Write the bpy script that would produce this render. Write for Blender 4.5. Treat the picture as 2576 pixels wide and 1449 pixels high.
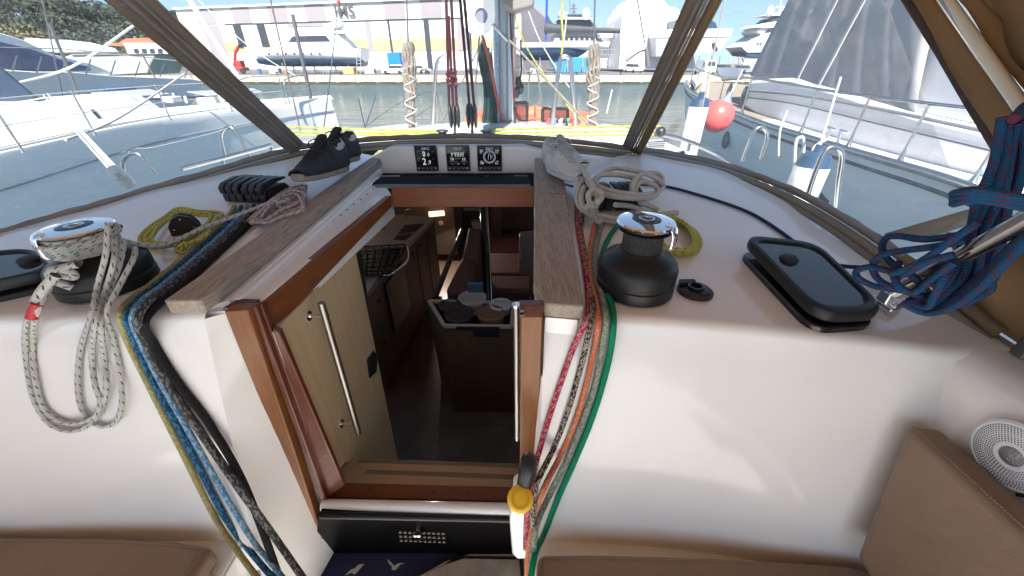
import bpy, bmesh, math, random
from mathutils import Vector, Matrix, noise
random.seed(7)
for o in list(bpy.data.objects): bpy.data.objects.remove(o)
S = bpy.context.scene; COL = S.collection
R = math.radians; PI = math.pi
# ---------------------------------------------------------------- camera, sky, sun, exposure
F = 930.0; PITCH = R(31.35); CP, SP = math.cos(PITCH), math.sin(PITCH)
cd = bpy.data.cameras.new("camera"); cam = bpy.data.objects.new("camera", cd); COL.objects.link(cam)
cam.location = (0, 0, 0); cam.rotation_euler = (PI/2-PITCH, 0, 0)
cd.sensor_width = 36; cd.lens = 36*F/2576; cd.clip_start = 0.02; cd.clip_end = 3000
S.camera = cam
W = bpy.data.worlds.new("World"); S.world = W; W.use_nodes = True
nt = W.node_tree; nt.nodes.clear()
sky = nt.nodes.new('ShaderNodeTexSky'); sky.sky_type = 'NISHITA'; sky.sun_disc = False
SUN_EL, SUN_AZ = R(47), R(182)          # azimuth clockwise from +Y
sky.sun_elevation = SUN_EL; sky.sun_rotation = SUN_AZ; sky.air_density = 1.0; sky.dust_density = 0.2; sky.ozone_density = 2.5
tc = nt.nodes.new('ShaderNodeTexCoord'); vm = nt.nodes.new('ShaderNodeVectorMath'); vm.operation = 'ADD'; vm.inputs[1].default_value = (0, 0, 0.22)
vn = nt.nodes.new('ShaderNodeVectorMath'); vn.operation = 'NORMALIZE'
bg = nt.nodes.new('ShaderNodeBackground'); bg.inputs[1].default_value = 0.10
wo = nt.nodes.new('ShaderNodeOutputWorld')
nt.links.new(tc.outputs['Generated'], vm.inputs[0]); nt.links.new(vm.outputs[0], vn.inputs[0]); nt.links.new(vn.outputs[0], sky.inputs[0])
wb = nt.nodes.new('ShaderNodeVectorMath'); wb.operation = 'MULTIPLY'; wb.inputs[1].default_value = (1.09, 1.0, .82)
nt.links.new(sky.outputs[0], wb.inputs[0]); nt.links.new(wb.outputs[0], bg.inputs[0]); nt.links.new(bg.outputs[0], wo.inputs[0])
sl = bpy.data.lights.new("sun", 'SUN'); sun = bpy.data.objects.new("sun", sl); COL.objects.link(sun)
sl.energy = 5.0; sl.angle = R(0.5); sl.color = (1, 0.955, 0.89)
SDIR = Vector((math.sin(SUN_AZ)*math.cos(SUN_EL), math.cos(SUN_AZ)*math.cos(SUN_EL), math.sin(SUN_EL)))
sun.rotation_euler = (-SDIR).to_track_quat('-Z', 'Y').to_euler()
S.view_settings.view_transform = 'Standard'; S.view_settings.look = 'None'; S.view_settings.exposure = 1.85; S.view_settings.gamma = 1
S.cycles.max_bounces = 9; S.cycles.transparent_max_bounces = 24; S.cycles.diffuse_bounces = 5
S.cycles.sample_clamp_indirect = 4.0
# ---------------------------------------------------------------- pixel rays (photo seen at 2576x1449) -> real points
def D(u, v):
    a = (u-1288)/F; b = (724.5-v)/F
    return Vector((a, CP+b*SP, -SP+b*CP))
def Z(u, v, z): d = D(u, v); return d*(z/d.z)
def Y(u, v, y): d = D(u, v); return d*(y/d.y)
def X(u, v, x): d = D(u, v); return d*(x/d.x)
def sm(a, b, x): t = min(1, max(0, (x-a)/(b-a))); return t*t*(3-2*t)
def clx(y): return -0.29+0.05*y
def rz(x, y):
    c = abs(x-clx(y)); z = -0.46+0.045*(min(y, 1.85)-0.66)-0.012*c*c
    z += 0.1*max(0, min(y, 1.85)-1.15)*sm(.42, .85, c)
    if c > 1.42: z -= min(.6, 1.6*(c-1.42)**2)
    return z
def hit(u, v, f, h=0):
    d = D(u, v); lo, hi = 0.3, 3.5; g = lambda t: d.z*t-(f(d.x*t, d.y*t)+h)
    t = lo
    while t < hi and g(t) > 0: t += .03
    if t >= hi: return d*hi
    lo, hi = t-.03, t
    for _ in range(40):
        m = (lo+hi)/2
        if g(m) > 0: lo = m
        else: hi = m
    return d*lo
def RF(u, v, h=0): return hit(u, v, rz, h)
# ---------------------------------------------------------------- mesh builder
def frames(pts, closed=False):
    n = len(pts); T = []
    for i in range(n):
        a = pts[i-1] if (i > 0 or closed) else pts[0]; b = pts[(i+1) % n] if (i < n-1 or closed) else pts[-1]
        t = (b-a); T.append(t.normalized() if t.length > 1e-9 else Vector((0, 0, 1)))
    up = Vector((0, 0, 1)) if abs(T[0].z) < .9 else Vector((1, 0, 0))
    N = (up-T[0]*up.dot(T[0])).normalized(); out = []
    for t in T:
        N = (N-t*N.dot(t)); N = N.normalized() if N.length > 1e-6 else t.orthogonal().normalized()
        out.append((t, N, t.cross(N)))
    return out
def spl(pts, n=8, closed=False):
    P = [Vector(p) for p in pts]; L = len(P); out = []
    if L < 3: return [P[0].lerp(P[1], i/n) for i in range(n+1)]
    for i in range(L if closed else L-1):
        if closed: a, b, c, d = P[i-1], P[i], P[(i+1) % L], P[(i+2) % L]
        else: a, b, c, d = P[max(i-1, 0)], P[i], P[i+1], P[min(i+2, L-1)]
        for k in range(n):
            t = k/n; out.append(0.5*((2*b)+(c-a)*t+(2*a-5*b+4*c-d)*t*t+(3*b-a-3*c+d)*t**3))
    if not closed: out.append(P[-1])
    return out
class MB:
    def __init__(s): s.v = []; s.f = []; s.uv = []
    def add(s, vs, fs, uvs=None):
        b = len(s.v); s.v += [Vector(p) for p in vs]
        for i, f in enumerate(fs):
            s.f.append([k+b for k in f]); s.uv.append(uvs[i] if uvs else None)
        return s
    def box(s, c, sz, M=None):
        c = Vector(c); vs = []
        for i in range(8):
            p = Vector(((i & 1)-.5, ((i >> 1) & 1)-.5, ((i >> 2) & 1)-.5)); p = Vector((p.x*sz[0], p.y*sz[1], p.z*sz[2]))
            vs.append(c+(M @ p if M else p))
        return s.add(vs, [(0, 2, 3, 1), (4, 5, 7, 6), (0, 1, 5, 4), (2, 6, 7, 3), (0, 4, 6, 2), (1, 3, 7, 5)])
    def bb(s, x0, x1, y0, y1, z0, z1): return s.box(((x0+x1)/2, (y0+y1)/2, (z0+z1)/2), (abs(x1-x0), abs(y1-y0), abs(z1-z0)))
    def prism(s, poly, vec):
        poly = [Vector(p) for p in poly]; vec = Vector(vec); n = len(poly)
        nn = Vector((0, 0, 0))
        for i in range(n): nn += poly[i].cross(poly[(i+1) % n])
        if nn.dot(vec) > 0: poly = poly[::-1]
        vs = poly+[p+vec for p in poly]
        fs = [tuple(range(n)), tuple(range(2*n-1, n-1, -1))]
        fs += [(i, i+n, (i+1) % n+n, (i+1) % n) for i in range(n)]
        return s.add(vs, fs)
    def bar(s, a, b, w, h, up=(0, 0, 1)):
        a = Vector(a); b = Vector(b); t = (b-a).normalized(); n = Vector(up); n = (n-t*n.dot(t)).normalized(); q = t.cross(n)
        vs = [p+q*sx*w/2+n*sy*h/2 for p in (a, b) for sx, sy in ((-1, -1), (1, -1), (1, 1), (-1, 1))]
        return s.add(vs, [(0, 3, 2, 1), (4, 5, 6, 7), (0, 1, 5, 4), (1, 2, 6, 5), (2, 3, 7, 6), (3, 0, 4, 7)])
    def tube(s, pts, r, seg=8, closed=False, caps=True, sq=None):
        pts = [Vector(p) for p in pts]; fr = frames(pts, closed); n = len(pts); vs = []; L = [0]
        for i in range(1, n): L.append(L[-1]+(pts[i]-pts[i-1]).length)
        L.append(L[-1]+(pts[0]-pts[-1]).length)
        for i, (t, N, B) in enumerate(fr):
            rr = r[i] if isinstance(r, (list, tuple)) else r
            for k in range(seg):
                a = 2*PI*k/seg; vs.append(pts[i]+(N*math.cos(a)*(sq[0] if sq else 1)+B*math.sin(a)*(sq[1] if sq else 1))*rr)
        fs = []; us = []
        for i in range(n if closed else n-1):
            j = (i+1) % n
            for k in range(seg):
                m = (k+1) % seg; fs.append((i*seg+k, i*seg+m, j*seg+m, j*seg+k))
                us.append([(L[i], k/seg), (L[i], (k+1)/seg), (L[i+1], (k+1)/seg), (L[i+1], k/seg)])
        if caps and not closed:
            fs.append(tuple(range(seg-1, -1, -1))); us.append(None); fs.append(tuple((n-1)*seg+k for k in range(seg))); us.append(None)
        return s.add(vs, fs, us)
    def lathe(s, prof, M=None, seg=32, a0=0, a1=2*PI):
        full = abs(a1-a0-2*PI) < 1e-6; m = seg if full else seg+1; vs = []
        for r, h in prof:
            for k in range(m):
                a = a0+(a1-a0)*k/seg; p = Vector((r*math.cos(a), r*math.sin(a), h)); vs.append(M @ p if M else p)
        fs = []
        for i in range(len(prof)-1):
            for k in range(seg):
                q = (k+1) % m; fs.append((i*m+k, i*m+q, (i+1)*m+q, (i+1)*m+k))
        if full:
            if prof[0][0] > 1e-5: fs.append(tuple(range(m-1, -1, -1)))
            if prof[-1][0] > 1e-5: fs.append(tuple((len(prof)-1)*m+k for k in range(m)))
        return s.add(vs, fs)
    def grid(s, G, flip=False, closed=False):
        n = len(G); m = len(G[0]); vs = [p for row in G for p in row]; fs = []; us = []
        for i in range(n-1):
            for j in range(m if closed else m-1):
                k = (j+1) % m; f = (i*m+j, i*m+k, (i+1)*m+k, (i+1)*m+j); fs.append(f[::-1] if flip else f)
        return s.add(vs, fs)
    def ball(s, c, r, n=10, m=16, sz=(1, 1, 1)):
        c = Vector(c)
        return s.grid([[c+Vector((math.sin(PI*i/n)*math.cos(2*PI*j/m)*r*sz[0], math.sin(PI*i/n)*math.sin(2*PI*j/m)*r*sz[1], -math.cos(PI*i/n)*r*sz[2])) for j in range(m)] for i in range(n+1)], closed=True)
    def build(s, name, mat, parent=None, bevel=0, smooth=True, sub=0, solid=0, seg=2, ang=38, weld=False):
        vs = s.v; lo = Vector((min(p.x for p in vs), min(p.y for p in vs), min(p.z for p in vs))); hi = Vector((max(p.x for p in vs), max(p.y for p in vs), max(p.z for p in vs)))
        o = Vector(((lo.x+hi.x)/2, (lo.y+hi.y)/2, lo.z)); me = bpy.data.meshes.new(name)
        me.from_pydata([p-o for p in vs], [], s.f)
        if any(u for u in s.uv):
            ul = me.uv_layers.new(name="UVMap").data; k = 0
            for f, u in zip(s.f, s.uv):
                for i in range(len(f)):
                    ul[k].uv = u[i] if u else (0, 0); k += 1
        if weld:
            bm = bmesh.new(); bm.from_mesh(me); bmesh.ops.remove_doubles(bm, verts=bm.verts, dist=1e-4); bm.to_mesh(me); bm.free()
        if smooth: me.shade_smooth(); me.set_sharp_from_angle(angle=R(ang))
        me.materials.append(mat)
        ob = bpy.data.objects.new(name, me); COL.objects.link(ob)
        if parent: ob.parent = parent; ob.location = o-parent.location
        else: ob.location = o
        if solid: m = ob.modifiers.new("t", 'SOLIDIFY'); m.thickness = solid; m.offset = -1
        if bevel: m = ob.modifiers.new("b", 'BEVEL'); m.width = bevel; m.segments = seg; m.limit_method = 'ANGLE'; m.angle_limit = R(35); m.harden_normals = False
        if sub: m = ob.modifiers.new("s", 'SUBSURF'); m.levels = sub; m.render_levels = sub
        return ob
def tag(o, label, cat, group=None, kind=None):
    o["label"] = label; o["category"] = cat
    if group: o["group"] = group
    if kind: o["kind"] = kind
    return o
def thing(name, label, cat, loc=(0, 0, 0), group=None):
    o = bpy.data.objects.new(name, None); o.empty_display_size = .1; COL.objects.link(o); o.location = Vector(loc); return tag(o, label, cat, group)
def struct(o, label=None):
    o["kind"] = "structure"
    if label: o["label"] = label
    return o
def copytree(o, loc, label, rotz=None, scale=None):
    c = o.copy(); COL.objects.link(c); c.location = loc; c["label"] = label
    if rotz is not None: c.rotation_euler[2] = rotz
    if scale: c.scale = scale
    for ch in list(o.children):
        d = ch.copy(); COL.objects.link(d); d.parent = c
        for g in list(ch.children):
            e = g.copy(); COL.objects.link(e); e.parent = d
    return c
def text(name, s, size, mat, loc, M, parent=None, ext=.0005, align='CENTER', sx=1, off=0.0, shear=0):
    cu = bpy.data.curves.new(name, 'FONT'); cu.body = s; cu.size = size; cu.extrude = ext; cu.align_x = align; cu.align_y = 'CENTER'; cu.offset = off; cu.shear = shear
    t = bpy.data.objects.new(name, cu); COL.objects.link(t); bpy.context.view_layer.update()
    me = bpy.data.meshes.new_from_object(t); bpy.data.objects.remove(t)
    for v in me.vertices: v.co = (M @ Vector((v.co.x*sx, v.co.y, v.co.z)))
    me.materials.clear(); me.materials.append(mat)
    o = bpy.data.objects.new(name, me); COL.objects.link(o); loc = Vector(loc)
    if parent: o.parent = parent; o.location = loc-parent.location
    else: o.location = loc
    return o
# ---------------------------------------------------------------- materials
class G:
    def __init__(s, m): s.t = m.node_tree; s.n = s.t.nodes; s.l = s.t.links
    def N(s, ty, **k):
        n = s.n.new(ty)
        for a, b in k.items(): setattr(n, a, b)
        return n
    def L(s, a, b): s.l.new(a, b)
    def M(s, op, a, b=None, c=None):
        n = s.n.new('ShaderNodeMath'); n.operation = op
        for i, x in enumerate((a, b, c)):
            if x is None: continue
            if isinstance(x, (int, float)): n.inputs[i].default_value = x
            else: s.l.new(x, n.inputs[i])
        return n.outputs[0]
    def mix(s, f, a, b):
        n = s.n.new('ShaderNodeMix'); n.data_type = 'RGBA'
        for i, x in ((0, f), (6, a), (7, b)):
            if isinstance(x, (int, float)): n.inputs[i].default_value = x
            elif isinstance(x, (tuple, list)): n.inputs[i].default_value = (*x[:3], 1)
            else: s.l.new(x, n.inputs[i])
        return n.outputs[2]
    def noise(s, vec, sc, det=3, ro=.55):
        n = s.N('ShaderNodeTexNoise'); n.inputs['Scale'].default_value = sc; n.inputs['Detail'].default_value = det; n.inputs['Roughness'].default_value = ro
        if vec is not None: s.L(vec, n.inputs['Vector'])
        return n.outputs['Fac']
    def obj(s, sc=(1, 1, 1), rot=(0, 0, 0)):
        t = s.N('ShaderNodeTexCoord'); m = s.N('ShaderNodeMapping'); m.inputs['Scale'].default_value = sc; m.inputs['Rotation'].default_value = rot
        s.L(t.outputs['Object'], m.inputs['Vector']); return m.outputs[0]
    def bump(s, h, st, dist=.01):
        b = s.N('ShaderNodeBump'); b.inputs['Strength'].default_value = st; b.inputs['Distance'].default_value = dist; s.L(h, b.inputs['Height']); return b.outputs[0]
def new(name):
    m = bpy.data.materials.new(name); m.use_nodes = True; g = G(m); p = g.n['Principled BSDF']; return m, g, p
def pm(name, col, rough=.5, metal=0, var=0, vs=4, bump=0, bs=60, spec=.5, emit=None, es=1, rvar=0, coat=0):
    m, g, p = new(name); p.inputs['Base Color'].default_value = (*col, 1); p.inputs['Roughness'].default_value = rough; p.inputs['Metallic'].default_value = metal
    p.inputs['Specular IOR Level'].default_value = spec; p.inputs['Coat Weight'].default_value = coat
    if var:
        f = g.noise(g.obj(), vs, 4); f = g.M('MULTIPLY_ADD', f, 2.4, -.7)
        n = g.mix(f, tuple(c*(1-var) for c in col), tuple(min(1, c*(1+var)) for c in col)); g.L(n, p.inputs['Base Color'])
    if rvar:
        f = g.noise(g.obj(), vs*1.7, 4); g.L(g.M('MULTIPLY_ADD', f, rvar*2, rough-rvar), p.inputs['Roughness'])
    if bump: g.L(g.bump(g.noise(g.obj(), bs, 3), bump), p.inputs['Normal'])
    if emit: p.inputs['Emission Color'].default_value = (*emit, 1); p.inputs['Emission Strength'].default_value = es
    return m
def wood(name, c1, c2, sc, rough=.4, bump=.15, streak=0, rot=(0, 0, 0), coat=0, c3=None):
    m, g, p = new(name); v = g.obj(sc, rot); a = g.noise(v, 1, 6, .62); b = g.noise(g.obj(tuple(x*3.3 for x in sc), rot), 1, 3)
    f = g.M('MULTIPLY_ADD', a, 1.8, -.4); col = g.mix(f, c1, c2)
    k = g.M('GREATER_THAN', b, .56) if streak else g.M('MULTIPLY', b, .35)
    col = g.mix(g.M('MULTIPLY', k, streak) if streak else k, col, c3 or tuple(x*.45 for x in c1))
    g.L(col, p.inputs['Base Color']); p.inputs['Roughness'].default_value = rough; p.inputs['Specular IOR Level'].default_value = .3; p.inputs['Coat Weight'].default_value = coat; p.inputs['Coat Roughness'].default_value = .15
    g.L(g.bump(g.M('ADD', a, b), bump, .002), p.inputs['Normal']); return m
def ropem(name, base, fleck=None, p_=0, tracer=None, r=.006, L=.05, n=10, duty=.28, rough=.85):
    m, g, p = new(name); uv = g.N('ShaderNodeUVMap'); sp = g.N('ShaderNodeSeparateXYZ'); g.L(uv.outputs[0], sp.inputs[0]); U, V = sp.outputs[0], sp.outputs[1]
    a = g.M('ADD', g.M('MULTIPLY', V, n), g.M('DIVIDE', U, 1.5*r)); b = g.M('SUBTRACT', g.M('MULTIPLY', V, n), g.M('DIVIDE', U, 1.5*r))
    cv = g.N('ShaderNodeCombineXYZ'); g.L(g.M('FLOOR', a), cv.inputs[0]); g.L(g.M('FLOOR', b), cv.inputs[1])
    w = g.N('ShaderNodeTexWhiteNoise'); w.noise_dimensions = '2D'; g.L(cv.outputs[0], w.inputs['Vector'])
    col = g.mix(g.M('MULTIPLY', w.outputs['Value'], .3), base, tuple(x*.55 for x in base))
    if fleck: col = g.mix(g.M('LESS_THAN', w.outputs['Value'], p_), col, fleck)
    if tracer:
        t1 = g.M('LESS_THAN', g.M('FRACT', g.M('ADD', g.M('DIVIDE', U, L), g.M('MULTIPLY', V, 1.0))), duty)
        t2 = g.M('LESS_THAN', g.M('FRACT', g.M('ADD', g.M('MULTIPLY', V, 5), g.M('DIVIDE', U, L*.9))), .36)
        col = g.mix(g.M('MULTIPLY', t1, t2), col, tracer)
    dirt = g.noise(g.obj(), 14, 3); col = g.mix(g.M('MULTIPLY', dirt, .3), col, tuple(x*.5 for x in base))
    g.L(col, p.inputs['Base Color']); p.inputs['Roughness'].default_value = rough; p.inputs['Specular IOR Level'].default_value = .25
    h = g.M('MULTIPLY', g.M('SINE', g.M('MULTIPLY', a, 2*PI)), g.M('SINE', g.M('MULTIPLY', b, 2*PI)))
    g.L(g.bump(h, .6, r*.25), p.inputs['Normal']); return m
def rope(name, pts, r, mat, label=None, cat='rope', parent=None, group=None, n=8, closed=False, seg=10):
    P = spl(pts, n, closed); o = MB().tube(P, r, seg, closed).build(name, mat, parent)
    if label: tag(o, label, cat, group)
    return o
gel = pm("gelcoat", (.79, .77, .735), .11, var=.035, vs=3, rvar=.05, bump=.02, bs=4)
gel2 = pm("gelcoat_nonskid", (.74, .73, .71), .45, bump=.2, bs=300)
white = pm("white_paint", (.8, .8, .8), .3, var=.03)
chrome = pm("chrome", (.85, .85, .86), .06, 1)
steel = pm("stainless_steel", (.50, .49, .48), .22, 1, var=.05, rvar=.06)
steeld = pm("brushed_steel_dark", (.30, .275, .25), .36, 1, var=.08)
blk = pm("black_plastic", (.018, .018, .02), .38, bump=.1, bs=400)
blkg = pm("black_gloss", (.012, .012, .014), .13)
blkm = pm("black_anodised", (.012, .012, .013), .42, var=.1, bump=.05, bs=200, spec=.32)
rubber = pm("rubber", (.025, .025, .027), .65, bump=.2, bs=200)
teak = wood("weathered_teak", (.41, .345, .28), (.29, .24, .19), (90, 4, 90), .75, .5, .4, c3=(.10, .08, .07))
teake = wood("teak_edge", (.23, .17, .11), (.17, .12, .08), (30, 5, 60), .7, .4)
maho = wood("varnished_mahogany", (.23, .072, .020), (.12, .035, .010), (8, 8, 60), .38, .05, coat=.25, rot=(0, 0, 0))
mahoy = wood("varnished_mahogany_fore", (.24, .075, .020), (.13, .036, .010), (60, 6, 60), .38, .05, coat=.2)
mahox = wood("varnished_mahogany_cross", (.23, .072, .020), (.12, .035, .011), (4, 50, 50), .42, .1, coat=0)
ipost = wood("oiled_teak_post", (.27, .10, .028), (.16, .055, .016), (70, 70, 4), .42, .1, coat=.25)
mahov = wood("varnished_mahogany_upright", (.15, .035, .014), (.08, .02, .01), (70, 70, 4), .35, .1, coat=.4)
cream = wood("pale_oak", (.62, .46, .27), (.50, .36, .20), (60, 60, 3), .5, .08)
stepw = wood("blond_step", (.42, .27, .14), (.30, .185, .10), (4, 60, 60), .4, .05)
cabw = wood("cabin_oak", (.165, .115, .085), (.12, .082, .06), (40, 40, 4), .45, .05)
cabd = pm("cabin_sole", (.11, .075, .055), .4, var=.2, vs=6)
# ================================================================ water, quay, sky things come later; own boat first
WZ, QZ = -3.1, -1.8
boat = thing('sailing_yacht', 'white sailing yacht seen from its own cockpit, with open companionway', 'sailboat', (0, 0, WZ))
# coachroof, left and right of the companionway
def ledge(side):
    if side < 0: px = [(507, 792), (400, 797), (200, 800), (0, 806), (-200, 815)]
    else: px = [(1366, 795), (1500, 802), (1717, 813), (1900, 828), (2084, 850), (2240, 866), (2384, 886)]
    return [RF(u, v) for u, v in px]
EDGE = {s: ledge(s) for s in (-1, 1)}
def lerpx(E, x):
    E = sorted(E, key=lambda p: p.x)
    if x <= E[0].x: return E[0].y
    for a, b in zip(E, E[1:]):
        if a.x <= x <= b.x: return a.y+(b.y-a.y)*(x-a.x)/(b.x-a.x)
    return E[-1].y
SL = {-1: .30, 1: .29}
FR = .026   # radius of the rounded aft edge
BZ = -1.05  # bench level
def aft(side, x):
    return lerpx(EDGE[side], x)
HMX = {-1: [(-1.78, .2), (-1.70, 1.0), (-1.67, 1.09), (-1.51, 1.276), (-1.30, 1.50), (-1.14, 1.67), (-1.04, 1.78), (-.86, 1.95)], 1: [(1.15, .2), (1.12, .6), (1.08, .9), (1.07, 1.1), (1.075, 1.31), (1.0, 1.47), (.915, 1.62), (.66, 1.80), (.5, 1.95)]}
def hemx(side, y):
    L = HMX[side]
    for (xa, ya), (xb, yb) in zip(L, L[1:]):
        if ya <= y <= yb: return xa+(xb-xa)*(y-ya)/(yb-ya)
    return L[-1][0] if y > 1 else L[0][0]
for side in (-1, 1):
    inner = EDGE[side][0].x; outer = -1.75 if side < 0 else 1.15
    xs = [inner+(outer-inner)*i/40 for i in range(41)]
    Gd = []
    for x in xs:
        ya = aft(side, x); col = []
        for k in range(36):
            y = 1.95-(1.95-ya-FR)*k/35; xx = x if side < 0 else x
            if side > 0: xx = x+.05*(y-.6)
            hl = hemx(side, y); xx = max(xx, hl) if side < 0 else min(xx, hl)
            col.append(Vector((xx, y, rz(xx, y))))
        tx, ty = col[-1].x, ya
        slope = SL[side]
        for a in range(1, 7):
            th = a/6*(PI/2-math.atan(slope)); zz = rz(x, ya+FR)
            col.append(Vector((x, ya+FR-FR*math.sin(th), zz-FR+FR*math.cos(th))))
        last = col[-1]
        for k in range(1, 9):
            z = last.z+(BZ-.1-last.z)*k/8; col.append(Vector((x, last.y-slope*(last.z-z), z)))
        Gd.append(col)
    MB().grid(Gd, flip=(side > 0)).build('coachroof' if side < 0 else 'coachroof', gel, boat, ang=60)
def bulky(side, x, z):       # y of the slanted bulkhead face
    ya = aft(side, x); return ya-SL[side]*(rz(x, ya)-FR*.6-z)
def BK(u, v, side, off=0):
    d = D(u, v); lo, hi = .2, 3
    for _ in range(40):
        m = (lo+hi)/2; p = d*m
        if p.y < bulky(side, p.x, p.z)-off: lo = m
        else: hi = m
    return d*lo
# inner cheeks of the companionway (from the bulkhead corner to the jamb)
def cheek(side, jx, jy0, jy1):
    E0 = EDGE[side][0]; Gd = []
    for k in range(13):
        z = rz(E0.x, E0.y)-.012+(-1.42+.46)*k/12; cy = bulky(side, E0.x, max(z, -1.42)); jy = jy0+(jy1-jy0)*k/12
        a = Vector((E0.x, cy, z)); b = Vector((jx, jy, z)); c = a-Vector((side*-.0, 0, 0))
        Gd.append([a, a.lerp(b, .04)+Vector((0, -.0, 0)), a.lerp(b, .5), b])
    MB().grid(Gd, flip=side > 0).build('companionway_cheek', gel, boat, ang=30)
cheek(-1, -.60, .70, .66); cheek(1, .035, .68, .62)
# bulkhead under the bench level, bench tops, bench inner sides and the sole
m = MB(); m.bb(-2.1, -.70, -2.2, .52, BZ-.02, BZ); m.build('bench_seat', gel, boat, bevel=.01)
m = MB(); m.bb(.055, 1.2, -2.2, .52, BZ-.02, BZ); m.build('bench_seat', gel, boat, bevel=.01)
m = MB(); m.bb(-.72, -.70, -2.2, .60, -1.45, BZ-.021); m.build('bench_side', gel, boat)
m = MB(); m.bb(.055, .075, -2.2, .60, -1.45, BZ-.021); m.build('bench_side', gel, boat)
m = MB(); m.bb(-.70, .055, -2.4, .75, -1.47, -1.45); m.build('cockpit_sole', gel2, boat)
m = MB(); m.bb(-.70, .055, -2.4, -2.2, -1.45, -.9); m.build('transom', gel, boat)
# coaming and side decks
m = MB(); G2 = []
for k in range(13):
    y = .62-2.8*k/12; x0 = .862+.06*min(1, k/4)
    G2.append([Vector((x0+.02, y, BZ)), Vector((x0, y, -.56)), Vector((x0+.01, y, -.505)), Vector((x0+.05, y, -.482)), Vector((1.12, y, -.50)), Vector((1.2, y, -.56)), Vector((1.28, y, -1.0))])
m.grid(G2).build('coaming', gel, boat, ang=50)
m = MB(); G2 = []
for k in range(13):
    y = .72-2.9*k/12; G2.append([Vector((-1.45, y, BZ)), Vector((-1.42, y, -.56)), Vector((-1.5, y, -.5)), Vector((-1.8, y, -.52)), Vector((-1.9, y, -1.0))])
m.grid(G2, flip=True).build('coaming', gel, boat, ang=50)
# hull: side decks forward of the cockpit, topsides, bow
def hw(y): # half width of deck from centreline
    t = max(0, min(1, (y+3)/14)); return 2.05*(1-max(0, (t-.35)/.65)**2.1)
def sheer(y): return -1.05
Gd = []
for k in range(41):
    y = -2.6+13.6*k/40; w = hw(y)*.985 if k < 40 else .02; s = sheer(y); c = clx(y)
    Gd.append([Vector((c-w*.8, y, WZ-.4)), Vector((c-w*.97, y, WZ+.5)), Vector((c-w, y, s-.25)), Vector((c-w, y, s)), Vector((c-w+.04, y, s+.03)), Vector((c-w+.08, y, s)), Vector((c-.02, y, s+.045)), Vector((c+w-.08, y, s)), Vector((c+w-.04, y, s+.03)), Vector((c+w, y, s)), Vector((c+w, y, s-.25)), Vector((c+w*.97, y, WZ+.5)), Vector((c+w*.8, y, WZ-.4))])
# deck opening over the cabin and cockpit: leave out the deck quads there
m = MB(); vs = [p for r in Gd for p in r]; n = 13; fs = []
for i in range(40):
    for j in range(12):
        ya = Gd[i][0].y; yb = Gd[i+1][0].y
        if j in (5, 6) and yb < 5.2: continue
        fs.append((i*n+j, (i+1)*n+j, (i+1)*n+j+1, i*n+j+1))
m.add(vs, fs); m.build('hull', gel, boat, ang=40)
# side decks beside the coachroof and the roof forward of the sprayhood
Gd = []
for k in range(41):
    y = -2.4+8.9*k/40; c = clx(y); w = hw(y)*.985-.07; s = sheer(y)
    f = 1-sm(4.6, 5.8, y); hwf = min(1.15, w-.25)*(.35+.65*f) if y > 4.6 else (1.42 if y < 1.88 else 1.15)
    hwf = min(hwf, w-.3); zt = -.365-.045*max(0, y-1.9)**1.5; zt = s+(zt-s)*f
    row = [Vector((c-w, y, s+.001))]
    row.append(Vector((c-hwf-.1, y, s+.02)))
    if y < 1.88: # cut under the sprayhood: only side deck
        row += [Vector((c-hwf-.05, y, s+.1))]*2+[Vector((c-hwf-.05, y, s+.12))]*6
        Gd.append(('cut', row, [Vector((2*c-p.x, p.y, p.z)) for p in row][::-1])); continue
    full = row+[Vector((c-hwf, y, zt-.1)), Vector((c-hwf+.05, y, zt-.03))]+[Vector((c-hwf+.1+(hwf-.1)*2*q/8, y, zt-.04*(1-(1-abs(q-4)/4)**.5)*0-.05*((q-4)/4)**2)) for q in range(9)]
    full += [Vector((2*c-row[i].x if False else c+(c-p.x), p.y, p.z)) for i, p in enumerate([Vector((c-hwf+.05, y, zt-.03)), Vector((c-hwf, y, zt-.1)), row[1], row[0]])]
    Gd.append(('full', full, None))
ful = [g[1] for g in Gd if g[0] == 'full']; MB().grid(ful, flip=True).build('foredeck', gel, boat, ang=50)
cl = [g[1][:3] for g in Gd if g[0] == 'cut']; cr = [g[2][-3:] for g in Gd if g[0] == 'cut']
MB().grid(cl, flip=True).grid(cr, flip=True).build('side_deck', gel2, boat)
# --- companionway: raised rails, lintel, hatch garage
def zp(x, y): return -.425+.0455*(y-.66)
def pad(px, lab, mat=teak):
    top = [hit(u, v, zp) for u, v in px]; m = MB(); m.prism([p for p in top], (0, 0, -.034))
    o = m.build('teak_pad', mat, None, bevel=.004); return tag(o, lab, 'teak step pad')
pad([(410, 756), (503, 755), (548, 722), (957, 398), (935, 394)], 'weathered teak pad left of the companionway, dark sneakers on its far end')
# right pad in two boards with a seam
pr = [hit(u, v, zp) for u, v in [(1343, 710), (1369, 763), (1470, 770), (1425, 487), (1345, 487)]]
pf = [hit(u, v, zp) for u, v in [(1345, 485), (1425, 485), (1408, 394), (1345, 394)]]
rt = thing('teak_pad', 'weathered grey teak pad right of the companionway, white trainers on its far end', 'teak step pad', pr[0]+Vector((0, 0, -.035)))
MB().prism(pr, (0, 0, -.034)).build('board', teak, rt, bevel=.004); MB().prism(pf, (0, 0, -.034)).build('board', teak, rt, bevel=.003)
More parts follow.
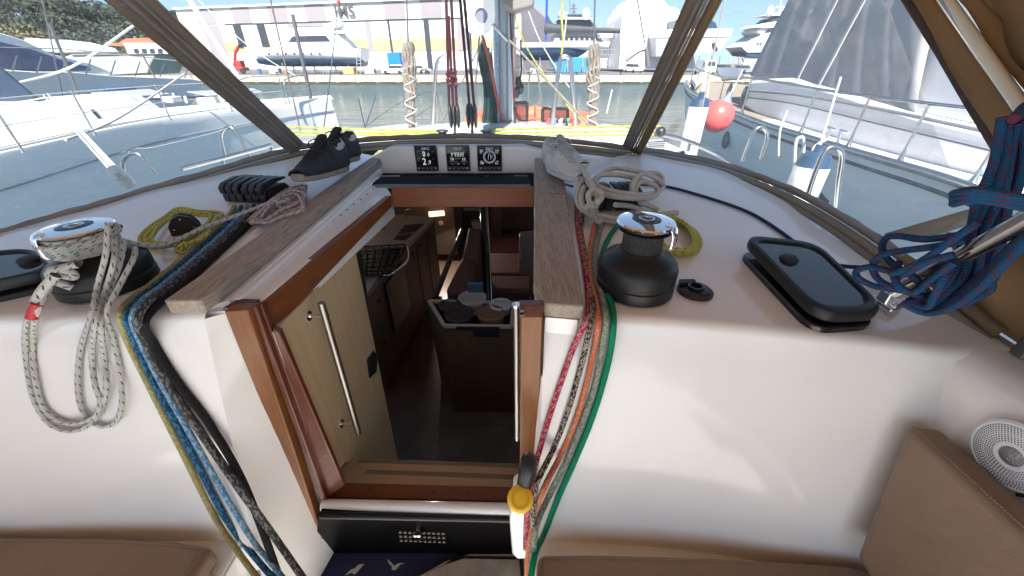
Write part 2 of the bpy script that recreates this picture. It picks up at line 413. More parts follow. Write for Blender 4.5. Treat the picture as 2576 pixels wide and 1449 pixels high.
# white plinth below each pad and the hatch rail beside the left one
lp = [hit(u, v, zp) for u, v in [(500, 738), (560, 722), (957, 403), (940, 398)]]
m = MB(); m.prism([p+Vector((0, 0, -.036)) for p in lp], (0, 0, -.04)); m.build('rail_plinth', gel, boat)
m = MB(); m.prism([p+Vector((0, 0, -.036)) for p in pf[:1]+pf[1:3]+pf[3:]], (0, 0, -.05)); m.prism([p+Vector((dx, 0, -.036)) for p, dx in zip(pr, (.004, .004, -.01, 0, .004))], (0, 0, -.04)); m.build('rail_plinth', gel, boat)
def zr(x, y): return -.462+.03*(y-.66)
q = [hit(u, v, zr) for u, v in [(604, 752), (652, 756), (984, 487), (955, 445)]]
qi = [q[0]+Vector((-.06, 0, 0)), q[0], q[3], q[3]+Vector((-.06, 0, 0))]
m = MB(); m.prism(qi, (0, 0, -.1)); m.build('hatch_channel', gel, boat, bevel=.006)
cq = [hit(u, v, lambda x, y: -.470) for u, v in ((508, 786), (566, 783), (604, 752), (520, 745))]; m = MB(); m.prism(cq, (0, 0, -.02)); m.build('corner_cap', gel, boat)
m = MB(); q2 = [hit(u, v, lambda x, y: zr(x, y)-.012) for u, v in [(610, 757), (655, 760), (985, 490), (958, 450)]]
m.prism(q2, (0, 0, -.09)); m.build('hatch_channel', gel, boat, bevel=.003)
# row of small dark screw holes
m = MB()
for k in range(17):
    t = (k/16)**.75; a = Vector((623, 727, 0)).lerp(Vector((955, 463, 0)), t); p = hit(a.x, a.y, lambda x, y: zr(x, y)-.0115); m.lathe([(.0001, .001), (.0042, .001), (.0042, -.001)], Matrix.Translation(p), 10)
m.build('screw_row', blk, boat)
# varnished header along the left edge of the opening
hx = Z(652, 765, -.475).x
def HY(u, v): return X(u, v, hx+.03*0)
h = [Z(653, 766, -.475), Z(984, 491, -.445), Z(989, 519, -.475), Z(690, 828, -.52)]
top = [h[0], h[1]]; bot = [Y(986, 520, h[1].y), Y(692, 831, h[0].y-.004)]
m = MB(); m.prism([top[0], top[1], bot[0], bot[1]], (-.022, 0, 0)); hd = m.build('companionway_frame', mahoy, boat, bevel=.003)
# lintel
yl = h[1].y+.0
m = MB(); m.prism([Y(984, 472, yl), Y(1343, 472, yl), Y(1343, 521, yl), Y(989, 521, yl)], (0, .025, 0)); lin = m.build('lintel', mahox, boat, bevel=.002)
m = MB()
for u, v in ((1063, 496), (1255, 496)):
    p = Y(u, v, yl-.001); m.lathe([(.0045, 0), (.0045, .0025), (.002, .0025), (.002, .0005)], Matrix.Translation(p) @ Matrix.Rotation(PI/2, 4, 'X'), 14)
m.build('screw', steel, lin)
m = MB()
for u, v in ((735, 740), (872, 622), (950, 518), (905, 600)):
    p = Y(u, v, h[0].y+(h[1].y-h[0].y)*((u-653)/331)); 
    m.ball(X(u, v, h[0].x+(h[1].x-h[0].x)*((u-653)/331)), .003, 5, 8)
m.build('screw', steel, hd)
# jambs
def post(tl, tr, br, bl, y0, y1, dep, mat, name, xsh=0):
    a, b = Y(*tl, y0), Y(*tr, y0); c, d = Y(*br, y1), Y(*bl, y1)
    m = MB(); m.add([a, b, c, d, a+Vector((xsh, dep, 0)), b+Vector((xsh, dep, 0)), c+Vector((xsh, dep, 0)), d+Vector((xsh, dep, 0))], [(0, 3, 2, 1), (4, 5, 6, 7), (0, 1, 5, 4), (1, 2, 6, 5), (2, 3, 7, 6), (3, 0, 4, 7)])
    return m.build(name, mat, jr, bevel=.003)
jr = thing('companionway_jamb', 'tall varnished wooden post left of the companionway opening', 'door post', Y(800, 1366, .60))
post((563, 783), (623, 779), (813, 1355), (797, 1368), .66, .60, .03, ipost, 'post')
post((627, 772), (643, 770), (824, 1268), (812, 1275), .672, .62, .02, mahov, 'groove_strip')
post((646, 768), (657, 764), (838, 1252), (824, 1258), .685, .635, .02, mahov, 'groove_strip')
post((684, 826), (703, 836), (866, 1222), (828, 1250), .68, .635, .015, mahov, 'inner_strip')
m = MB(); m.prism([Z(563, 781, -.47), Z(627, 778, -.47), Z(655, 758, -.47), Z(600, 757, -.47)], (0, 0, .006)); m.build('end_cap', mahov, jr)
jr = thing('companionway_jamb', 'wooden post right of the companionway opening, beside the coloured ropes', 'door post', Y(1330, 1160, .56))
post((1309, 796), (1366, 796), (1352, 1165), (1308, 1165), .62, .575, .025, ipost, 'post')
post((1308, 1160), (1352, 1160), (1342, 1340), (1300, 1340), .5755, .552, .025, ipost, 'post')
post((1366, 796), (1371, 800), (1358, 1160), (1352, 1160), .625, .578, .03, rubber, 'seal')
m = MB(); m.prism([Y(1307, 768, .63), Y(1366, 768, .63), Y(1366, 796, .618), Y(1309, 796, .618)], (0, .02, 0))
m.build('end_cap', mahov, jr, bevel=.001)
m = MB()
for v in (775, 787): m.prism([Y(1307, v, .62), Y(1318, v, .62), Y(1318, v+6, .62), Y(1307, v+6, .62)], (0, -.006, 0))
m.build('slot', blk, jr)
# sliding hatch: smoked acrylic sheet with a black seal frame, drawn back under the garage
sh = thing('sliding_hatch', 'smoked acrylic sliding hatch drawn back under the instrument pod', 'hatch', Y(1140, 470, 1.6))
yg = 1.62
m = MB(); m.prism([Y(938, 437, yg+.1), Y(1343, 437, yg+.1), Y(1343, 473, yg-.02), Y(938, 473, yg-.02)], (0, .05, -.01)); m.build('seal', pm('seal_black', (.006, .006, .006), .6, spec=.1), sh, bevel=.003)
sm_ = pm("smoked_acrylic", (.008, .007, .007), .35, spec=.1)
m = MB(); m.prism([Y(965, 443, yg), Y(1322, 443, yg), Y(1334, 452, yg-.03), Y(1334, 461, yg-.05), Y(938, 461, yg-.05), Y(946, 452, yg-.03)], (0, -.012, -.004)); m.build('panel', sm_, sh, bevel=.003)
m = MB(); m.prism([Y(946, 463, yg-.06), Y(1334, 463, yg-.06), Y(1332, 472, yg-.075), Y(944, 474, yg-.075)], (0, -.006, 0)); m.build('handle_lip', pm("grey_extrusion", (.16, .15, .15), .3, .3), sh, bevel=.002)
m = MB()
for a, b in ((958, 1005), (1098, 1110), (1218, 1232), (1292, 1328)): m.bar(Y(a, 442.5, yg-.014), Y(b, 442.5, yg-.014), .003, .002)
m.build('edge_trim', steel, sh)
# white facing left of the garage (under the pod)
# ---------------------------------------------------------------- instrument pod
yp = 1.77
pod = thing('instrument_pod', 'white moulded instrument pod above the companionway hatch', 'instrument pod', Y(1150, 436, yp))
pp = [(700, 432), (930, 436), (1612, 436), (1612, 409), (1600, 402), (1510, 399), (1400, 386), (1327, 373), (1318, 371), (985, 372), (975, 374), (930, 393), (700, 420)]
pp = [(928, 438), (1610, 434), (1613, 405), (1605, 400), (1500, 397), (1400, 388), (1340, 376), (1318, 371), (985, 371), (972, 375), (930, 398)]
m = MB(); m.prism([Y(u, v, yp) for u, v in pp], (0, .16, .012)); m.build('housing', gel, pod, bevel=.006, seg=3)
scr = pm("display_black", (.006, .006, .008), .1)
bez = pm("display_bezel", (.03, .03, .033), .35)
em = pm("display_digits", (.15, .15, .15), .4, emit=(.75, .78, .8), es=.2)
emd = pm("display_digits_dim", (.1, .1, .1), .4, emit=(.5, .5, .5), es=.04)
emb = pm("display_blue", (.1, .1, .3), .4, emit=(.2, .3, .9), es=.16)
logo = pm("logo_print", (.55, .55, .56), .4)
MX = Matrix.Rotation(PI/2, 4, 'X')
kx = .118/ (Y(1103, 398, yp).x-Y(1040, 398, yp).x)
for i, (u0, lab) in enumerate(((1040, 'black square marine display reading 0.0 and 2.9'), (1119.5, 'black square marine display showing position coordinates'), (1199, 'black square marine display showing a round compass dial'))):
    a = Y(u0, 366, yp-.012); b = Y(u0+64, 431, yp-.012); cx = (a.x+b.x)/2; w = b.x-a.x; hh = a.z-b.z; cz = (a.z+b.z)/2; y = yp-.012
    d = thing('marine_display', lab, 'display', (cx, yp-.001, b.z), 'square displays on the instrument pod')
    m = MB(); m.box((cx, yp-.0065, cz), (w, .012, hh)); m.build('bezel', bez, d, bevel=.004)
    m = MB(); m.box((cx, y-.001, cz+hh*.08), (w*.93, .001, hh*.78)); m.build('screen', scr, d)
    T = lambda s_, px, pz, sz, mt, nm='digits', sx=1, off=0, sh_=0: text(nm, s_, sz, mt, (cx+px*w, y-.003, cz+pz*hh), MX, d, .0003, 'CENTER', sx, off, sh_)
    T('B&G', 0, .385, .016, logo, 'logo', 1.15, .0004, .2)
    for k in range(5):
        mm = MB(); mm.box((cx+(-.38+.19*k)*w, y-.0006, cz-.375*hh), ((.035+.02*(k in (0, 4)))*w, .0008, (.02+.03*(k in (0, 4)))*hh)); mm.build('button', logo, d)
    if i == 0:
        T('0', -.08, .175, .031, em, sx=.8, off=.0006); T('.0', .10, .155, .020, em, sx=.8); T('2', -.10, -.12, .042, em, sx=.8, off=.0006); T('.9', .12, -.145, .026, em, sx=.8)
        T('BS SOG kn', -.24, .29, .007, emd); T('kn', .32, .29, .007, emd); T('DPT', -.32, .01, .007, emd); T('m', .32, .01, .007, emd)
    elif i == 1:
        T("N 43\u00b004.162'", .0, .2, .0155, em, sx=.72); T("E   5\u00b054.373'", .0, .125, .0155, em, sx=.72)
        T('100', -.25, -.02, .016, em, sx=.75); T('0.0', .25, -.02, .016, em, sx=.75); T('08:20:15', 0, .0, .0085, emd); T('COG', -.33, .06, .005, emd); T('UTC TIME', 0, .055, .005, emd); T('SOG', .25, .055, .005, emd)
        T('VESSEL TRACK', -.2, -.105, .006, emd); T('ACCURACY', .25, -.105, .006, emd); T('---', -.25, -.19, .009, em); T('-o-', 0, -.19, .009, em); T('---', .25, -.19, .009, em)
    else:
        m = MB(); C0 = Vector((cx, y-.002, cz+.07*hh))
        ring = lambda r: [C0+Vector((r*math.cos(t*2*PI/40), 0, r*math.sin(t*2*PI/40))) for t in range(40)]
        m.tube(ring(.0275), .0006, 5, True); m.tube(ring(.022), .0005, 5, True)
        m.build('dial_ring', em, d)
        m = MB()
        for t in range(24):
            a_ = t*PI/12; e = Vector((math.cos(a_), 0, math.sin(a_))); m.bar(C0+e*.0225, C0+e*.0268, .0013, .0006, (0, 1, 0))
        m.build('dial_marks', emb, d)
        m = MB(); m.tube(spl([C0+Vector((-.006, 0, -.012)), C0+Vector((-.0055, 0, .001)), C0+Vector((0, 0, .014)), C0+Vector((.0055, 0, .001)), C0+Vector((.006, 0, -.012))], 6), .0006, 5); m.build('needle', em, d)
        m = MB(); m.prism([C0+Vector((.004, -.0002, 0)), C0+Vector((.012, -.0002, .011)), C0+Vector((.014, -.0002, -.004))], (0, .0004, 0)); m.build('needle', emd, d)
        T('0.0', -.32, .3, .0145, em, sx=.7); T('114', .3, .3, .0145, em, sx=.75); T('346', -.31, -.17, .0155, em, sx=.75); T('6.1', .29, -.17, .0155, em, sx=.75)
        T('SOG', -.33, .22, .005, em); T('COG', .3, .22, .005, em); T('HDG', -.33, -.1, .005, em); T('TWS', .32, -.1, .005, em)
# ================================================================ sprayhood
def canvasm(name, c, tr):
    m, g, p = new(name); g.n.remove(p); out = g.n['Material Output']
    df = g.N('ShaderNodeBsdfDiffuse'); tl = g.N('ShaderNodeBsdfTranslucent'); mx = g.N('ShaderNodeMixShader')
    v = g.obj((1, 1, 1)); f = g.noise(v, 9, 4); w = g.noise(g.obj((1, 1, 1)), 700, 2)
    col = g.mix(g.M('MULTIPLY_ADD', f, 1.2, -.1), tuple(x*.82 for x in c), tuple(x*1.15 for x in c)); g.L(col, df.inputs[0])
    g.L(g.bump(g.M('ADD', w, g.M('MULTIPLY', f, 3)), .35, .004), df.inputs['Normal'])
    tl.inputs[0].default_value = (*tr, 1); mx.inputs[0].default_value = .4; g.L(df.outputs[0], mx.inputs[1]); g.L(tl.outputs[0], mx.inputs[2]); g.L(mx.outputs[0], out.inputs[0]); return m
canv = canvasm("tan_canvas", (.30, .205, .12), (.58, .37, .19))
canvd = canvasm("tan_webbing", (.34, .24, .15), (.34, .21, .10))
grey = canvasm("grey_webbing", (.44, .40, .34), (.25, .22, .18))
def vinyl(name, tint=(.88, .885, .90), haze=.05, bs=2.2, st=.25):
    m, g, p = new(name); g.n.remove(p); out = g.n['Material Output']
    tr = g.N('ShaderNodeBsdfTransparent'); tr.inputs[0].default_value = (*tint, 1)
    gl = g.N('ShaderNodeBsdfGlossy'); gl.inputs['Roughness'].default_value = .05
    df = g.N('ShaderNodeBsdfDiffuse'); df.inputs[0].default_value = (.8, .8, .82, 1); tl = g.N('ShaderNodeBsdfTranslucent'); tl.inputs[0].default_value = (.8, .8, .82, 1)
    n1 = g.noise(g.obj((1, 1, .5)), bs, 3); b = g.bump(n1, st, .03)
    lw = g.N('ShaderNodeLayerWeight'); lw.inputs[0].default_value = .5; g.L(b, lw.inputs['Normal']); g.L(b, gl.inputs['Normal']); frv = g.M('MULTIPLY_ADD', g.M('POWER', lw.outputs['Facing'], 3.5), .5, .035)
    m1 = g.N('ShaderNodeMixShader'); g.L(frv, m1.inputs[0]); g.L(tr.outputs[0], m1.inputs[1]); g.L(gl.outputs[0], m1.inputs[2])
    m2 = g.N('ShaderNodeMixShader'); m2.inputs[0].default_value = .5; g.L(df.outputs[0], m2.inputs[1]); g.L(tl.outputs[0], m2.inputs[2])
    sc = g.noise(g.obj((1, 1, 3)), 11, 6, .7); hz = g.M('MULTIPLY', g.M('MULTIPLY_ADD', sc, 2.2, -.5), haze); hz = g.M('MAXIMUM', hz, haze*.3)
    m3 = g.N('ShaderNodeMixShader'); g.L(hz, m3.inputs[0]); g.L(m1.outputs[0], m3.inputs[1]); g.L(m2.outputs[0], m3.inputs[2]); g.L(m3.outputs[0], out.inputs[0]); return m
vin = vinyl("clear_vinyl", haze=.13); vin2 = vinyl("clear_vinyl_side", (.86, .87, .88), .27, 3.5, .6)
hood = thing('sprayhood', 'tan canvas sprayhood with clear vinyl windows over the companionway', 'sprayhood', (-.2, 1.8, -.34))
# hem: photo pixels with distance forward
HL = [(-130, 640, .96), (0, 596, 1.09), (130, 558, 1.19), (250, 523, 1.276), (380, 484, 1.40), (500, 449, 1.50), (620, 413, 1.62), (700, 391, 1.70), (757, 377, 1.78)]
HF = [(757, 377, 1.78), (820, 368, 1.80), (900, 360, 1.82), (1000, 353, 1.84), (1100, 350, 1.85), (1200, 349, 1.85), (1300, 352, 1.85), (1400, 359, 1.84), (1500, 369, 1.82), (1592, 382, 1.80)]
HR = [(1592, 382, 1.80), (1680, 392, 1.72), (1800, 418, 1.62), (1900, 450, 1.47), (2000, 492, 1.31), (2100, 547, 1.12), (2200, 612, .95), (2300, 690, .80), (2400, 770, .68), (2500, 850, .59)]
PL = [Y(*p) for p in HL]; PF = [Y(*p) for p in HF]; PR = [Y(*p) for p in HR]
def ribbon(name, path, offs, mat, parent, thick=.004, n=5, smooth=True):
    P = spl(path, n); rows = []
    for i, p in enumerate(P):
        rows.append([p+Vector(o) for o in offs])
    return MB().grid(rows).build(name, mat, parent, solid=thick, ang=60)
def hem(path, inw, name='hem'):
    # webbing band standing up along the hem, grey track below it
    P = spl(path, 5); a = []; b = []; c = []
    for i, p in enumerate(P):
        q = P[min(i+1, len(P)-1)]-P[max(i-1, 0)]; n = Vector((-q.y, q.x, 0)).normalized()*inw
        w = .004*math.sin(i*1.7)+.003*math.sin(i*.6+1)
        up = (n*-.45+Vector((0, 0, 1))).normalized()
        a.append([p+up*(.024+w*.4), p+up*.012+n*.004, p-up*.000])
        b.append([p-up*.001+n*.002, p-up*.012+n*.006, p-up*.020+n*.010, p-up*.034+n*.016])
        c.append(p-up*.019+n*.010)
    MB().grid(a).build(name, canvd, hood, solid=.004, ang=60); MB().grid(b).build(name+'_track', grey, hood, solid=.004, ang=60)
    MB().tube(c, .0035, 6).build('bolt_rope', canvd, hood)
hem(PL, -1); hem(PF, -1); hem(PR, -1)
# zip along the lower side panels
for path, inw in ((PL[:5], -1), (PR[5:9], -1)):
    P = spl(path, 14); m = MB(); c = []
    for i, p in enumerate(P):
        q = P[min(i+1, len(P)-1)]-P[max(i-1, 0)]; n = Vector((-q.y, q.x, 0)).normalized()*inw; w = .004*math.sin(i*.35)
        e = p+n*(.017+w*.6)+Vector((0, 0, -.032+w)); c.append(e); m.bar(e+n*.004, e-n*.004, .0014, .002)
    m.tube(c, .0022, 6); m.build('zip', rubber, hood)
# seams: left and right pillars, continuing to the bow overhead
def pillar(lo, hi, w0, w1, name, side):
    d = (hi-lo); L = d.length; t = d.normalized(); P = [lo+d*(i/12) for i in range(17)]
    rows = [];  n = Vector((side*.55, -.84, 0)).normalized(); s = t.cross(n).normalized()
    for mat, a, b, off in ((canvd, -.5, -.18, 0), (grey, -.18, -.03, .004), (canvd, -.03, .05, .007), (grey, .05, .16, .004), (canvd, .16, .5, 0)):
        rows = []
        for i, p in enumerate(P):
            w = (w0+(w1-w0)*i/16); rows.append([p+s*w*a+n*off, p+s*w*(a+b)/2+n*(off+.003), p+s*w*b+n*off])
        MB().grid(rows).build(name, mat, hood, solid=.004, ang=60)
    MB().tube([p+s*(w0+(w1-w0)*i/16)*.5+n*.001 for i, p in enumerate(P)], .0028, 6).build('piping', grey, hood)
    MB().tube([p-s*(w0+(w1-w0)*i/16)*.5+n*.001 for i, p in enumerate(P)], .0028, 6).build('piping', canvd, hood)
    return P[-1]
la, lb = Y(752, 378, 1.79), Y(318, -12, 1.24)
ra, rb = Y(1588, 380, 1.80), Y(1776, -12, 1.24)
lt = pillar(la, lb, .075, .098, 'seam_band', 1); rt_ = pillar(ra, rb, .095, .085, 'seam_band', -1)
# snap fitting at the right foot
m = MB(); fp = Y(1584, 386, 1.77); m.tube([fp+Vector((-.02, 0, 0)), fp+Vector((.03, -.01, 0))], .004); m.ball(fp+Vector((.012, -.012, 0)), .008, 6, 10); m.build('snap_fitting', steel, hood)
# overhead bow and canvas roof
TOPZ = .46
def topz(x): c = x+.25; return TOPZ-.10*(c/1.3)**2
xl, xr = -1.55, 1.12
front = [Vector((x, 1.05-.0*x, 0)) for x in ()]
TL, TR = lt, rt_
# front window (vinyl) between the seams
rows = []
top = [TL.lerp(TR, k/12)+Vector((0, .06*math.sin(PI*k/12), .05*math.sin(PI*k/12))) for k in range(13)]
bot = spl(PF, 2); bot = [bot[int(round(k*(len(bot)-1)/12))] for k in range(13)]
for j in range(13): rows.append([b.lerp(t, j/12) for b, t in zip(bot, top)])
MB().grid(rows).build('front_window', vin, hood, ang=80)
# side windows
def side(path, foot, head, tail):
    P = spl(path, 2); n = len(P); rows = []
    tp = [head.lerp(tail, i/(n-1)) for i in range(n)]
    for j in range(11): rows.append([P[i].lerp(tp[i], j/10)+Vector((0, 0, 0)) for i in range(n)])
    MB().grid(rows).build('side_window', vin2, hood, ang=80); return tp
PLr = PL[::-1]; tailL = Vector((-1.45, .15, .36))
PLx = PLr+[Vector((-1.70, .62, -.49)), Vector((-1.70, .2, -.49))]
tl_ = side(PLx, la, TL, tailL)
# right side: window ends at the aft bow
bow0 = Y(2275, -10, 1.16); bow1 = Y(2545, 395, .80)
PRx = PR[:7]; n = 14; P = spl(PRx+[Y(2262, 650, .86)], 2)
bt = [bow1+(bow0-bow1)*t for t in (0, 1)]; tailR = bow0+(bow0-bow1)*.55
tp = [rt_.lerp(tailR, i/(len(P)-1)) for i in range(len(P))]
rows = [[P[i].lerp(tp[i], j/10) for i in range(len(P))] for j in range(11)]
MB().grid(rows).build('side_window', vin2, hood, ang=80)
A_, B_ = P[-1], tailR
low = Y(2440, 560, .74)
rows = [[A_.lerp(B_, j/10), (A_.lerp(B_, j/10)).lerp(low.lerp(tailR, j/10), .5)+Vector((.01, 0, 0)), low.lerp(tailR, j/10)] for j in range(11)]
MB().grid(rows).build('side_window', vin2, hood, ang=80)
# dark binding of the right window, wide tan edge, white-lined bow sleeve, canvas flap
def strip(name, a, b, c, d, mat, thick=.005, n=10, wav=0):
    rows = []
    for i in range(n+1):
        t = i/n; p, q = a.lerp(b, t), d.lerp(c, t); w = Vector((0, -wav*math.sin(t*9), 0)); rows.append([p+w, p.lerp(q, .33)-w, p.lerp(q, .66)+w*.5, q])
    return MB().grid(rows).build(name, mat, hood, solid=thick, ang=60)
strip('binding', Y(2252, -20, 1.14), Y(2540, 440, .76), Y(2556, 425, .75), Y(2278, -20, 1.13), pm("brown_binding", (.07, .045, .04), .8, bump=.4, bs=80))
strip('bow_sleeve', Y(2278, -20, 1.12), Y(2556, 425, .745), Y(2600, 330, .72), Y(2335, -30, 1.10), canv, wav=.004)
strip('bow_sleeve', Y(2388, -30, 1.05), Y(2640, 320, .70), Y(2800, 320, .66), Y(2440, -30, 1.0), canv, wav=.004)
MB().tube([Y(2360, -30, 1.06), Y(2592, 300, .72), Y(2700, 455, .60), Vector((1.04, .30, -.47))], .0105, 14).build('bow_tube', pm("painted_tube", (.62, .60, .5), .3, .0), hood)
MB().tube([Y(2344, -30, 1.065), Y(2580, 310, .725), Y(2690, 465, .605)], .0045, 8).build('bow_tube', steel, hood)
MB().tube([Y(2374, -30, 1.06), Y(2606, 294, .72), Y(2712, 445, .60)], .005, 8).build('bow_tube', rubber, hood)
rows = []
for i in range(15):
    t = i/14; rows.append([Y(2420+t*330, -40+t*430, 1.02-.42*t)+Vector((.012*math.sin(t*11), 0, 0)), Y(2560+t*300, -60+t*420, .9-.42*t)+Vector((0, .01*math.sin(t*15+1), 0)), Y(2900+t*200, -60+t*400, .7-.3*t)])
for k in range(1, 7): rows.append([p+Vector((.015*math.sin(k*1.7), -.22, .01)) for p in rows[-1]])
MB().grid(rows).build('canvas_flap', canv, hood, solid=.003, ang=70)
# canvas overhead (above the frame), reaching back over the cockpit
cr = []
for j in range(15):
    y = 1.28-2.7*j/14; row = []
    for i in range(17):
        x = -2.35+3.6*i/16; c = (x+.25)/1.75; z = .56-.15*c*c-.05*abs(math.sin(j*.78))*.4
        if j == 0: z -= .05
        row.append(Vector((x, y, z)))
    cr.append(row)
tp_ = sorted([TL, TR], key=lambda p: p.x)
MB().grid(cr).build('canvas_roof', canv, hood, solid=.003, ang=80)
fr_ = [[top[k], top[k].lerp(Vector((top[k].x*1.25, 1.28, .5)), .5), Vector((-1.72+2.95*k/12, 1.28, .51-.15*((-1.47+2.95*k/12)/1.45)**2))] for k in range(13)]
MB().grid(fr_).build('canvas_roof', canv, hood, solid=.003, ang=80)
# lower right curtain behind the rope bundle
cur = thing('cockpit_curtain', 'brown canvas curtain hanging at the right edge, behind the blue rope bundle', 'curtain', Y(2560, 880, .5))
rows = []
for i in range(13):
    t = i/12; a = Y(2380+t*300, 585+t*60, .76-.25*t); b = Y(2410+t*290, 765+t*190, .70-.25*t)
    rows.append([a+Vector((.015*math.sin(i*1.3), 0, 0)), a.lerp(b, .5)+Vector((.02*math.sin(i*.9+1), 0, 0)), b])
for k in range(1, 8): rows.append([p+Vector((.02*math.sin(k*1.9), -.2, .012)) for p in rows[-1]])
rows = [[r[0]+Vector((0, 0, .0)) if i < 13 else r[0]+Vector((0, 0, .04*(i-12)))]+r[1:] for i, r in enumerate(rows)]
MB().grid(rows).build('cloth', canv, cur, solid=.003, ang=70)
rows = []
for i in range(13):
    t = i/12; b = Y(2385+t*315, 768+t*196, .69-.25*t); c = Y(2395+t*300, 790+t*210, .688-.25*t); rows.append([b, c])
for k in range(1, 8): rows.append([p+Vector((.02*math.sin(k*1.9), -.2, .012)) for p in rows[-1]])
MB().grid(rows).build('hem_band', canvd, cur, solid=.004, ang=70)
rows = []
for i in range(9):
    t = i/8; rows.append([Y(2225+t*260, 590-t*75, .84-.12*t), Y(2300+t*190, 610-t*60, .83-.10*t)])
MB().grid(rows).build('binding', grey, cur, solid=.003)
m = MB(); m.box(Y(2588, 868, .46), (.016, .02, .05)); m.build('buckle', blk, cur, bevel=.004)
# ================================================================ winches
def winch(name, label, base, h, sc, crown_az):
    t = thing(name, label, 'winch', base, 'winches on the coachroof'); z = lambda *a: None
    T = Matrix.Translation(base); K = lambda prof: [(r*sc, z_*h) for r, z_ in prof]
    MB().lathe(K([(.088, 0), (.092, .01), (.092, .16), (.089, .175), (.0885, .20), (.0915, .215), (.0915, .36), (.088, .42), (.078, .48), (.060, .53), (.05, .57), (.047, .60)]), T, 48).build('base', blkm, t, ang=30)
    MB().lathe(K([(.0455, .59), (.0445, .63), (.0445, .80), (.047, .83), (.054, .86), (.058, .865)]), T, 48).build('drum', pm("drum_grip", (.028, .028, .03), .6, bump=.9, bs=260), t)
    MB().lathe(K([(.058, .862), (.060, .875), (.052, .885), (.052, .905), (.060, .915), (.061, .93)]), T, 48).build('self_tailer', blk, t)
    MB().lathe(K([(.056, .925), (.063, .935), (.0645, .955), (.062, .975), (.050, .99), (.032, .995), (.032, .985)]), T, 56).build('crown', chrome, t)
    MB().lathe(K([(.031, .98), (.031, .992), (.028, .998), (.018, .998)]), T, 40).build('cap', blk, t)
    MB().lathe(K([(.0175, .99), (.0175, 1.01), (.0145, 1.015), (.0105, 1.012), (.0095, .985), (.0001, .985)]), T, 24).build('socket', steel, t)
    a = crown_az; e = Vector((math.cos(a), math.sin(a), 0)); s = Vector((-e.y, e.x, 0)); c = base+Vector((0, 0, .93*h))
    rows = []
    for k, (r, zz, wd) in enumerate(((.045, .012, .020), (.060, .009, .020), (.068, .002, .018), (.071, -.014, .015), (.070, -.036, .012), (.066, -.046, .010), (.058, -.043, .009))):
        q = c+e*r*sc+Vector((0, 0, zz*sc*1.1)); rows.append([q+s*wd*sc-e*.004, q+s*wd*.5*sc+e*.003, q-s*wd*.5*sc+e*.003, q-s*wd*sc-e*.004])
    MB().grid(rows).build('feeder_arm', chrome, t, solid=.003, sub=1)
    return t
WR = RF(1593, 722); winch('winch', 'bare black winch with chrome top on the right of the companionway', WR, .172, .97, R(-38))
WL = RF(281, 712); winch('winch', 'black winch wrapped in white rope with green flecks, left of the companionway', WL, .150, 1.02, R(-125))
# ================================================================ ropes
def RP(l, h=.006): return [RF(u, v, h) if len(q) == 2 else RF(u, v, q[2]) for q in l for u, v in [q[:2]]]
rm = dict(
 white=ropem("rope_white_green", (.66, .655, .60), tracer=(.02, .05, .035), r=.005, L=.022, duty=.30),
 redw=ropem("rope_white_red", (.62, .56, .53), (.55, .38, .36), .1, tracer=(.22, .01, .02), r=.0045, L=.026, duty=.36),
 yel=ropem("rope_yellow_fleck", (.66, .62, .13), tracer=(.02, .04, .09), r=.005, L=.022, duty=.3),
 pyel=ropem("rope_pale_yellow", (.42, .37, .15), (.5, .46, .25), .3, r=.006),
 dblue=ropem("rope_dark_blue", (.015, .075, .17), (.06, .22, .36), .4, r=.006),
 lblue=ropem("rope_light_blue", (.10, .28, .48), (.36, .50, .60), .42, r=.006),
 dgrey=ropem("rope_charcoal", (.06, .06, .062), (.22, .21, .20), .35, r=.007),
 black=ropem("rope_black", (.014, .014, .016), r=.007),
 red=ropem("rope_crimson", (.48, .025, .06), (.55, .30, .32), .38, r=.005),
 bbeige=ropem("rope_black_beige", (.03, .025, .022), (.40, .34, .26), .5, r=.005),
 orange=ropem("rope_orange", (.72, .20, .08), (.55, .38, .30), .25, r=.005),
 gg=ropem("rope_grey_green", (.19, .25, .185), (.36, .40, .33), .45, r=.005),
 green=ropem("rope_green", (.005, .26, .13), r=.005),
 cream=ropem("rope_cream", (.68, .64, .56), r=.008),
 br=ropem("rope_blue_red", (.010, .068, .165), tracer=(.11, .02, .045), r=.006, L=.035, duty=.5),
 maroon=ropem("rope_maroon", (.09, .018, .028), r=.009), dgreen=ropem("rope_dark_green", (.015, .04, .038), r=.006),
 hemp=ropem("rope_hemp", (.27, .24, .205), (.15, .13, .11), .4, r=.007), plain=ropem("rope_plain_white", (.62, .62, .58), r=.006), redp=ropem("rope_red", (.34, .07, .06), r=.006),
 neon=ropem("rope_neon", (.46, .46, .11), tracer=(.05, .06, .06), r=.011, L=.10, duty=.3))
def drape(name, px, r, mat, label, side=-1, group=None, lift=0):
    """px: list of (u,v,where) where R=on roof, B=on bulkhead, number = distance forward, free"""
    P = []
    for u, v, w in px:
        if w == 'R': P.append(RF(u, v, r+lift))
        elif w == 'B': P.append(BK(u, v, side, r+lift))
        else: P.append(Y(u, v, w))
    return rope(name, P, r, mat, label, 'rope', None, group, n=7)
gL = 'control lines led over the left edge'; gR = 'control lines led over the right edge'
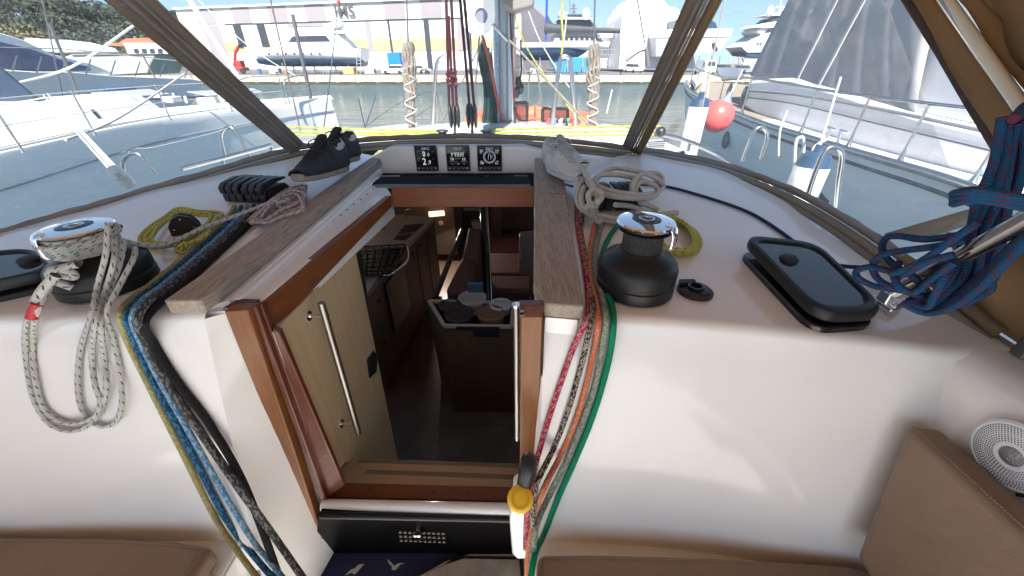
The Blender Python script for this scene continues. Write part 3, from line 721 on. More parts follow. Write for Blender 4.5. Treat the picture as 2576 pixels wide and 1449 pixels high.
# left bundle, from the clutch bank over the edge and down
drape('control_line', [(590, 520, 'R'), (560, 560, 'R'), (470, 640, 'R'), (380, 715, 'R'), (330, 752, 'R'), (304, 790, .612), (318, 850, 'B'), (375, 970, 'B'), (460, 1140, 'B'), (540, 1300, 'B'), (600, 1390, .425), (660, 1470, .36)], .0065, rm['pyel'], 'pale yellow rope, leftmost of the bundle down the left bulkhead', group=gL)
drape('control_line', [(608, 520, 'R'), (580, 555, 'R'), (490, 637, 'R'), (400, 712, 'R'), (346, 755, 'R'), (320, 795, .605), (336, 850, 'B'), (392, 970, 'B'), (478, 1130, 'B'), (560, 1290, 'B'), (620, 1375, .472), (700, 1470, .40)], .007, rm['dblue'], 'dark blue rope between the pale yellow and light blue ropes on the left', group=gL)
drape('control_line', [(622, 518, 'R'), (596, 552, 'R'), (505, 637, 'R'), (416, 712, 'R'), (358, 757, .645), (334, 797, .60), (349, 850, 'B'), (405, 962, 'B'), (495, 1120, 'B'), (575, 1260, 'B'), (640, 1365, .47), (735, 1480, .39)], .0062, rm['lblue'], 'light blue rope beside the dark blue rope on the left', group=gL, lift=.007)
drape('control_line', [(640, 518, 'R'), (612, 556, 'R'), (525, 637, 'R'), (432, 718, 'R'), (370, 762, .645), (346, 805, .60), (366, 858, 'B'), (425, 968, 'B'), (520, 1110, 'B'), (610, 1240, .485), (690, 1350, .47), (780, 1480, .39)], .0082, rm['dgrey'], 'thick charcoal melange rope right of the light blue rope', group=gL, lift=.004)
drape('control_line', [(655, 520, 'R'), (630, 560, 'R'), (545, 640, 'R'), (455, 722, 'R'), (388, 775, .648), (362, 818, .607), (386, 865, 'B'), (445, 960, 'B'), (522, 1060, 'B'), (600, 1190, .52), (655, 1320, .48), (712, 1480, .41)], .0085, rm['black'], 'thick black rope, rightmost of the left bundle', group=gL)
# right bundle
def rb_(lab, mk, r, pts): drape('control_line', pts, r, rm[mk], lab, side=1, group=gR)
rb_('crimson and white rope, leftmost of the right bundle', 'red', .0068, [(1450, 508, 'R'), (1452, 560, 'R'), (1466, 640, 'R'), (1478, 720, 'R'), (1480, 775, 'R'), (1470, 815, .605), (1440, 880, 'B'), (1408, 970, 'B'), (1378, 1060, 'B'), (1352, 1150, 'B'), (1336, 1210, .46), (1326, 1290, .45), (1322, 1380, .44)])
rb_('black and beige rope between the crimson and orange ropes', 'bbeige', .0066, [(1468, 535, 'R'), (1462, 580, 'R'), (1476, 660, 'R'), (1489, 740, 'R'), (1488, 790, .63), (1480, 840, .603), (1462, 920, 'B'), (1430, 1030, 'B'), (1396, 1120, 'B'), (1362, 1190, .475), (1346, 1230, .455), (1340, 1320, .44)])
rb_('orange rope in the right bundle', 'orange', .0068, [(1497, 560, 'R'), (1484, 630, 'R'), (1486, 700, 'R'), (1500, 760, 'R'), (1505, 810, .61), (1496, 870, 'B'), (1474, 970, 'B'), (1444, 1070, 'B'), (1408, 1150, 'B'), (1370, 1225, .465), (1340, 1310, .45), (1328, 1400, .43), (1324, 1480, .40)])
rb_('grey green flecked rope between the orange and green ropes', 'gg', .0074, [(1520, 545, 'R'), (1500, 620, 'R'), (1498, 690, 'R'), (1516, 750, 'R'), (1524, 805, .615), (1514, 880, 'B'), (1494, 980, 'B'), (1462, 1070, 'B'), (1425, 1160, 'B'), (1385, 1240, 'B'), (1350, 1320, .44), (1340, 1400, .40), (1332, 1490, .35)])
rb_('flat bright green rope, rightmost of the right bundle', 'green', .0072, [(1560, 560, 'R'), (1530, 600, 'R'), (1510, 660, 'R'), (1516, 710, 'R'), (1538, 765, 'R'), (1543, 815, .615), (1534, 890, 'B'), (1512, 980, 'B'), (1482, 1070, 'B'), (1445, 1160, 'B'), (1405, 1250, 'B'), (1370, 1340, 'B'), (1346, 1395, .40), (1330, 1490, .34)])
# line with green tracer on the left winch
wt = thing('winch_line', 'white rope with green flecks wound on the left winch and hanging in long loops', 'rope', WL+Vector((0, 0, .08)))
c = WL; P = []
for i in range(0, 12*7+1):
    a = i*2*PI/12; t = i/(84); rr = .0515+.006*math.sin(t*PI)+.008*(t < .12)*(1-t*8)+.013*max(0, t-.55)
    P.append(c+Vector((rr*math.cos(a), rr*math.sin(a), .150*(.585+.295*t))))
MB().tube(P, .0056, 8).build('turns', rm['white'], wt)
P = []
for i in range(0, 12*2+1):
    a = i*2*PI/12+1; t = i/24; rr = .065+.004*math.sin(a*1.3); P.append(c+Vector((rr*math.cos(a), rr*math.sin(a), .150*(.80+.06*t+.03*math.sin(a)))))
MB().tube(P, .0056, 8).build('turns', rm['white'], wt)
def hang(px, r=.0052, mk='white'):
    P = [(RF(u, v, w[1]) if w[0] == 'R' else BK(u, v, -1, w[1])) if isinstance(w, tuple) else Y(u, v, w) for u, v, w in px]
    return rope('hanging_loop', P, r, rm[mk], parent=wt, n=7)
wy = WL.y
B1 = ('B', .007); B2 = ('B', .018)
hang([(272, 560, wy-.05), (266, 640, wy-.09), (245, 720, wy-.11), (232, 790, .62), (205, 870, B1), (196, 960, B1), (206, 1030, B1), (240, 1068, B1), (285, 1066, B1), (306, 1020, B2), (303, 940, B1), (284, 850, B1), (268, 790, .625), (300, 720, .67), (336, 650, wy-.06), (340, 625, wy-.01)])
hang([(290, 600, wy-.04), (286, 660, wy-.09), (262, 740, wy-.11), (240, 810, .605), (232, 900, B1), (240, 970, B2), (252, 1010, B2), (235, 1050, B2), (170, 1064, B1), (112, 1030, B1), (88, 950, B1), (82, 860, B1), (92, 790, .60), (118, 735, .63), (140, 700, .66)])
hang([(312, 610, wy-.03), (300, 670, wy-.08), (272, 740, wy-.10), (254, 810, .612), (262, 900, B1), (268, 970, B2), (248, 1045, B1), (190, 1083, B1), (128, 1068, B1), (84, 1000, B1), (66, 900, B1), (66, 820, .612), (84, 785, .60)])
rope('tail', [Y(84, 790, .60), Y(90, 760, .61), Y(108, 728, .62), Y(140, 692, .635)], .0085, rm['white'], parent=wt)
MB().tube([Y(80, 800, .597), Y(88, 775, .604), Y(94, 762, .607)], .0095, 10).build('red_whipping', pm("red_tape", (.45, .01, .015), .45), wt)
# knot by the winch
kc = Y(158, 690, .68)
rope('knot', [kc+Vector(q)*1.5 for q in ((.0, 0, -.022), (-.012, -.006, -.004), (.002, -.008, .012), (.014, 0, .004), (.004, .006, -.008), (-.008, 0, .0), (.0, -.010, .010), (.016, -.006, .014), (.03, 0, .016))], .0075, rm['white'], parent=wt)
rope('tail', [kc+Vector((.04, 0, .02)), Y(190, 668, .71), Y(200, 660, .73)], .007, rm['white'], parent=wt)
# line running from the winch to the clutch
rope('sheet', [c+Vector((.055, .02, .150*.72)), RF(400, 618, .05), RF(520, 570, .045), RF(640, 525, .045), RF(735, 487, .035)], .006, rm['white'], parent=wt)
# red-white hank on the pad
hk = thing('rope_hank', 'hank of white rope with red flecks lying by the left teak pad', 'rope', RF(690, 560))
for k in range(6):
    o = k*5; z0 = .006+.012*(k % 3)
    rope('strand', [RF(625+o*1.2, 556-o*.3, z0+.004), RF(655+o, 528-o*.4, z0+.012), RF(690+o*1.1, 498-o*.2, z0+.02), RF(728+o*.8, 474+o*.6, z0+.022), RF(770-o*.3, 466+o*2.2, z0+.028), RF(752, 492+o*1.6, z0+.02), RF(712-o*.2, 518+o*1.1, z0+.012), RF(676-o*.1, 545+o*.6, z0+.006), RF(640+o*.2, 562-o*.2, z0)], .0052, rm['redw'], parent=hk, n=6, closed=True)
kq = RF(712, 512, .04)
rope('knot', [kq+Vector((.018*math.cos(a)*(1+.3*math.sin(a*2.3)), .016*math.sin(a), .012*math.sin(a*1.5))) for a in [i*.9 for i in range(14)]], .005, rm['redw'], parent=hk)
# yellow coil around a black block, left
yc = thing('rope_coil', 'yellow rope with dark flecks coiled around a black block, left', 'rope', RF(450, 610))
for k, (sx, sy, h) in enumerate(((1, 1, .006), (.86, .8, .018), (.72, .9, .028))):
    q = [(352, 606), (372, 575), (410, 550), (450, 524), (500, 532), (556, 536), (550, 560), (505, 582), (450, 612), (390, 622)]
    cx_, cy_ = 455, 575
    rope('strand', [RF(cx_+(u-cx_)*sx, cy_+(v-cy_)*sy, h+.006*math.sin(i*1.7+k)) for i, (u, v) in enumerate(q)], .0058, rm['yel'], parent=yc, closed=True, n=6)
rope('strand', [RF(545, 545, .03), RF(520, 590, .03), RF(480, 610, .025), RF(452, 618, .03), RF(445, 630, .02), RF(462, 640, .01)], .006, rm['yel'], parent=yc)
m = MB(); kq = RF(455, 620, .025); m.tube([kq+Vector((.013*math.cos(a), .008*math.sin(a), .008*math.sin(a*2))) for a in [i*PI/6 for i in range(12)]], .006, 8, True); m.build('knot', rm['yel'], yc)
yc2 = thing('rope_coil', 'yellow rope with dark flecks coiled behind the right winch', 'rope', RF(1710, 630))
for k in range(5):
    q = [(1660+k*4, 622), (1655, 588), (1672, 560-k*3), (1715, 560-k*2+4), (1748-k*2, 580+k), (1762-k*4, 608), (1750-k*4, 634-k*2), (1712, 640-k*3), (1680, 634-k*3)]
    rope('strand', [RF(u, v, .006+.006*k) for u, v in q], .0056, rm['yel'], parent=yc2, closed=True, n=6)
# black block under the coil
b = RF(473, 585); t = thing('deck_block', 'black plastic block inside the yellow rope coil', 'block', b)
M_ = Matrix.Translation(b) @ Matrix.Rotation(R(30), 4, 'Z')
m = MB(); pr_ = [(-.038, 0), (-.036, .030), (-.022, .052), (0, .060), (.024, .052), (.036, .028), (.038, 0)]
m.prism([M_ @ Vector((x, -.018, z)) for x, z in pr_], M_.to_3x3() @ Vector((0, .012, 0))); m.prism([M_ @ Vector((x, .006, z)) for x, z in pr_], M_.to_3x3() @ Vector((0, .012, 0))); m.build('cheek', blk, t, bevel=.003)
m = MB(); m.lathe([(.024, -.006), (.020, 0), (.024, .006)], M_ @ Matrix.Translation((0, 0, .03)) @ Matrix.Rotation(PI/2, 4, 'X'), 20); m.build('sheave', rubber, t)
m = MB()
for x, z in ((-.024, .02), (.024, .02), (0, .048)): m.ball(M_ @ Vector((x, -.0185, z)), .003, 5, 8)
m.build('rivets', steel, t)
# clutch banks
def clutch(label, c0, dirx, n, pitch, ang, grp='rope clutch banks'):
    t = thing('rope_clutch', label, 'rope clutch', c0, grp); Rz = Matrix.Rotation(ang, 4, 'Z'); T = Matrix.Translation(c0) @ Rz
    for k in range(n):
        x = (k-(n-1)/2)*pitch+(.004 if k >= n/2 else -.004)
        body = [(-.062, 0), (-.064, .022), (-.060, .040), (-.050, .048), (.05, .046), (.066, .030), (.07, 0)]
        m = MB(); m.prism([T @ Vector((x-pitch*.46, y, z)) for y, z in body], T.to_3x3() @ Vector((pitch*.92, 0, 0)))
        bd = m.build('body', blk, t, bevel=.004)
        lv = [(-.070, .030), (-.072, .052), (-.055, .066), (.0, .074), (.062, .066), (.066, .058), (.0, .056), (-.045, .050), (-.055, .030)]
        m = MB(); m.prism([T @ Vector((x-pitch*.40, y, z)) for y, z in lv], T.to_3x3() @ Vector((pitch*.80, 0, 0))); m.build('lever', blk, t, bevel=.004, seg=3)
        m = MB(); m.lathe([(.0075, -.002), (.0095, 0), (.0075, .002)], T @ Matrix.Translation((x, -.0655, .014)) @ Matrix.Rotation(PI/2, 4, 'X'), 16); m.build('eyelet', blkm, bd)
    for s in (-1, 1):
        m = MB(); x = s*(n*pitch/2+.006); m.prism([T @ Vector((x-.004, y, z)) for y, z in [(-.05, 0), (-.05, .03), (-.03, .05), (.04, .05), (.06, .02), (.06, 0)]], T.to_3x3() @ Vector((.008, 0, 0))); m.build('end_plate', blkm, t, bevel=.003)
CLc = RF(652, 497); clutch('bank of six black rope clutches on the left, under the dark sneaker', CLc, 0, 6, .0275, R(-10))
CRc = RF(1532, 515); clutch('bank of black rope clutches on the right, under the cream rope coil', CRc, 0, 6, .030, R(2))
# cream coil over the right clutches
cc = thing('rope_coil', 'thick cream rope coiled loosely over the right rope clutches', 'rope', RF(1560, 520))
def CR(l, closed=False, r=.0088): return rope('strand', [RF(u, v, h) for u, v, h in l], r, rm['cream'], parent=cc, closed=closed, n=7)
CR([(1487, 488, .085), (1500, 452, .10), (1540, 424, .10), (1600, 430, .10), (1650, 448, .08), (1668, 470, .05), (1640, 488, .05), (1580, 488, .085), (1520, 476, .095), (1496, 455, .105), (1510, 440, .11)])
CR([(1510, 440, .11), (1560, 440, .10), (1620, 455, .08), (1655, 475, .06), (1640, 496, .05), (1570, 497, .085), (1510, 485, .095), (1480, 460, .10), (1478, 440, .10)])
CR([(1478, 440, .10), (1456, 470, .085), (1452, 505, .05), (1470, 530, .04), (1520, 545, .03), (1570, 550, .02), (1610, 540, .012), (1660, 540, .01), (1704, 534, .009)])
CR([(1596, 505, .055), (1590, 470, .09), (1610, 440, .10), (1650, 436, .08), (1666, 452, .06), (1640, 462, .06), (1610, 458, .08), (1598, 480, .07), (1612, 510, .04)])
CR([(1612, 510, .04), (1640, 520, .02), (1655, 530, .012)]); CR([(1548, 515, .06), (1590, 520, .03), (1640, 540, .012)])
CR([(1462, 420, .12), (1480, 450, .115), (1496, 475, .11), (1502, 500, .09), (1498, 520, .08), (1484, 510, .085), (1480, 490, .10), (1492, 478, .11), (1508, 482, .11), (1514, 496, .10), (1504, 508, .10)], r=.0088)
CR([(1484, 512, .085), (1476, 524, .07), (1480, 530, .06), (1492, 520, .07), (1500, 505, .08)], r=.0088)
CR([(1488, 510, .09), (1492, 540, .05), (1498, 552, .03), (1508, 560, .02), (1510, 548, .025), (1500, 535, .04), (1496, 515, .07)], r=.0075)
CR([(1470, 470, .09), (1462, 500, .07), (1478, 535, .04), (1530, 556, .015), (1580, 560, .01)])
m = MB(); m.bar(RF(1384, 467, .038+.01), RF(1440, 466, .05), .006, .003); m.bar(RF(1418, 462, .045), RF(1440, 470, .05), .012, .004); tag(m.build('clutch_lever_handle', steel), 'thin steel blade handle lying across the right teak pad', 'lever')
# blue line and the big bundle
rope('thin_line', [RF(1600, 462, .006), RF(1680, 470, .006), RF(1780, 497, .006), RF(1870, 528, .006), RF(1930, 560, .006), RF(2000, 610, .006), RF(2045, 650, .006), RF(2110, 668, .02), RF(2190, 675, .03), RF(2260, 690, .03)], .0052, rm['br'], 'thin blue rope with red flecks running along the right side of the coachroof')
bu = thing('rope_bundle', 'large hanging bundle of blue rope with red flecks at the right edge', 'rope', Y(2450, 780, .5))
random.seed(3)
def bs(px, r=.0058): return rope('strand', [Y(*q) for q in px], r, rm['br'], parent=bu, n=6)
for k in range(15):
    a = k/14; j = lambda s: random.uniform(-s, s); d = .55+.05*random.random()
    bs([(2520+60*a+j(8), 300+j(20), d), (2500+70*a+j(10), 400+j(10), d-.01), (2478+75*a+j(8), 478, d-.02), (2462+70*a+j(6), 510, d-.02), (2430+85*a+j(12), 590+j(10), d-.03*a), (2385+120*a+j(14), 680+j(12), d-.04), (2350+130*a+j(14), 740+j(12), d-.04), (2330+95*a+j(10), 772-12*a+j(5), d-.03), (2290+60*a+j(8), 752-20*a, d)])
bs([(2550, 300, .55), (2590, 262, .60), (2622, 300, .64), (2600, 340, .58)], .0062)
for k in range(3): bs([(2400, 488+k*12, .50), (2440, 480+k*11, .47), (2500, 486+k*10, .46), (2580, 500+k*11, .45)])
bs([(2420, 590, .54), (2330, 602, .58), (2262, 594, .62), (2228, 600, .65), (2220, 632, .64), (2250, 668, .6), (2290, 690, .57), (2330, 730, .55)])
bs([(2430, 605, .53), (2340, 622, .56), (2260, 632, .60), (2212, 645, .62), (2195, 672, .62), (2212, 705, .6), (2260, 728, .57), (2320, 745, .55)])
bs([(2400, 640, .52), (2330, 660, .54), (2270, 690, .57), (2230, 680, .60), (2185, 672, .62), (2155, 682, .63), (2160, 700, .62), (2200, 720, .6), (2262, 730, .57)])
bs([(2262, 660, .6), (2250, 690, .58), (2262, 720, .56), (2300, 735, .55), (2350, 700, .53), (2400, 660, .52)])
bs([(2240, 690, .58), (2290, 672, .56), (2345, 640, .54), (2400, 600, .53), (2460, 560, .52)])
for k in range(7): bs([(2268+k*9, 762-k*3, .555), (2330+k*12, 788-k*9, .53), (2400+k*14, 770-k*15, .50), (2470+k*12, 720-k*16, .48), (2540+k*10, 650-k*14, .46), (2600+k*8, 590-k*12, .45)])
# stainless stay and deck fitting
st = thing('support_tube', 'polished stainless tube rising from a deck hinge at the right', 'handrail', Y(2222, 770, .62))
MB().tube([Y(2252, 735, .60), Y(2400, 655, .55), Y(2700, 488, .42)], .0125, 20).build('tube', steel, st)
MB().tube([Y(2250, 736, .60), Y(2290, 716, .587)], .0145, 20).build('end_socket', steel, st)
e = Y(2238, 742, .605); g0 = RF(2222, 768)
m = MB(); m.tube([e, g0+Vector((0, 0, .012))], .006, 12); m.box(e+Vector((-.004, 0, -.004)), (.014, .022, .024)); m.tube([RF(2200, 752, .010), RF(2248, 785, .010)], .009, 14); m.build('hinge', chrome, st, bevel=.002)
m = MB(); m.lathe([(.016, 0), (.016, .012), (.010, .016), (.010, .004)], Matrix.Translation(RF(2238, 778)), 20); m.build('foot', chrome, st)
# ================================================================ deck hatches
def dhatch(px, label, tilt, knob, flip=1):
    P = [RF(u, v, .035)-Vector((0, 0, .035)) for u, v in px]; c = sum(P, Vector())/len(P); c.z = max(p.z for p in P)
    def rnd(poly, r, n=6):
        out = []; L = len(poly)
        for i in range(L):
            a, b, d = poly[i-1], poly[i], poly[(i+1) % L]; rr = min(r, (a-b).length*.45, (d-b).length*.45); p0 = b+(a-b).normalized()*rr; p1 = b+(d-b).normalized()*rr
            for k in range(n+1):
                t = k/n; out.append((1-t)**2*p0+2*t*(1-t)*b+t*t*p1)
        return out
    t = thing('deck_hatch', label, 'deck hatch', c, 'black framed deck hatches')
    base = rnd(P, .05); MB().prism([p+Vector((0, 0, -.004)) for p in base], (0, 0, .018)).build('base_frame', blkg, t, bevel=.004)
    up = Vector((0, 0, 1)); cc_ = sum(P, Vector())/4
    lid = [p+up*(.020+tilt[i]) for i, p in enumerate(P)]; lr = rnd(lid, .055)
    n = len(lr); lc = sum(lr, Vector())/n; rows = []
    for s, dz in ((1.0, 0), (1.015, .007), (1.015, .016), (1.0, .023), (.93, .026), (.86, .024), (.85, .018)):
        rows.append([lc+(p-lc)*s+up*dz for p in lr])
    MB().grid([[r[k % n] for r in rows] for k in range(n+1)], flip=True).build('lid_frame', blkm, t, ang=50)
    MB().prism([lc+(p-lc)*.855+up*.0 for p in lr], (0, 0, .019)).build('lens', pm("smoked_lens", (.035, .032, .036), .04), t)
    MB().prism([lc+(p-lc)*.99+up*.0 for p in lr], (0, 0, .003)).build('lens_underside', blk, t)
    kx_ = lc+(P[0]-cc_)*knob[0]+(P[3]-cc_)*knob[1]
    MB().lathe([(.020, .016), (.021, .026), (.015, .032), (.0001, .033)], Matrix.Translation(kx_), 8).build('knob', rubber, t, bevel=.002)
    return t
dhatch([(1862, 612), (2045, 628), (2230, 795), (2056, 806)], 'black framed smoked deck hatch ajar on the right', (.018, .014, .004, .008), (.30, .0))
dhatch([(-60, 655), (95, 640), (150, 690), (-90, 742)], 'black framed deck hatch left of the rope wrapped winch', (.012, .012, .006, .006), (-.3, -.3))
# round button plate
b = RF(1747, 735); t = thing('winch_switch', 'round black deck switch with open cover right of the bare winch', 'switch', b)
MB().lathe([(.040, 0), (.040, .006), (.034, .011), (.016, .012), (.016, .006), (.0001, .006)], Matrix.Translation(b), 36).build('plate', blk, t)
MB().lathe([(.018, .011), (.019, .018), (.013, .019), (.012, .012)], Matrix.Translation(b), 28).build('ring', blkg, t)
m = MB(); m.prism([b+Vector(p) for p in ((-.038, .006, .012), (.008, .018, .012), (.008, .030, .012), (-.030, .028, .012))], (0, 0, .008)); m.prism([b+Vector(p) for p in ((.002, -.034, .011), (.022, -.03, .011), (.016, -.012, .011), (-.006, -.014, .011))], (0, 0, .004)); m.build('cover', blkm, t, bevel=.002)
# ================================================================ winch handle in its pocket
pk = thing('handle_pocket', 'white plastic pocket holding the winch handle at the right jamb', 'pocket', Y(1310, 1370, .50))
m = MB(); m.prism([Y(u, v, .545) for u, v in ((1292, 1192), (1308, 1186), (1342, 1190), (1342, 1372), (1300, 1375), (1288, 1362), (1282, 1280))], (0, -.035, 0)); m.build('shell', gel, pk, bevel=.008, seg=3)
wh = thing('winch_crank', 'winch handle with a yellow knob and black grip stowed beside the right ropes', 'winch handle', Y(1308, 1280, .42))
MB().tube(spl([Y(1332, 1145, .50), Y(1328, 1175, .47), Y(1318, 1225, .455), Y(1312, 1250, .45)], 4), [.010, .0145, .016, .0165, .0165, .0165, .0165, .0165, .0165, .0165, .0165, .0165, .0165][:13], 20).build('grip', blk, wh)
kc = Y(1309, 1255, .43); ax = (D(1309, 1255)*-1).normalized(); Mk = Matrix.Translation(kc) @ ax.to_track_quat('Z', 'Y').to_matrix().to_4x4()
ylw = pm("yellow_plastic", (.78, .47, .02), .42, var=.08, vs=20)
MB().lathe([(.012, -.035), (.022, -.025), (.0270, -.010), (.0275, .0), (.025, .007), (.020, .010), (.0135, .0105), (.0130, .0095), (.0122, .0105), (.0001, .0112)], Mk, 44).build('knob', ylw, wh, ang=25)
m = MB()
for k in range(36):
    a = k*PI/18; e = Vector((math.cos(a), math.sin(a), 0)); m.bar(Mk @ (e*.0155+Vector((0, 0, .0105))), Mk @ (e*.0185+Vector((0, 0, .0101))), .0011, .0008, Mk.to_3x3() @ Vector((0, 0, 1)))
m.build('grip_marks', pm("ochre_mark", (.35, .19, .01), .6), wh)
# ================================================================ cushions and speaker
leather = pm("taupe_vinyl", (.21, .14, .092), .46, var=.10, vs=5)
g = G(leather); g.L(g.bump(g.M('ADD', g.noise(g.obj(), 450, 2), g.M('MULTIPLY', g.noise(g.obj((1, 1, 1)), 7, 3), 14)), .22, .006), g.n['Principled BSDF'].inputs['Normal'])
thread = pm("thread", (.29, .22, .16), .8)
def cushion(name, label, pts, th, seam, parts=None):
    lo = min(p.z for p in pts); c = sum(pts, Vector())/len(pts); t = thing(name, label, 'cushion', (c.x, c.y, lo))
    MB().prism(pts, th).build('pad', leather, t, bevel=.016, seg=4)
    for s in seam:
        m = MB(); P = spl(s, 30) if len(s) > 2 else [s[0].lerp(s[1], i/60) for i in range(61)]
        for i in range(0, len(P)-1, 1):
            a, b = P[i], P[i].lerp(P[i+1], .6); m.bar(a, b, .0011, .0011)
        m.build('stitching', thread, t)
    return t
cz = -.985
a, b = Z(-60, 1352, cz), Z(540, 1388, cz)
pl = [Z(-160, 1345, cz), Z(250, 1349, cz), Z(430, 1357, cz), Z(533, 1374, cz), Z(470, 1475, cz), Z(400, 1900, cz), Z(-300, 1900, cz)]
cushion('bench_cushion', 'taupe bench cushion on the left seat, under the hanging white loops', pl, (0, 0, -.06), [[Z(-60, 1361, cz+.001), Z(250, 1363, cz+.001), Z(430, 1371, cz+.001), Z(508, 1382, cz+.001)], [Z(515, 1384, cz+.001), Z(455, 1470, cz+.001)], [Z(503, 1384, cz+.001), Z(443, 1470, cz+.001)]])
pr2 = [Z(1352, 1393, cz), Z(1500, 1391, cz), Z(1800, 1400, cz), Z(2140, 1420, cz), Z(2300, 1470, cz), Z(2300, 1800, cz), Z(1345, 1800, cz)]
cushion('bench_cushion', 'taupe bench cushion on the right seat below the white bulkhead', pr2, (0, 0, -.06), [[Z(1370, 1402, cz+.001), Z(1800, 1410, cz+.001), Z(2125, 1428, cz+.001)]])
# back cushion against the right coaming
pb = [Y(2262, 1058, .50), Y(2132, 1400, .455), Vector((Y(2132, 1400, .455).x, -.9, Y(2132, 1400, .455).z-.04)), Vector((Y(2262, 1058, .50).x+.0, -.9, Y(2262, 1058, .50).z))]
fx0 = Y(2290, 1062, .50)
p1 = Y(2280, 1060, .49); p2 = Y(2140, 1395, .45); p3 = Y(2640, 1430, .20)
bc = thing('back_cushion', 'taupe back cushion leaning on the right coaming under the speaker', 'cushion', (p1.x, .3, -1.0))
xf = p1.x
P0 = [Vector((xf-.055, .435, -1.0)), Vector((xf-.055, .435, -.98)), Vector((xf-.01, .50, p1.z-.02)), Vector((xf, .50, p1.z))]
face = [X(2145, 1400, xf-.03), X(2278, 1062, xf)]
A, B = face[1], face[0]
back = Vector((0, -1.4, 0))
m = MB(); m.prism([A, A+Vector((.075, .0, -.012)), B+Vector((.12, 0, 0)), B], back); m.build('pad', leather, bc, bevel=.018, seg=4)
m = MB(); q0, q1 = A+Vector((.004, -.01, .0005)), A+Vector((.004, -.9, .0005))
for i in range(180): m.bar(q0.lerp(q1, i/180), q0.lerp(q1, (i+.6)/180), .0011, .0011)
m.build('stitching', thread, bc)
# speaker
spc = X(2566, 1148, .868); sp_ = thing('speaker', 'round white marine speaker with perforated grille on the right coaming', 'speaker', spc-Vector((0, 0, .085)))
Ms = Matrix.Translation(spc) @ Matrix.Rotation(-PI/2, 4, 'Y') @ Matrix.Scale(.76, 4)
wpl = pm("white_plastic", (.72, .72, .74), .38)
MB().lathe([(.080, 0), (.082, .004), (.080, .014), (.074, .019), (.070, .018)], Ms, 56).build('rim', wpl, sp_)
MB().lathe([(.070, .018), (.050, .020), (.030, .021), (.028, .022), (.024, .020)], Ms, 56).build('grille', wpl, sp_)
m = MB()
for rr in range(9):
    r = .033+.0044*rr; n_ = int(2*PI*r/.0054)
    for k in range(n_):
        a = 2*PI*(k+.5*(rr % 2))/n_; zz = .021-(r-.03)*.06; m.lathe([(.0017, zz+.0002), (.0001, zz+.0003)], Ms @ Matrix.Translation((r*math.cos(a), r*math.sin(a), 0)), 6)
m.build('grille_holes', pm("hole_dark", (.03, .03, .035), .8), sp_)
MB().lathe([(.024, .012), (.024, .018), (.018, .024), (.008, .027), (.0001, .028)], Ms, 32).build('tweeter', pm("silver_dome", (.3, .3, .3), .35, .8, bump=.5, bs=300), sp_)
m = MB(); m.bar(Ms @ Vector((-.066, -.048, .012)), Ms @ Vector((-.048, -.066, .012)), .006, .012, Ms.to_3x3() @ Vector((0, 0, 1)))
m.build('badge', blk, sp_)
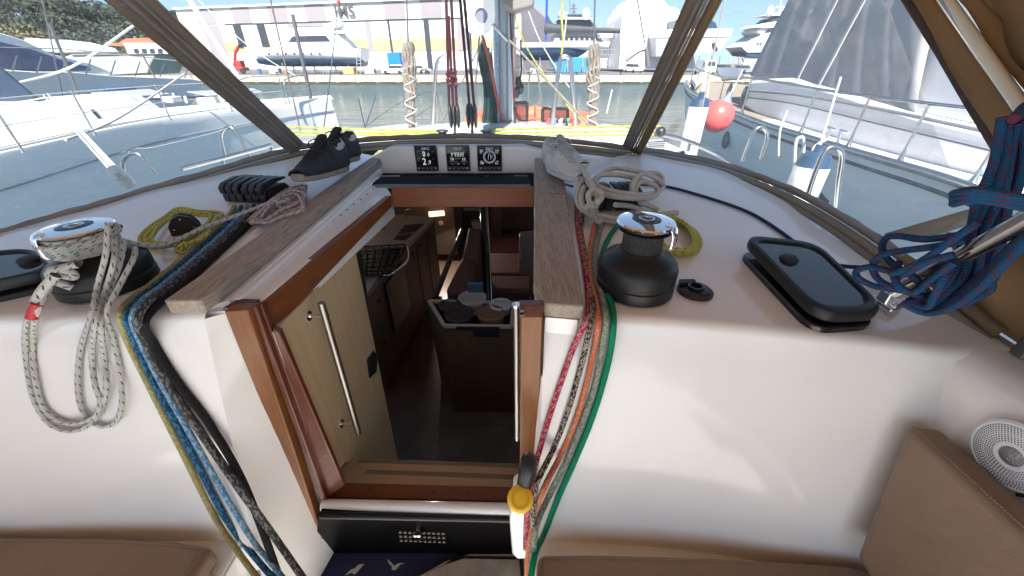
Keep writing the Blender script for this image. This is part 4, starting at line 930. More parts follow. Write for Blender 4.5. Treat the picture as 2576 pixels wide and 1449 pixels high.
# ================================================================ shoes
def shoe(name, label, heel, toe, L, parts, up=Vector((0, 0, 1)), group='sneakers'):
    t = thing(name, label, 'shoe', heel, group); ax = (toe-heel).normalized(); sd = ax.cross(up).normalized(); u = sd.cross(ax).normalized()
    def P(x, y, z): return heel+ax*(x*L)+sd*(y*L)+u*(z*L)
    def w(x): return .125+.045*math.sin(PI*min(1, max(0, x))**.9)-.10*max(0, x-.78)**1.1*2.2-.03*max(0, .12-x)*5
    # sole
    rows = []; n = 22
    for i in range(n+1):
        x = i/n; ww = max(.035, w(x)); tz = .05*max(0, x-.72)**1.5*3; hz = .035*max(0, .10-x)*3
        rows.append([P(x, s*ww*k, z+tz*(1-z*3)+ (hz if z < .03 else 0)) for s, k, z in ((-1, .86, 0), (-1, 1.0, .03), (-1, .98, .095), (-1, .7, .10), (1, .7, .10), (1, .98, .095), (1, 1.0, .03), (1, .86, 0))])
    m = MB(); m.grid(rows, closed=True); m.f.append(list(range(8))[::-1]); m.uv.append(None); m.f.append([n*8+k for k in range(8)]); m.uv.append(None); m.build('sole', parts['sole'], t, sub=1, ang=70)
    # upper: sections
    rows = []; N = 24; op = []
    for i in range(N+1):
        x = .005+.985*i/N; ww = max(.03, w(x)*.96); top = .40-.05*math.sin(PI*min(1, x/.45)) if x < .45 else .35-.62*(x-.45)**.9*.75
        top = max(.135, top); row = []
        for k in range(17):
            a = PI*k/16; y = math.cos(a); z = math.sin(a); fl = .55 if x < .45 else .62+.5*(x-.45)
            row.append(P(x, ww*y*(1-.25*z*(x < .5)), .08+(top-.08)*z**fl))
        rows.append(row)
    # opening: drop faces near top for x<.42
    m = MB(); vs = [p for r in rows for p in r]; fs = []
    for i in range(N):
        for k in range(16):
            if .03 < i/N < .44 and 6 <= k <= 9: continue
            fs.append((i*17+k, i*17+k+1, (i+1)*17+k+1, (i+1)*17+k))
    m.add(vs, fs); m.build('upper', parts['upper'], t, solid=.008, ang=60, sub=1)
    rim = [rows[i][6]+u*.004 for i in range(1, 11)]+[rows[i][10]+u*.004 for i in range(10, 0, -1)]
    m = MB(); m.tube(spl(rim, 3, True), .010*L/.28, 8, True); m.build('collar', parts['collar'], t)
    # tongue and laces
    m = MB(); rr = [[P(x, y*.065, z+.02*(1-y*y)) for y in (-1, -.5, 0, .5, 1)] for x, z in ((.34, .47), (.40, .43), (.48, .375), (.60, .30), (.70, .235))]; m.grid(rr); m.build('tongue', parts['collar'], t, solid=.008)
    m = MB()
    for k in range(6):
        x = .44+.05*k; z = .375-.47*(x-.44)+.015; m.tube(spl([P(x, -.075, z-.03), P(x+.01, -.03, z), P(x+.02, .03, z), P(x+.01, .075, z-.03)], 4), .0024, 6)
    for s in (-1, 1): m.tube(spl([P(.44, 0, .39), P(.40, s*.05, .43), P(.44, s*.13, .40), P(.50, s*.10, .34), P(.45, 0, .38)], 5), .0022, 6)
    m.build('lace', parts['lace'], t)
    # side patch and heel tab
    def onside(x, zf, s, off=.003):
        i = min(N-1, max(0, int(round((x-.005)/.985*N)))); k = {1: int(round(zf*8)), -1: 16-int(round(zf*8))}[s]; p = rows[i][k]; n = sd*s*off*1.0+u*off*.3; return p+n
    for s in (-1, 1):
        rr = []
        for i in range(0, 8):
            kk = (10, 11, 12, 13) if i < 3 else ((11, 12, 13, 13) if i < 5 else (12, 12.5, 13, 13))
            row = []
            for k in kk:
                k = int(k); p_ = rows[i][k if s < 0 else 16-k]; ce = P(.005+.985*i/N, 0, .15); row.append(p_+(p_-ce).normalized()*.009)
            rr.append(row)
        MB().grid(rr).build('side_patch', parts['patch'], t, solid=.002, ang=70)
    m = MB(); m.grid([[rows[0][k]+(-ax)*.006 for k in range(4, 13)], [P(-.015, (8-k)/4*.06, .2+.16*(1-abs(k-8)/6)) for k in range(4, 13)]]); m.build('heel_tab', parts['patch'], t, solid=.003)
    m = MB()
    for s in (-1, 1):
        m.tube(spl([P(.30, s*(w(.3)+.0)*.97, .13), P(.45, s*w(.45)*.96, .20), P(.62, s*w(.62)*.88, .17), P(.80, s*w(.8)*.9, .12)], 5), .0016, 5)
    m.build('seam', parts['lace'], t)
    return t
nav = dict(sole=pm("grey_sole", (.27, .235, .20), .7, bump=.4, bs=80, var=.15, vs=20), upper=pm("navy_mesh", (.012, .013, .019), .7, bump=.5, bs=300), collar=pm("black_lining", (.014, .014, .018), .9), lace=pm("black_lace", (.02, .02, .022), .8), patch=pm("light_grey_trim", (.42, .41, .38), .6))
wht = dict(sole=pm("white_sole", (.64, .62, .60), .6, bump=.3, bs=70), upper=pm("white_mesh", (.60, .57, .54), .7, bump=.6, bs=260, var=.12, vs=18), collar=pm("grey_lining", (.34, .33, .33), .85), lace=pm("pale_lace", (.50, .48, .46), .8), patch=pm("silver_trim", (.36, .35, .35), .45))
def PD(u, v, h=0): return hit(u, v, zp, h)
shoe('sneaker', 'dark navy sneaker lying nearer, on the left teak pad', PD(864, 430, .006), PD(716, 474, .058), .30, nav)
shoe('sneaker', 'dark navy sneaker behind the other one, at the far end of the left pad', PD(893, 404, .006), PD(775, 430, .060), .29, nav)
h1 = PD(1398, 440, .010)
shoe('sneaker', 'white trainer lying nearer the cream rope on the right teak pad', PD(1388, 432, .006), PD(1480, 470, .035), .25, wht)
shoe('sneaker', 'white trainer behind the other one, against the window hem', PD(1377, 410, .006), PD(1475, 432, .035), .25, wht)
# ================================================================ interior seen through the companionway
CF = -2.05
cab = thing('cabin', 'dim wood lined saloon seen down through the open companionway', 'boat cabin', (-.3, 3, CF))
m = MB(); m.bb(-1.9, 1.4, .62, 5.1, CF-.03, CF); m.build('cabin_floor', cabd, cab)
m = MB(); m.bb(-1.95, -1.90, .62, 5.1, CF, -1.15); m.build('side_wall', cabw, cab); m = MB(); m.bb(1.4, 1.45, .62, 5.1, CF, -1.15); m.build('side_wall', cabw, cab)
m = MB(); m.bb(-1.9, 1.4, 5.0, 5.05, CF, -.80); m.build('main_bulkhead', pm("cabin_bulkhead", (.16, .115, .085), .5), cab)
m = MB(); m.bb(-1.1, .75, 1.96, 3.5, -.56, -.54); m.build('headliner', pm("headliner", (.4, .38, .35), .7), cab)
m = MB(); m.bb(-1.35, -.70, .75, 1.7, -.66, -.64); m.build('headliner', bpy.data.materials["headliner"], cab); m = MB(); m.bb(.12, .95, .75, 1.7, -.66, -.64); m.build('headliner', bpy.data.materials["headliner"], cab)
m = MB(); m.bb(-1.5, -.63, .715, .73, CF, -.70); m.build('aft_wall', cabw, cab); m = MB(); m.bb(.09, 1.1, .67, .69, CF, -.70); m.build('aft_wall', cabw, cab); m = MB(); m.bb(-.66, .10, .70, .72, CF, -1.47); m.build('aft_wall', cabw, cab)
seam = pm("sole_seam", (.02, .014, .012), .6)
m = MB()
for k in range(12): m.bb(-1.9+.2*k, -1.8985+.2*k, .8, 5, CF, CF+.0008)
m.bb(-.5, 1.4, 1.62, 1.622, CF, CF+.0009); m.build('floor_seams', seam, cab)
# pale wooden side panel with grab handle, left of the steps
xp = -.555
sp = thing('side_panel', 'pale oak panel beside the companionway steps', 'wood panel', X(850, 1215, xp))
pp_ = [(688, 836), (893, 624), (1002, 1158), (870, 1162), (826, 1218)]
m = MB(); m.prism([X(u, v, xp) for u, v in pp_], (-.02, 0, 0)); m.build('board', cream, sp, bevel=.002)
m = MB(); m.prism([X(u, v, xp+.001) for u, v in ((922, 905), (938, 882), (949, 893), (946, 936), (928, 952))], (.004, 0, 0)); m.build('switch_plate', blk, sp, bevel=.003)
gh = thing('grab_handle', 'long vertical stainless grab handle on the pale oak panel', 'grab handle', X(900, 1095, xp+.06))
a, b = X(808, 762, xp+.06), X(902, 1090, xp+.06); m = MB(); m.tube([a, b], .0095, 16); m.build('bar', steeld, gh)
m = MB()
for u, v in ((776, 795), (858, 1066)):
    p = X(u, v, xp); m.tube([p, p+Vector((.055, .0, .002))], .005, 10); m.lathe([(.014, 0), (.014, .003), (.005, .005)], Matrix.Translation(p) @ Matrix.Rotation(PI/2, 4, 'Y'), 18)
m.build('standoff', chrome, gh)
# right grab bar
t = thing('grab_handle', 'vertical stainless bar just inside the right jamb', 'grab handle', Y(1301, 1105, .64))
MB().tube([Y(1299, 768, .66), Y(1302, 1105, .62)], .0075, 14).build('bar', steeld, t)
MB().lathe([(.0090, -.004), (.0105, .0), (.0100, .003), (.0001, .004)], Matrix.Translation(Y(1299, 768, .66)), 16).build('end_cap', chrome, t)
# steps
stp = thing('companionway_step', 'blond wooden top step with darker grip strips and mahogany sill', 'step', Y(1060, 1240, .66))
zs = -1.16
def zz(u, v): return Z(u, v, zs)
m = MB(); m.prism([zz(880, 1153), zz(1305, 1166), zz(1300, 1232), zz(826, 1218)], (0, 0, -.03)); m.build('tread', stepw, stp, bevel=.002)
grip = pm("grip_strip", (.17, .12, .065), .85, bump=.6, bs=400)
m = MB(); m.prism([Z(905, 1156, zs+.001), Z(1305, 1168, zs+.001), Z(1304, 1176, zs+.001), Z(898, 1163, zs+.001)], (0, 0, .001)); m.prism([Z(925, 1182, zs+.001), Z(1300, 1195, zs+.001), Z(1299, 1206, zs+.001), Z(915, 1191, zs+.001)], (0, 0, .001)); m.build('grip_strip', grip, stp)
m = MB(); m.prism([Z(826, 1213, zs+.003), Z(1300, 1225, zs+.003), Z(1292, 1262, zs+.003), Z(811, 1250, zs+.003)], (0, 0, -.035)); m.build('sill', mahox, stp, bevel=.004)
m = MB()
for u, v in ((930, 1232), (1090, 1238), (1180, 1242)): m.lathe([(.006, .004), (.0001, .0042)], Matrix.Translation(Z(u, v, zs)), 14)
m.build('plug', mahov, stp)
# white threshold roll and black locker front under it
th = thing('threshold', 'white moulded threshold under the mahogany sill', 'threshold', Y(1050, 1285, .60))
a, b = Y(812, 1270, .615), Y(1288, 1281, .60)
m = MB(); m.tube([a, b], .017, 20); m.build('roll', gel, th)
lf = thing('locker_front', 'glossy black locker front with a chrome knob and perforated vent below the threshold', 'locker', Y(1050, 1390, .62))
yl0 = .59; m = MB(); m.prism([Y(806, 1288, yl0), Y(1288, 1296, yl0), Y(1292, 1395, yl0+.022), Y(786, 1392, yl0+.022)], (0, .02, 0)); m.build('panel', pm("locker_black", (.002, .002, .0025), .35, spec=.06), lf, bevel=.002)
m = MB(); m.tube([Y(806, 1296, yl0-.008), Y(1285, 1306, yl0-.012)], .010, 14); m.build('top_lip', pm("lip_black", (.010, .010, .012), .35, spec=.3), lf)
def yy(u, v): return yl0+.022*(v-1290)/102
m = MB(); 
for i in range(10):
    for j in range(3):
        u = 1007+12*i+j*1.2; v = 1339+10.5*j+.4*i; p = Y(u, v, yy(u, v)-.006); m.box(p, (.008, .004, .006))
m.build('vent_holes', pm("vent_grey", (.19, .18, .165), .6), lf)
p = Y(1052, 1330, yy(1052, 1330)); m = MB(); m.lathe([(.006, 0), (.006, .008), (.012, .012), (.0135, .02), (.010, .024), (.0001, .0255)], Matrix.Translation(p) @ Matrix.Rotation(PI/2+.3, 4, 'X'), 20); m.build('knob', chrome, lf)
# doormat with gulls
sz = -1.45
mt = thing('doormat', 'navy blue doormat with white seagulls on the cockpit sole', 'doormat', (-.35, .5, sz))
m = MB(); m.prism([Z(795, 1388, sz+.008), Z(1180, 1392, sz+.008), Z(1120, 1410, sz+.008), Z(1030, 1460, sz+.008), Z(960, 1560, sz+.008), Z(700, 1560, sz+.008)], (0, 0, -.007)); m.build('pile', pm("navy_pile", (.010, .014, .055), .95, bump=.8, bs=500), mt)
gull = pm("gull_print", (.40, .37, .32), .9)
def bird(pts): m = MB(); m.prism([Z(u, v, sz+.0085) for u, v in pts], (0, 0, .0015)); m.build('gull_print', gull, mt)
bird([(974, 1406), (984, 1415), (992, 1424), (1002, 1417), (1018, 1417), (1006, 1421), (1000, 1430), (992, 1435), (985, 1432), (986, 1425), (978, 1418)])
bird([(916, 1419), (902, 1421), (893, 1430), (882, 1434), (868, 1448), (884, 1441), (892, 1446), (903, 1434)])
cp = thing('floor_board', 'worn grey beige board lying across the cockpit sole', 'board', (-.05, .4, sz))
m = MB(); m.prism([Z(1165, 1403, sz+.03), Z(1306, 1406, sz+.03), Z(1322, 1560, sz+.03), Z(940, 1560, sz+.03), Z(1090, 1430, sz+.03)], (0, 0, -.02)); m.build('board', pm("worn_board", (.28, .25, .21), .75, var=.35, vs=9, bump=.3, bs=80), cp, bevel=.003)
m = MB(); m.prism([Z(1150, 1398, sz+.016), Z(1314, 1400, sz+.016), Z(1330, 1570, sz+.016), Z(905, 1570, sz+.016)], (0, 0, -.012)); m.build('trim', blk, cp)
# galley
gz = -1.22; ctm = pm("counter_top", (.30, .26, .235), .3)
ga = thing('galley', 'dark galley counter with double sink, tap and gas stove on the left of the cabin', 'galley', (-1.3, 2.6, CF))
A1, A2, A3 = Z(1096, 546, gz), Z(1020, 622, gz), Z(925, 748, gz)
far = A1+Vector((-.70, .12, 0)); near = A3+Vector((-.70, 0, 0))
m = MB(); m.prism([A1, A2, A2+Vector((-.75, 0, 0)), far], (0, 0, -.035)); m.build('counter', ctm, ga, bevel=.004)
m = MB(); m.prism([A1+Vector((-.02, 0, -.036)), A2+Vector((-.02, 0, -.036)), A3+Vector((-.03, 0, -.036)), near+Vector((0, 0, -.036)), far+Vector((0, 0, -.036))], (0, 0, CF+.1-gz)); m.build('cabinet', cabw, ga)
m = MB(); m.prism([Z(895, 700, gz-.06)+Vector((-.5, 0, 0)), Z(985, 690, gz-.06)+Vector((-.06, 0, 0)), Z(925, 750, gz-.06), Z(860, 760, gz-.06)+Vector((-.4, 0, 0))], (0, 0, .03)); m.build('counter', ctm, ga, bevel=.004)
m = MB(); s1 = [Z(u, v, gz+.003) for u, v in ((990, 602), (1018, 566), (1068, 562), (1020, 604))]; m.prism(s1, (0, 0, -.004)); m.build('sink', pm("sink_dark", (.03, .028, .028), .3, .5), ga)
m = MB(); m.bar(Z(998, 592, gz+.005), Z(1048, 584, gz+.005), .012, .003); m.build('sink_divider', ctm, ga)
tp0 = Z(968, 572, gz); m = MB(); m.tube(spl([tp0, tp0+Vector((0, 0, .16)), tp0+Vector((.05, -.02, .19)), tp0+Vector((.12, -.04, .16))], 6), .011, 10); m.tube([tp0+Vector((.0, -.05, 0)), tp0+Vector((0, -.05, .07))], .018); tq = Z(1022, 548, gz); m.tube(spl([tq, tq+Vector((0, 0, .07)), tq+Vector((.05, 0, .085))], 5), .006); m.build('tap', steel, ga)
m = MB(); sv = [Z(u, v, gz-.005) for u, v in ((905, 630), (1022, 624), (985, 690), (908, 694))]; m.prism(sv, (0, 0, .01)); m.build('stove_top', blkg, ga)
m = MB()
for i in range(7):
    a_ = sv[0].lerp(sv[1], i/6); b_ = sv[3].lerp(sv[2], i/6); m.bar(a_+Vector((0, 0, .035)), b_+Vector((0, 0, .035)), .008, .008)
for i in range(4):
    a_ = sv[0].lerp(sv[3], i/3); b_ = sv[1].lerp(sv[2], i/3); m.bar(a_+Vector((0, 0, .03)), b_+Vector((0, 0, .03)), .008, .008)
m.build('pan_rack', blkm, ga)
m = MB(); m.tube(spl([Z(1027, 622, gz+.02), Z(1015, 655, gz+.0)+Vector((.03, 0, 0)), Z(975, 690, gz-.02)+Vector((.02, 0, 0)), Z(960, 690, gz-.02)], 5), .009, 10); m.build('stove_rail', chrome, ga)
m = MB(); m.prism([A2.lerp(A3, t_)+Vector((-.015, 0, z_)) for t_, z_ in ((.12, -.08), (.62, -.08), (.62, -.5), (.12, -.5))], (.012, 0, 0)); m.build('oven_door', blkg, ga)
m = MB()
for t_, z_ in ((.25, -.12), (.55, -.12), (.8, -.12)): m.ball(A1.lerp(A2, t_)+Vector((-.012, 0, z_)), .013, 6, 8)
for t_, z_ in ((.75, -.14), (.85, -.45)): m.ball(A2.lerp(A3, t_)+Vector((-.02, 0, z_)), .013, 6, 8)
m.build('door_knob', blk, ga)
m = MB()
for t_ in (.33, .66): p = A1.lerp(A2, t_); m.bar(p+Vector((-.017, 0, -.06)), p+Vector((-.017, 0, -.72)), .004, .004, (0, 1, 0))
m.build('door_gap', blk, ga)
m = MB(); m.prism([X(u, v, -.62) for u, v in ((897, 632), (912, 640), (968, 1120), (950, 1140))], (-.02, 0, 0)); m.build('end_panel', blk, ga)
# bulkhead details: light patch, door leaf, shelves
lt_ = thing('glowing_sun_patch', 'small glowing patch imitating sunlight on the dark bulkhead above the sink', 'light patch', Y(1097, 546, 3.9))
m = MB(); m.prism([Y(u, v, 3.9) for u, v in ((1077, 533), (1117, 530), (1119, 543), (1079, 547))], (0, .02, 0)); m.build('glow_patch', pm("sun_patch_glow", (.8, .6, .45), .5, emit=(1, .62, .42), es=.62), lt_, bevel=.01)  # emissive block standing in for sunlight falling on the bulkhead, not a lamp
m = MB(); m.prism([Y(u, v, 3.98) for u, v in ((980, 515), (1140, 515), (1150, 640), (1060, 640), (1100, 560), (980, 560))], (0, .03, 0)); wp_ = m.build('partition', pm("cabin_partition", (.085, .06, .045), .5), cab)
m = MB(); m.lathe([(.03, 0), (.03, .01), (.0001, .012)], Matrix.Translation(Y(1110, 560, 3.97)) @ Matrix.Rotation(PI/2, 4, 'X'), 16); m.build('round_knob', steel, cab)
m = MB(); m.prism([Y(u, v, 4.6) for u, v in ((1143, 515), (1162, 515), (1162, 640), (1150, 640))], (0, .03, 0)); m.build('door_frame', cabw, cab); m = MB(); m.prism([Y(u, v, 4.6) for u, v in ((1236, 515), (1262, 515), (1262, 640), (1236, 640))], (0, .03, 0)); m.build('door_frame', cabw, cab)
m = MB(); m.prism([Y(u, v, 4.7) for u, v in ((1165, 520), (1212, 520), (1212, 600), (1165, 600))], (0, .03, 0)); m.build('shelf_recess', blk, cab)
m = MB(); m.prism([Y(u, v, 4.65) for u, v in ((1166, 524), (1210, 524), (1210, 530), (1166, 530))], (0, .2, 0)); m.build('shelf', pm("shelf_grey", (.3, .3, .3), .5), cab)
m = MB(); m.prism([Y(u, v, 4.6) for u, v in ((1185, 560), (1212, 558), (1213, 576), (1190, 576))], (0, .1, 0)); tag(m.build('white_pillow', pm("bedding", (.55, .52, .5), .8)), 'pale bedding glimpsed through the forward cabin doorway', 'pillow')
# sofa
sofm = pm("maroon_fabric", (.115, .045, .04), .9, bump=.5, bs=150, var=.1)
so = thing('sofa', 'dark maroon saloon sofa behind the storage box', 'sofa', (0, 3.2, CF))
b0, b1 = Z(1112, 728, -1.32), Z(1175, 572, -1.17)
m = MB(); m.prism([Z(1120, 728, -1.30), Z(1182, 730, -1.30), Z(1200, 640, -1.25), Z(1168, 632, -1.25)], (0, 0, -.42)); m.build('back_cushion', sofm, so, bevel=.03, seg=3)
m = MB(); m.prism([Z(1163, 640, -1.22), Z(1202, 648, -1.22), Z(1212, 575, -1.16), Z(1178, 568, -1.16)], (0, 0, -.5)); m.build('back_cushion', sofm, so, bevel=.03, seg=3)
m = MB(); m.prism([Z(1195, 690, -1.62), Z(1340, 690, -1.62), Z(1340, 635, -1.62), Z(1200, 635, -1.62)], (0, 0, -.40)); m.build('seat', sofm, so, bevel=.03, seg=3)
m = MB(); m.prism([Z(1185, 730, -1.58), Z(1340, 730, -1.58), Z(1340, 692, -1.58), Z(1190, 692, -1.58)], (0, 0, -.42)); m.build('seat', sofm, so, bevel=.03, seg=3)
m = MB(); m.prism([Y(1205, 600, 4.2), Y(1320, 600, 4.2), Y(1320, 640, 4.15), Y(1205, 640, 4.15)], (0, .15, 0)); m.build('back_cushion', sofm, so, bevel=.03)
m = MB(); m.tube([Z(1094, 752, -1.33), Z(1163, 578, -1.16)], .017, 12); m.build('rail', blk, so)
m = MB(); m.tube([Z(1086, 765, -1.38), Z(1150, 600, -1.2)], .014, 12); m.build('rail', blk, so)
# compression post
t = thing('cabin_post', 'slim black post standing beside the sofa', 'post', Z(1228, 800, -1.55)); MB().tube([Y(1214, 500, 3.0), Y(1228, 800, 2.35)], .026, 18).build('tube', blkg, t); MB().tube([Y(1224, 510, 3.05), Y(1238, 800, 2.4)], .010, 12).build('rail', steel, t)
# table leaf
t = thing('saloon_table', 'folded grey saloon table at the right of the cabin', 'table', Y(1325, 700, 2.9)); m = MB(); m.prism([Y(u, v, 2.9) for u, v in ((1307, 594), (1345, 588), (1345, 718), (1304, 708))], (0, .05, .02)); m.build('leaf', pm("table_grey", (.17, .135, .115), .3), t, bevel=.01)
m = MB(); m.tube([Y(1312, 632, 2.88), Y(1313, 655, 2.88)], .008); m.build('latch', chrome, t)
# storage box with baskets
by = 1.74; bt = Y(1200, 822, by).z
bx = thing('storage_box', 'oak storage island with pale rim at the foot of the steps', 'storage box', Y(1190, 1028, by))
fp_ = [Y(1090, 1000, by+.06), Y(1117, 822, by), Y(1288, 824, by), Y(1286, 1028, by), Y(1110, 1028, by)]
T1, T2, T3, T4, T5 = Z(1080, 758, bt), Z(1118, 820, bt), Z(1287, 822, bt), Z(1292, 762, bt), Z(1235, 735, bt)
bm_ = [Vector((p.x, p.y, CF)) for p in (T1, T2, T3, T4)]
m = MB(); m.add([T1+Vector((0, 0, -.02)), T2+Vector((0, 0, -.02)), T3+Vector((0, 0, -.02)), T4+Vector((0, 0, -.02))]+[p+Vector((.02, 0, 0)) for p in bm_], [(0, 1, 5, 4), (1, 2, 6, 5), (2, 3, 7, 6), (3, 0, 4, 7)]); m.build('case', wood("box_oak", (.15, .085, .042), (.10, .055, .028), (40, 40, 4), .45, .05), bx, solid=.02, smooth=False)
m = MB(); m.prism([p+Vector((0, 0, -.18)) for p in (T1, T2, T3, T4)], (0, 0, -.01)); m.build('shelf', cabw, bx)
m = MB()
for a_, b_ in ((T1, T2), (T2, T3), (T3, T4), (T4, T1)): m.bar(a_, b_, .022, .022)
m.build('rim', pm("box_rim", (.42, .36, .30), .4), bx, bevel=.003)
m = MB(); m.bar(T2.lerp(T3, .18)+Vector((0, -.013, -.03)), T2.lerp(T3, .82)+Vector((0, -.013, -.03)), .006, .075); m.build('handle_slot', blk, bx)
def basket(lab, u, v, r, h, mt_, wall=.012, fill=None, name='basket'):
    c = Z(u, v, bt+.01); t = thing(name, lab, 'basket', c-Vector((0, 0, h)), 'baskets in the storage box'); m = MB(); m.lathe([(r*.85, 0), (r, h), (r-wall, h), (r*.85-wall, .01), (.0001, .01)], Matrix.Translation(c-Vector((0, 0, h))), 28); m.build('shell', mt_, t)
    m = MB(); m.lathe([(r-wall*.5-.008, h-.008), (r+.004, h), (r-wall*.5-.004, h+.008), (r-wall-.006, h)], Matrix.Translation(c-Vector((0, 0, h))), 28); m.build('rim', mt_, t)
    if fill:
        for k in range(fill[0]):
            a = random.random()*6.3; q = random.random()**.5*r*.6; m = MB(); m.ball(c+Vector((q*math.cos(a), q*math.sin(a), -.03)), r*.22, 6, 10, (1.3, .7, .6)); m.build('item', fill[1 + k % (len(fill)-1)], t)
wick = pm("wicker", (.22, .12, .055), .7, bump=1, bs=120); lin_ = pm("linen", (.42, .38, .35), .9, bump=.8, bs=60)
dk = pm("dark_pouch", (.02, .02, .03), .6); gr = pm("green_item", (.10, .17, .08), .5); wi = pm("white_item", (.5, .5, .5), .5)
basket('brown round basket of small things at the front right of the storage box', 1235, 787, .085, .10, wick, fill=(6, dk, gr, wi))
basket('black round basket at the front of the storage box', 1155, 790, .085, .10, pm("dark_basket", (.035, .025, .022), .6), fill=(3, dk))
basket('black basket at the back left of the storage box', 1132, 766, .07, .08, bpy.data.materials["dark_basket"])
basket('crumpled linen sack basket at the back of the storage box', 1188, 748, .09, .10, lin_, .02, fill=(4, lin_, wick))
basket('small pale basket with cables at the back right of the storage box', 1259, 765, .07, .06, wi, fill=(3, dk, wi))
q = Z(1193, 735, bt+.08); m = MB(); m.prism([Y(u, v, q.y) for u, v in ((1177, 713), (1214, 712), (1215, 736), (1178, 736))], (0, .006, .0)); tag(m.build('postcard', pm("card_photo", (.06, .10, .13), .4)), 'small card with a blue border standing behind the linen sack', 'card')
m = MB(); m.prism([Y(u, v, q.y-.001) for u, v in ((1176, 711), (1215, 710), (1215, 714), (1176, 715))], (0, -.002, .0)); 
bb_ = m.build('card_border', pm("card_blue", (.05, .25, .5), .5), bpy.data.objects['postcard'])
bb_.location = bb_.location
ll = bpy.data.lights.new("added_cabin_fill", 'AREA'); ll.energy = 4.5; ll.size = .12; ll.size_y = .05; ll.shape = 'RECTANGLE'; ll.color = (1, .86, .74)  # added fill light that brightens the dim cabin, no lamp fitting here
lo_ = bpy.data.objects.new("added_cabin_fill", ll); COL.objects.link(lo_); lo_.location = Y(1098, 540, 3.86); lo_.rotation_euler = (R(-65), 0, R(10))
# ================================================================ the setting
m_, g, p = new("harbour_water"); p.inputs['Base Color'].default_value = (.03, .07, .085, 1); p.inputs['Roughness'].default_value = .04; p.inputs['IOR'].default_value = 1.33
w1 = g.noise(g.obj((.28, .95, 1)), 1.3, 6, .62); w2 = g.noise(g.obj((.5, 1.0, 1)), .3, 3); g.L(g.bump(g.M('ADD', w1, g.M('MULTIPLY', w2, 1.0)), 1.0, .38), p.inputs['Normal'])
MB().grid([[Vector((x, y, WZ)) for x in (-900, -200, 200, 900)] for y in (-300, 0, 71.2, 71.3)]).build('water', m_, smooth=False); struct(bpy.data.objects['water'])
conc, g, p = new("quay_stone"); v = g.obj((1, 1, 1)); a = g.noise(v, .6, 5); b = g.noise(g.obj((1, 1, .4)), 3, 4)
c_ = g.mix(g.M('MULTIPLY_ADD', a, 2, -.5), (.52, .43, .31), (.36, .30, .23)); c_ = g.mix(g.M('MULTIPLY', g.M('GREATER_THAN', b, .55), .5), c_, (.18, .14, .10)); g.L(c_, p.inputs['Base Color']); p.inputs['Roughness'].default_value = .9; g.L(g.bump(b, .5, .1), p.inputs['Normal'])
m = MB(); m.bb(-300, 400, 71, 72.2, WZ-.5, QZ); 
for k in range(60): m.bb(-80+k*3.4, -77.2+k*3.4, 70.85, 71, WZ+.38, QZ+.02)
q_ = m.build('quay', conc, smooth=False); struct(q_)
m = MB(); m.bb(-300, 400, 70.8, 71.02, WZ-.5, WZ+.3); struct(m.build('quay_footing', pm("wet_stone", (.04, .045, .035), .5, var=.4, vs=1)))
asph = pm("asphalt", (.12, .115, .115), .9, var=.25, vs=.3, bump=.2, bs=3)
MB().grid([[Vector((x, y, QZ-.01)) for x in (-700, -100, 100, 700)] for y in (72, 160, 900)]).build('quayside_pavement', asph, smooth=False); struct(bpy.data.objects['quayside_pavement'])
# ---------------------------------------------------------------- shed
ys0, ks = 128.0, -.259
def FP(u, v, off=0):    # point on the shed facade plane y = ys0+ks*(x+25)
    d = D(u, v); t = (ys0+ks*25)/(d.y-ks*d.x); q = d*t; n = Vector((ks, -1, 0)).normalized(); return q+n*off
def FV(u, vref, z, off=0): q = FP(u, vref, off); return Vector((q.x, q.y, z))
def corr(name, c, sc=3.0, st=.5):
    m, g, p = new(name); p.inputs['Base Color'].default_value = (*c, 1); p.inputs['Roughness'].default_value = .55
    w = g.N('ShaderNodeTexWave'); w.inputs['Scale'].default_value = sc; w.bands_direction = 'X'; g.L(g.obj(), w.inputs[0])
    f = g.noise(g.obj((.3, .3, .05)), 2, 4); col = g.mix(g.M('MULTIPLY', w.outputs['Fac'], .22), c, tuple(x*.6 for x in c)); col = g.mix(g.M('MULTIPLY', f, .25), col, tuple(x*.75 for x in c)); g.L(col, p.inputs['Base Color'])
    g.L(g.bump(w.outputs['Fac'], st, .1), p.inputs['Normal']); return m
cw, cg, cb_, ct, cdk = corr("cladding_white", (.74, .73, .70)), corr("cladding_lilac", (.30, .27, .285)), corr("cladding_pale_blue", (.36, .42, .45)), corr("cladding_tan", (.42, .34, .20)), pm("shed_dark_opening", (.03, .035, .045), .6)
shed = thing('boat_shed', 'huge boat shed clad in white, lilac and tan corrugated panels across the water', 'shed', FV(880, 150, QZ))
uL, uR = 440, 1309; zt = FP(860, 8).z; n3 = Vector((-ks, 1, 0)).normalized()
pL, pR = FV(uL, 25, QZ), FV(uR, 30, QZ)
m = MB(); m.prism([pL, pR, Vector((pR.x, pR.y, zt)), Vector((pL.x, pL.y, zt))], n3*40); m.build('wall', cw, shed, smooth=False)
m = MB(); gp = FV(1318, 30, QZ); m.bar(Vector((pL.x, pL.y, zt+.25))-n3*.3, Vector((pR.x, pR.y, zt+.25))-n3*.3, .8, .5); m.build('roof_edge', pm("roof_trim", (.6, .6, .6), .6), shed)
m = MB(); q0 = Vector((pR.x, pR.y, QZ)); m.add([q0+Vector((.2, 0, 0)), q0+n3*30+Vector((3.8, 0, 0)), Vector((q0.x+3.8, q0.y, zt-4))+n3*30, Vector((q0.x+.2, q0.y, zt))], [(0, 1, 2, 3)]); m.build('side_wall', cg, shed, smooth=False)
zb1 = FP(860, 52).z; zb2 = FP(700, 103).z; zb3 = FP(700, 130).z
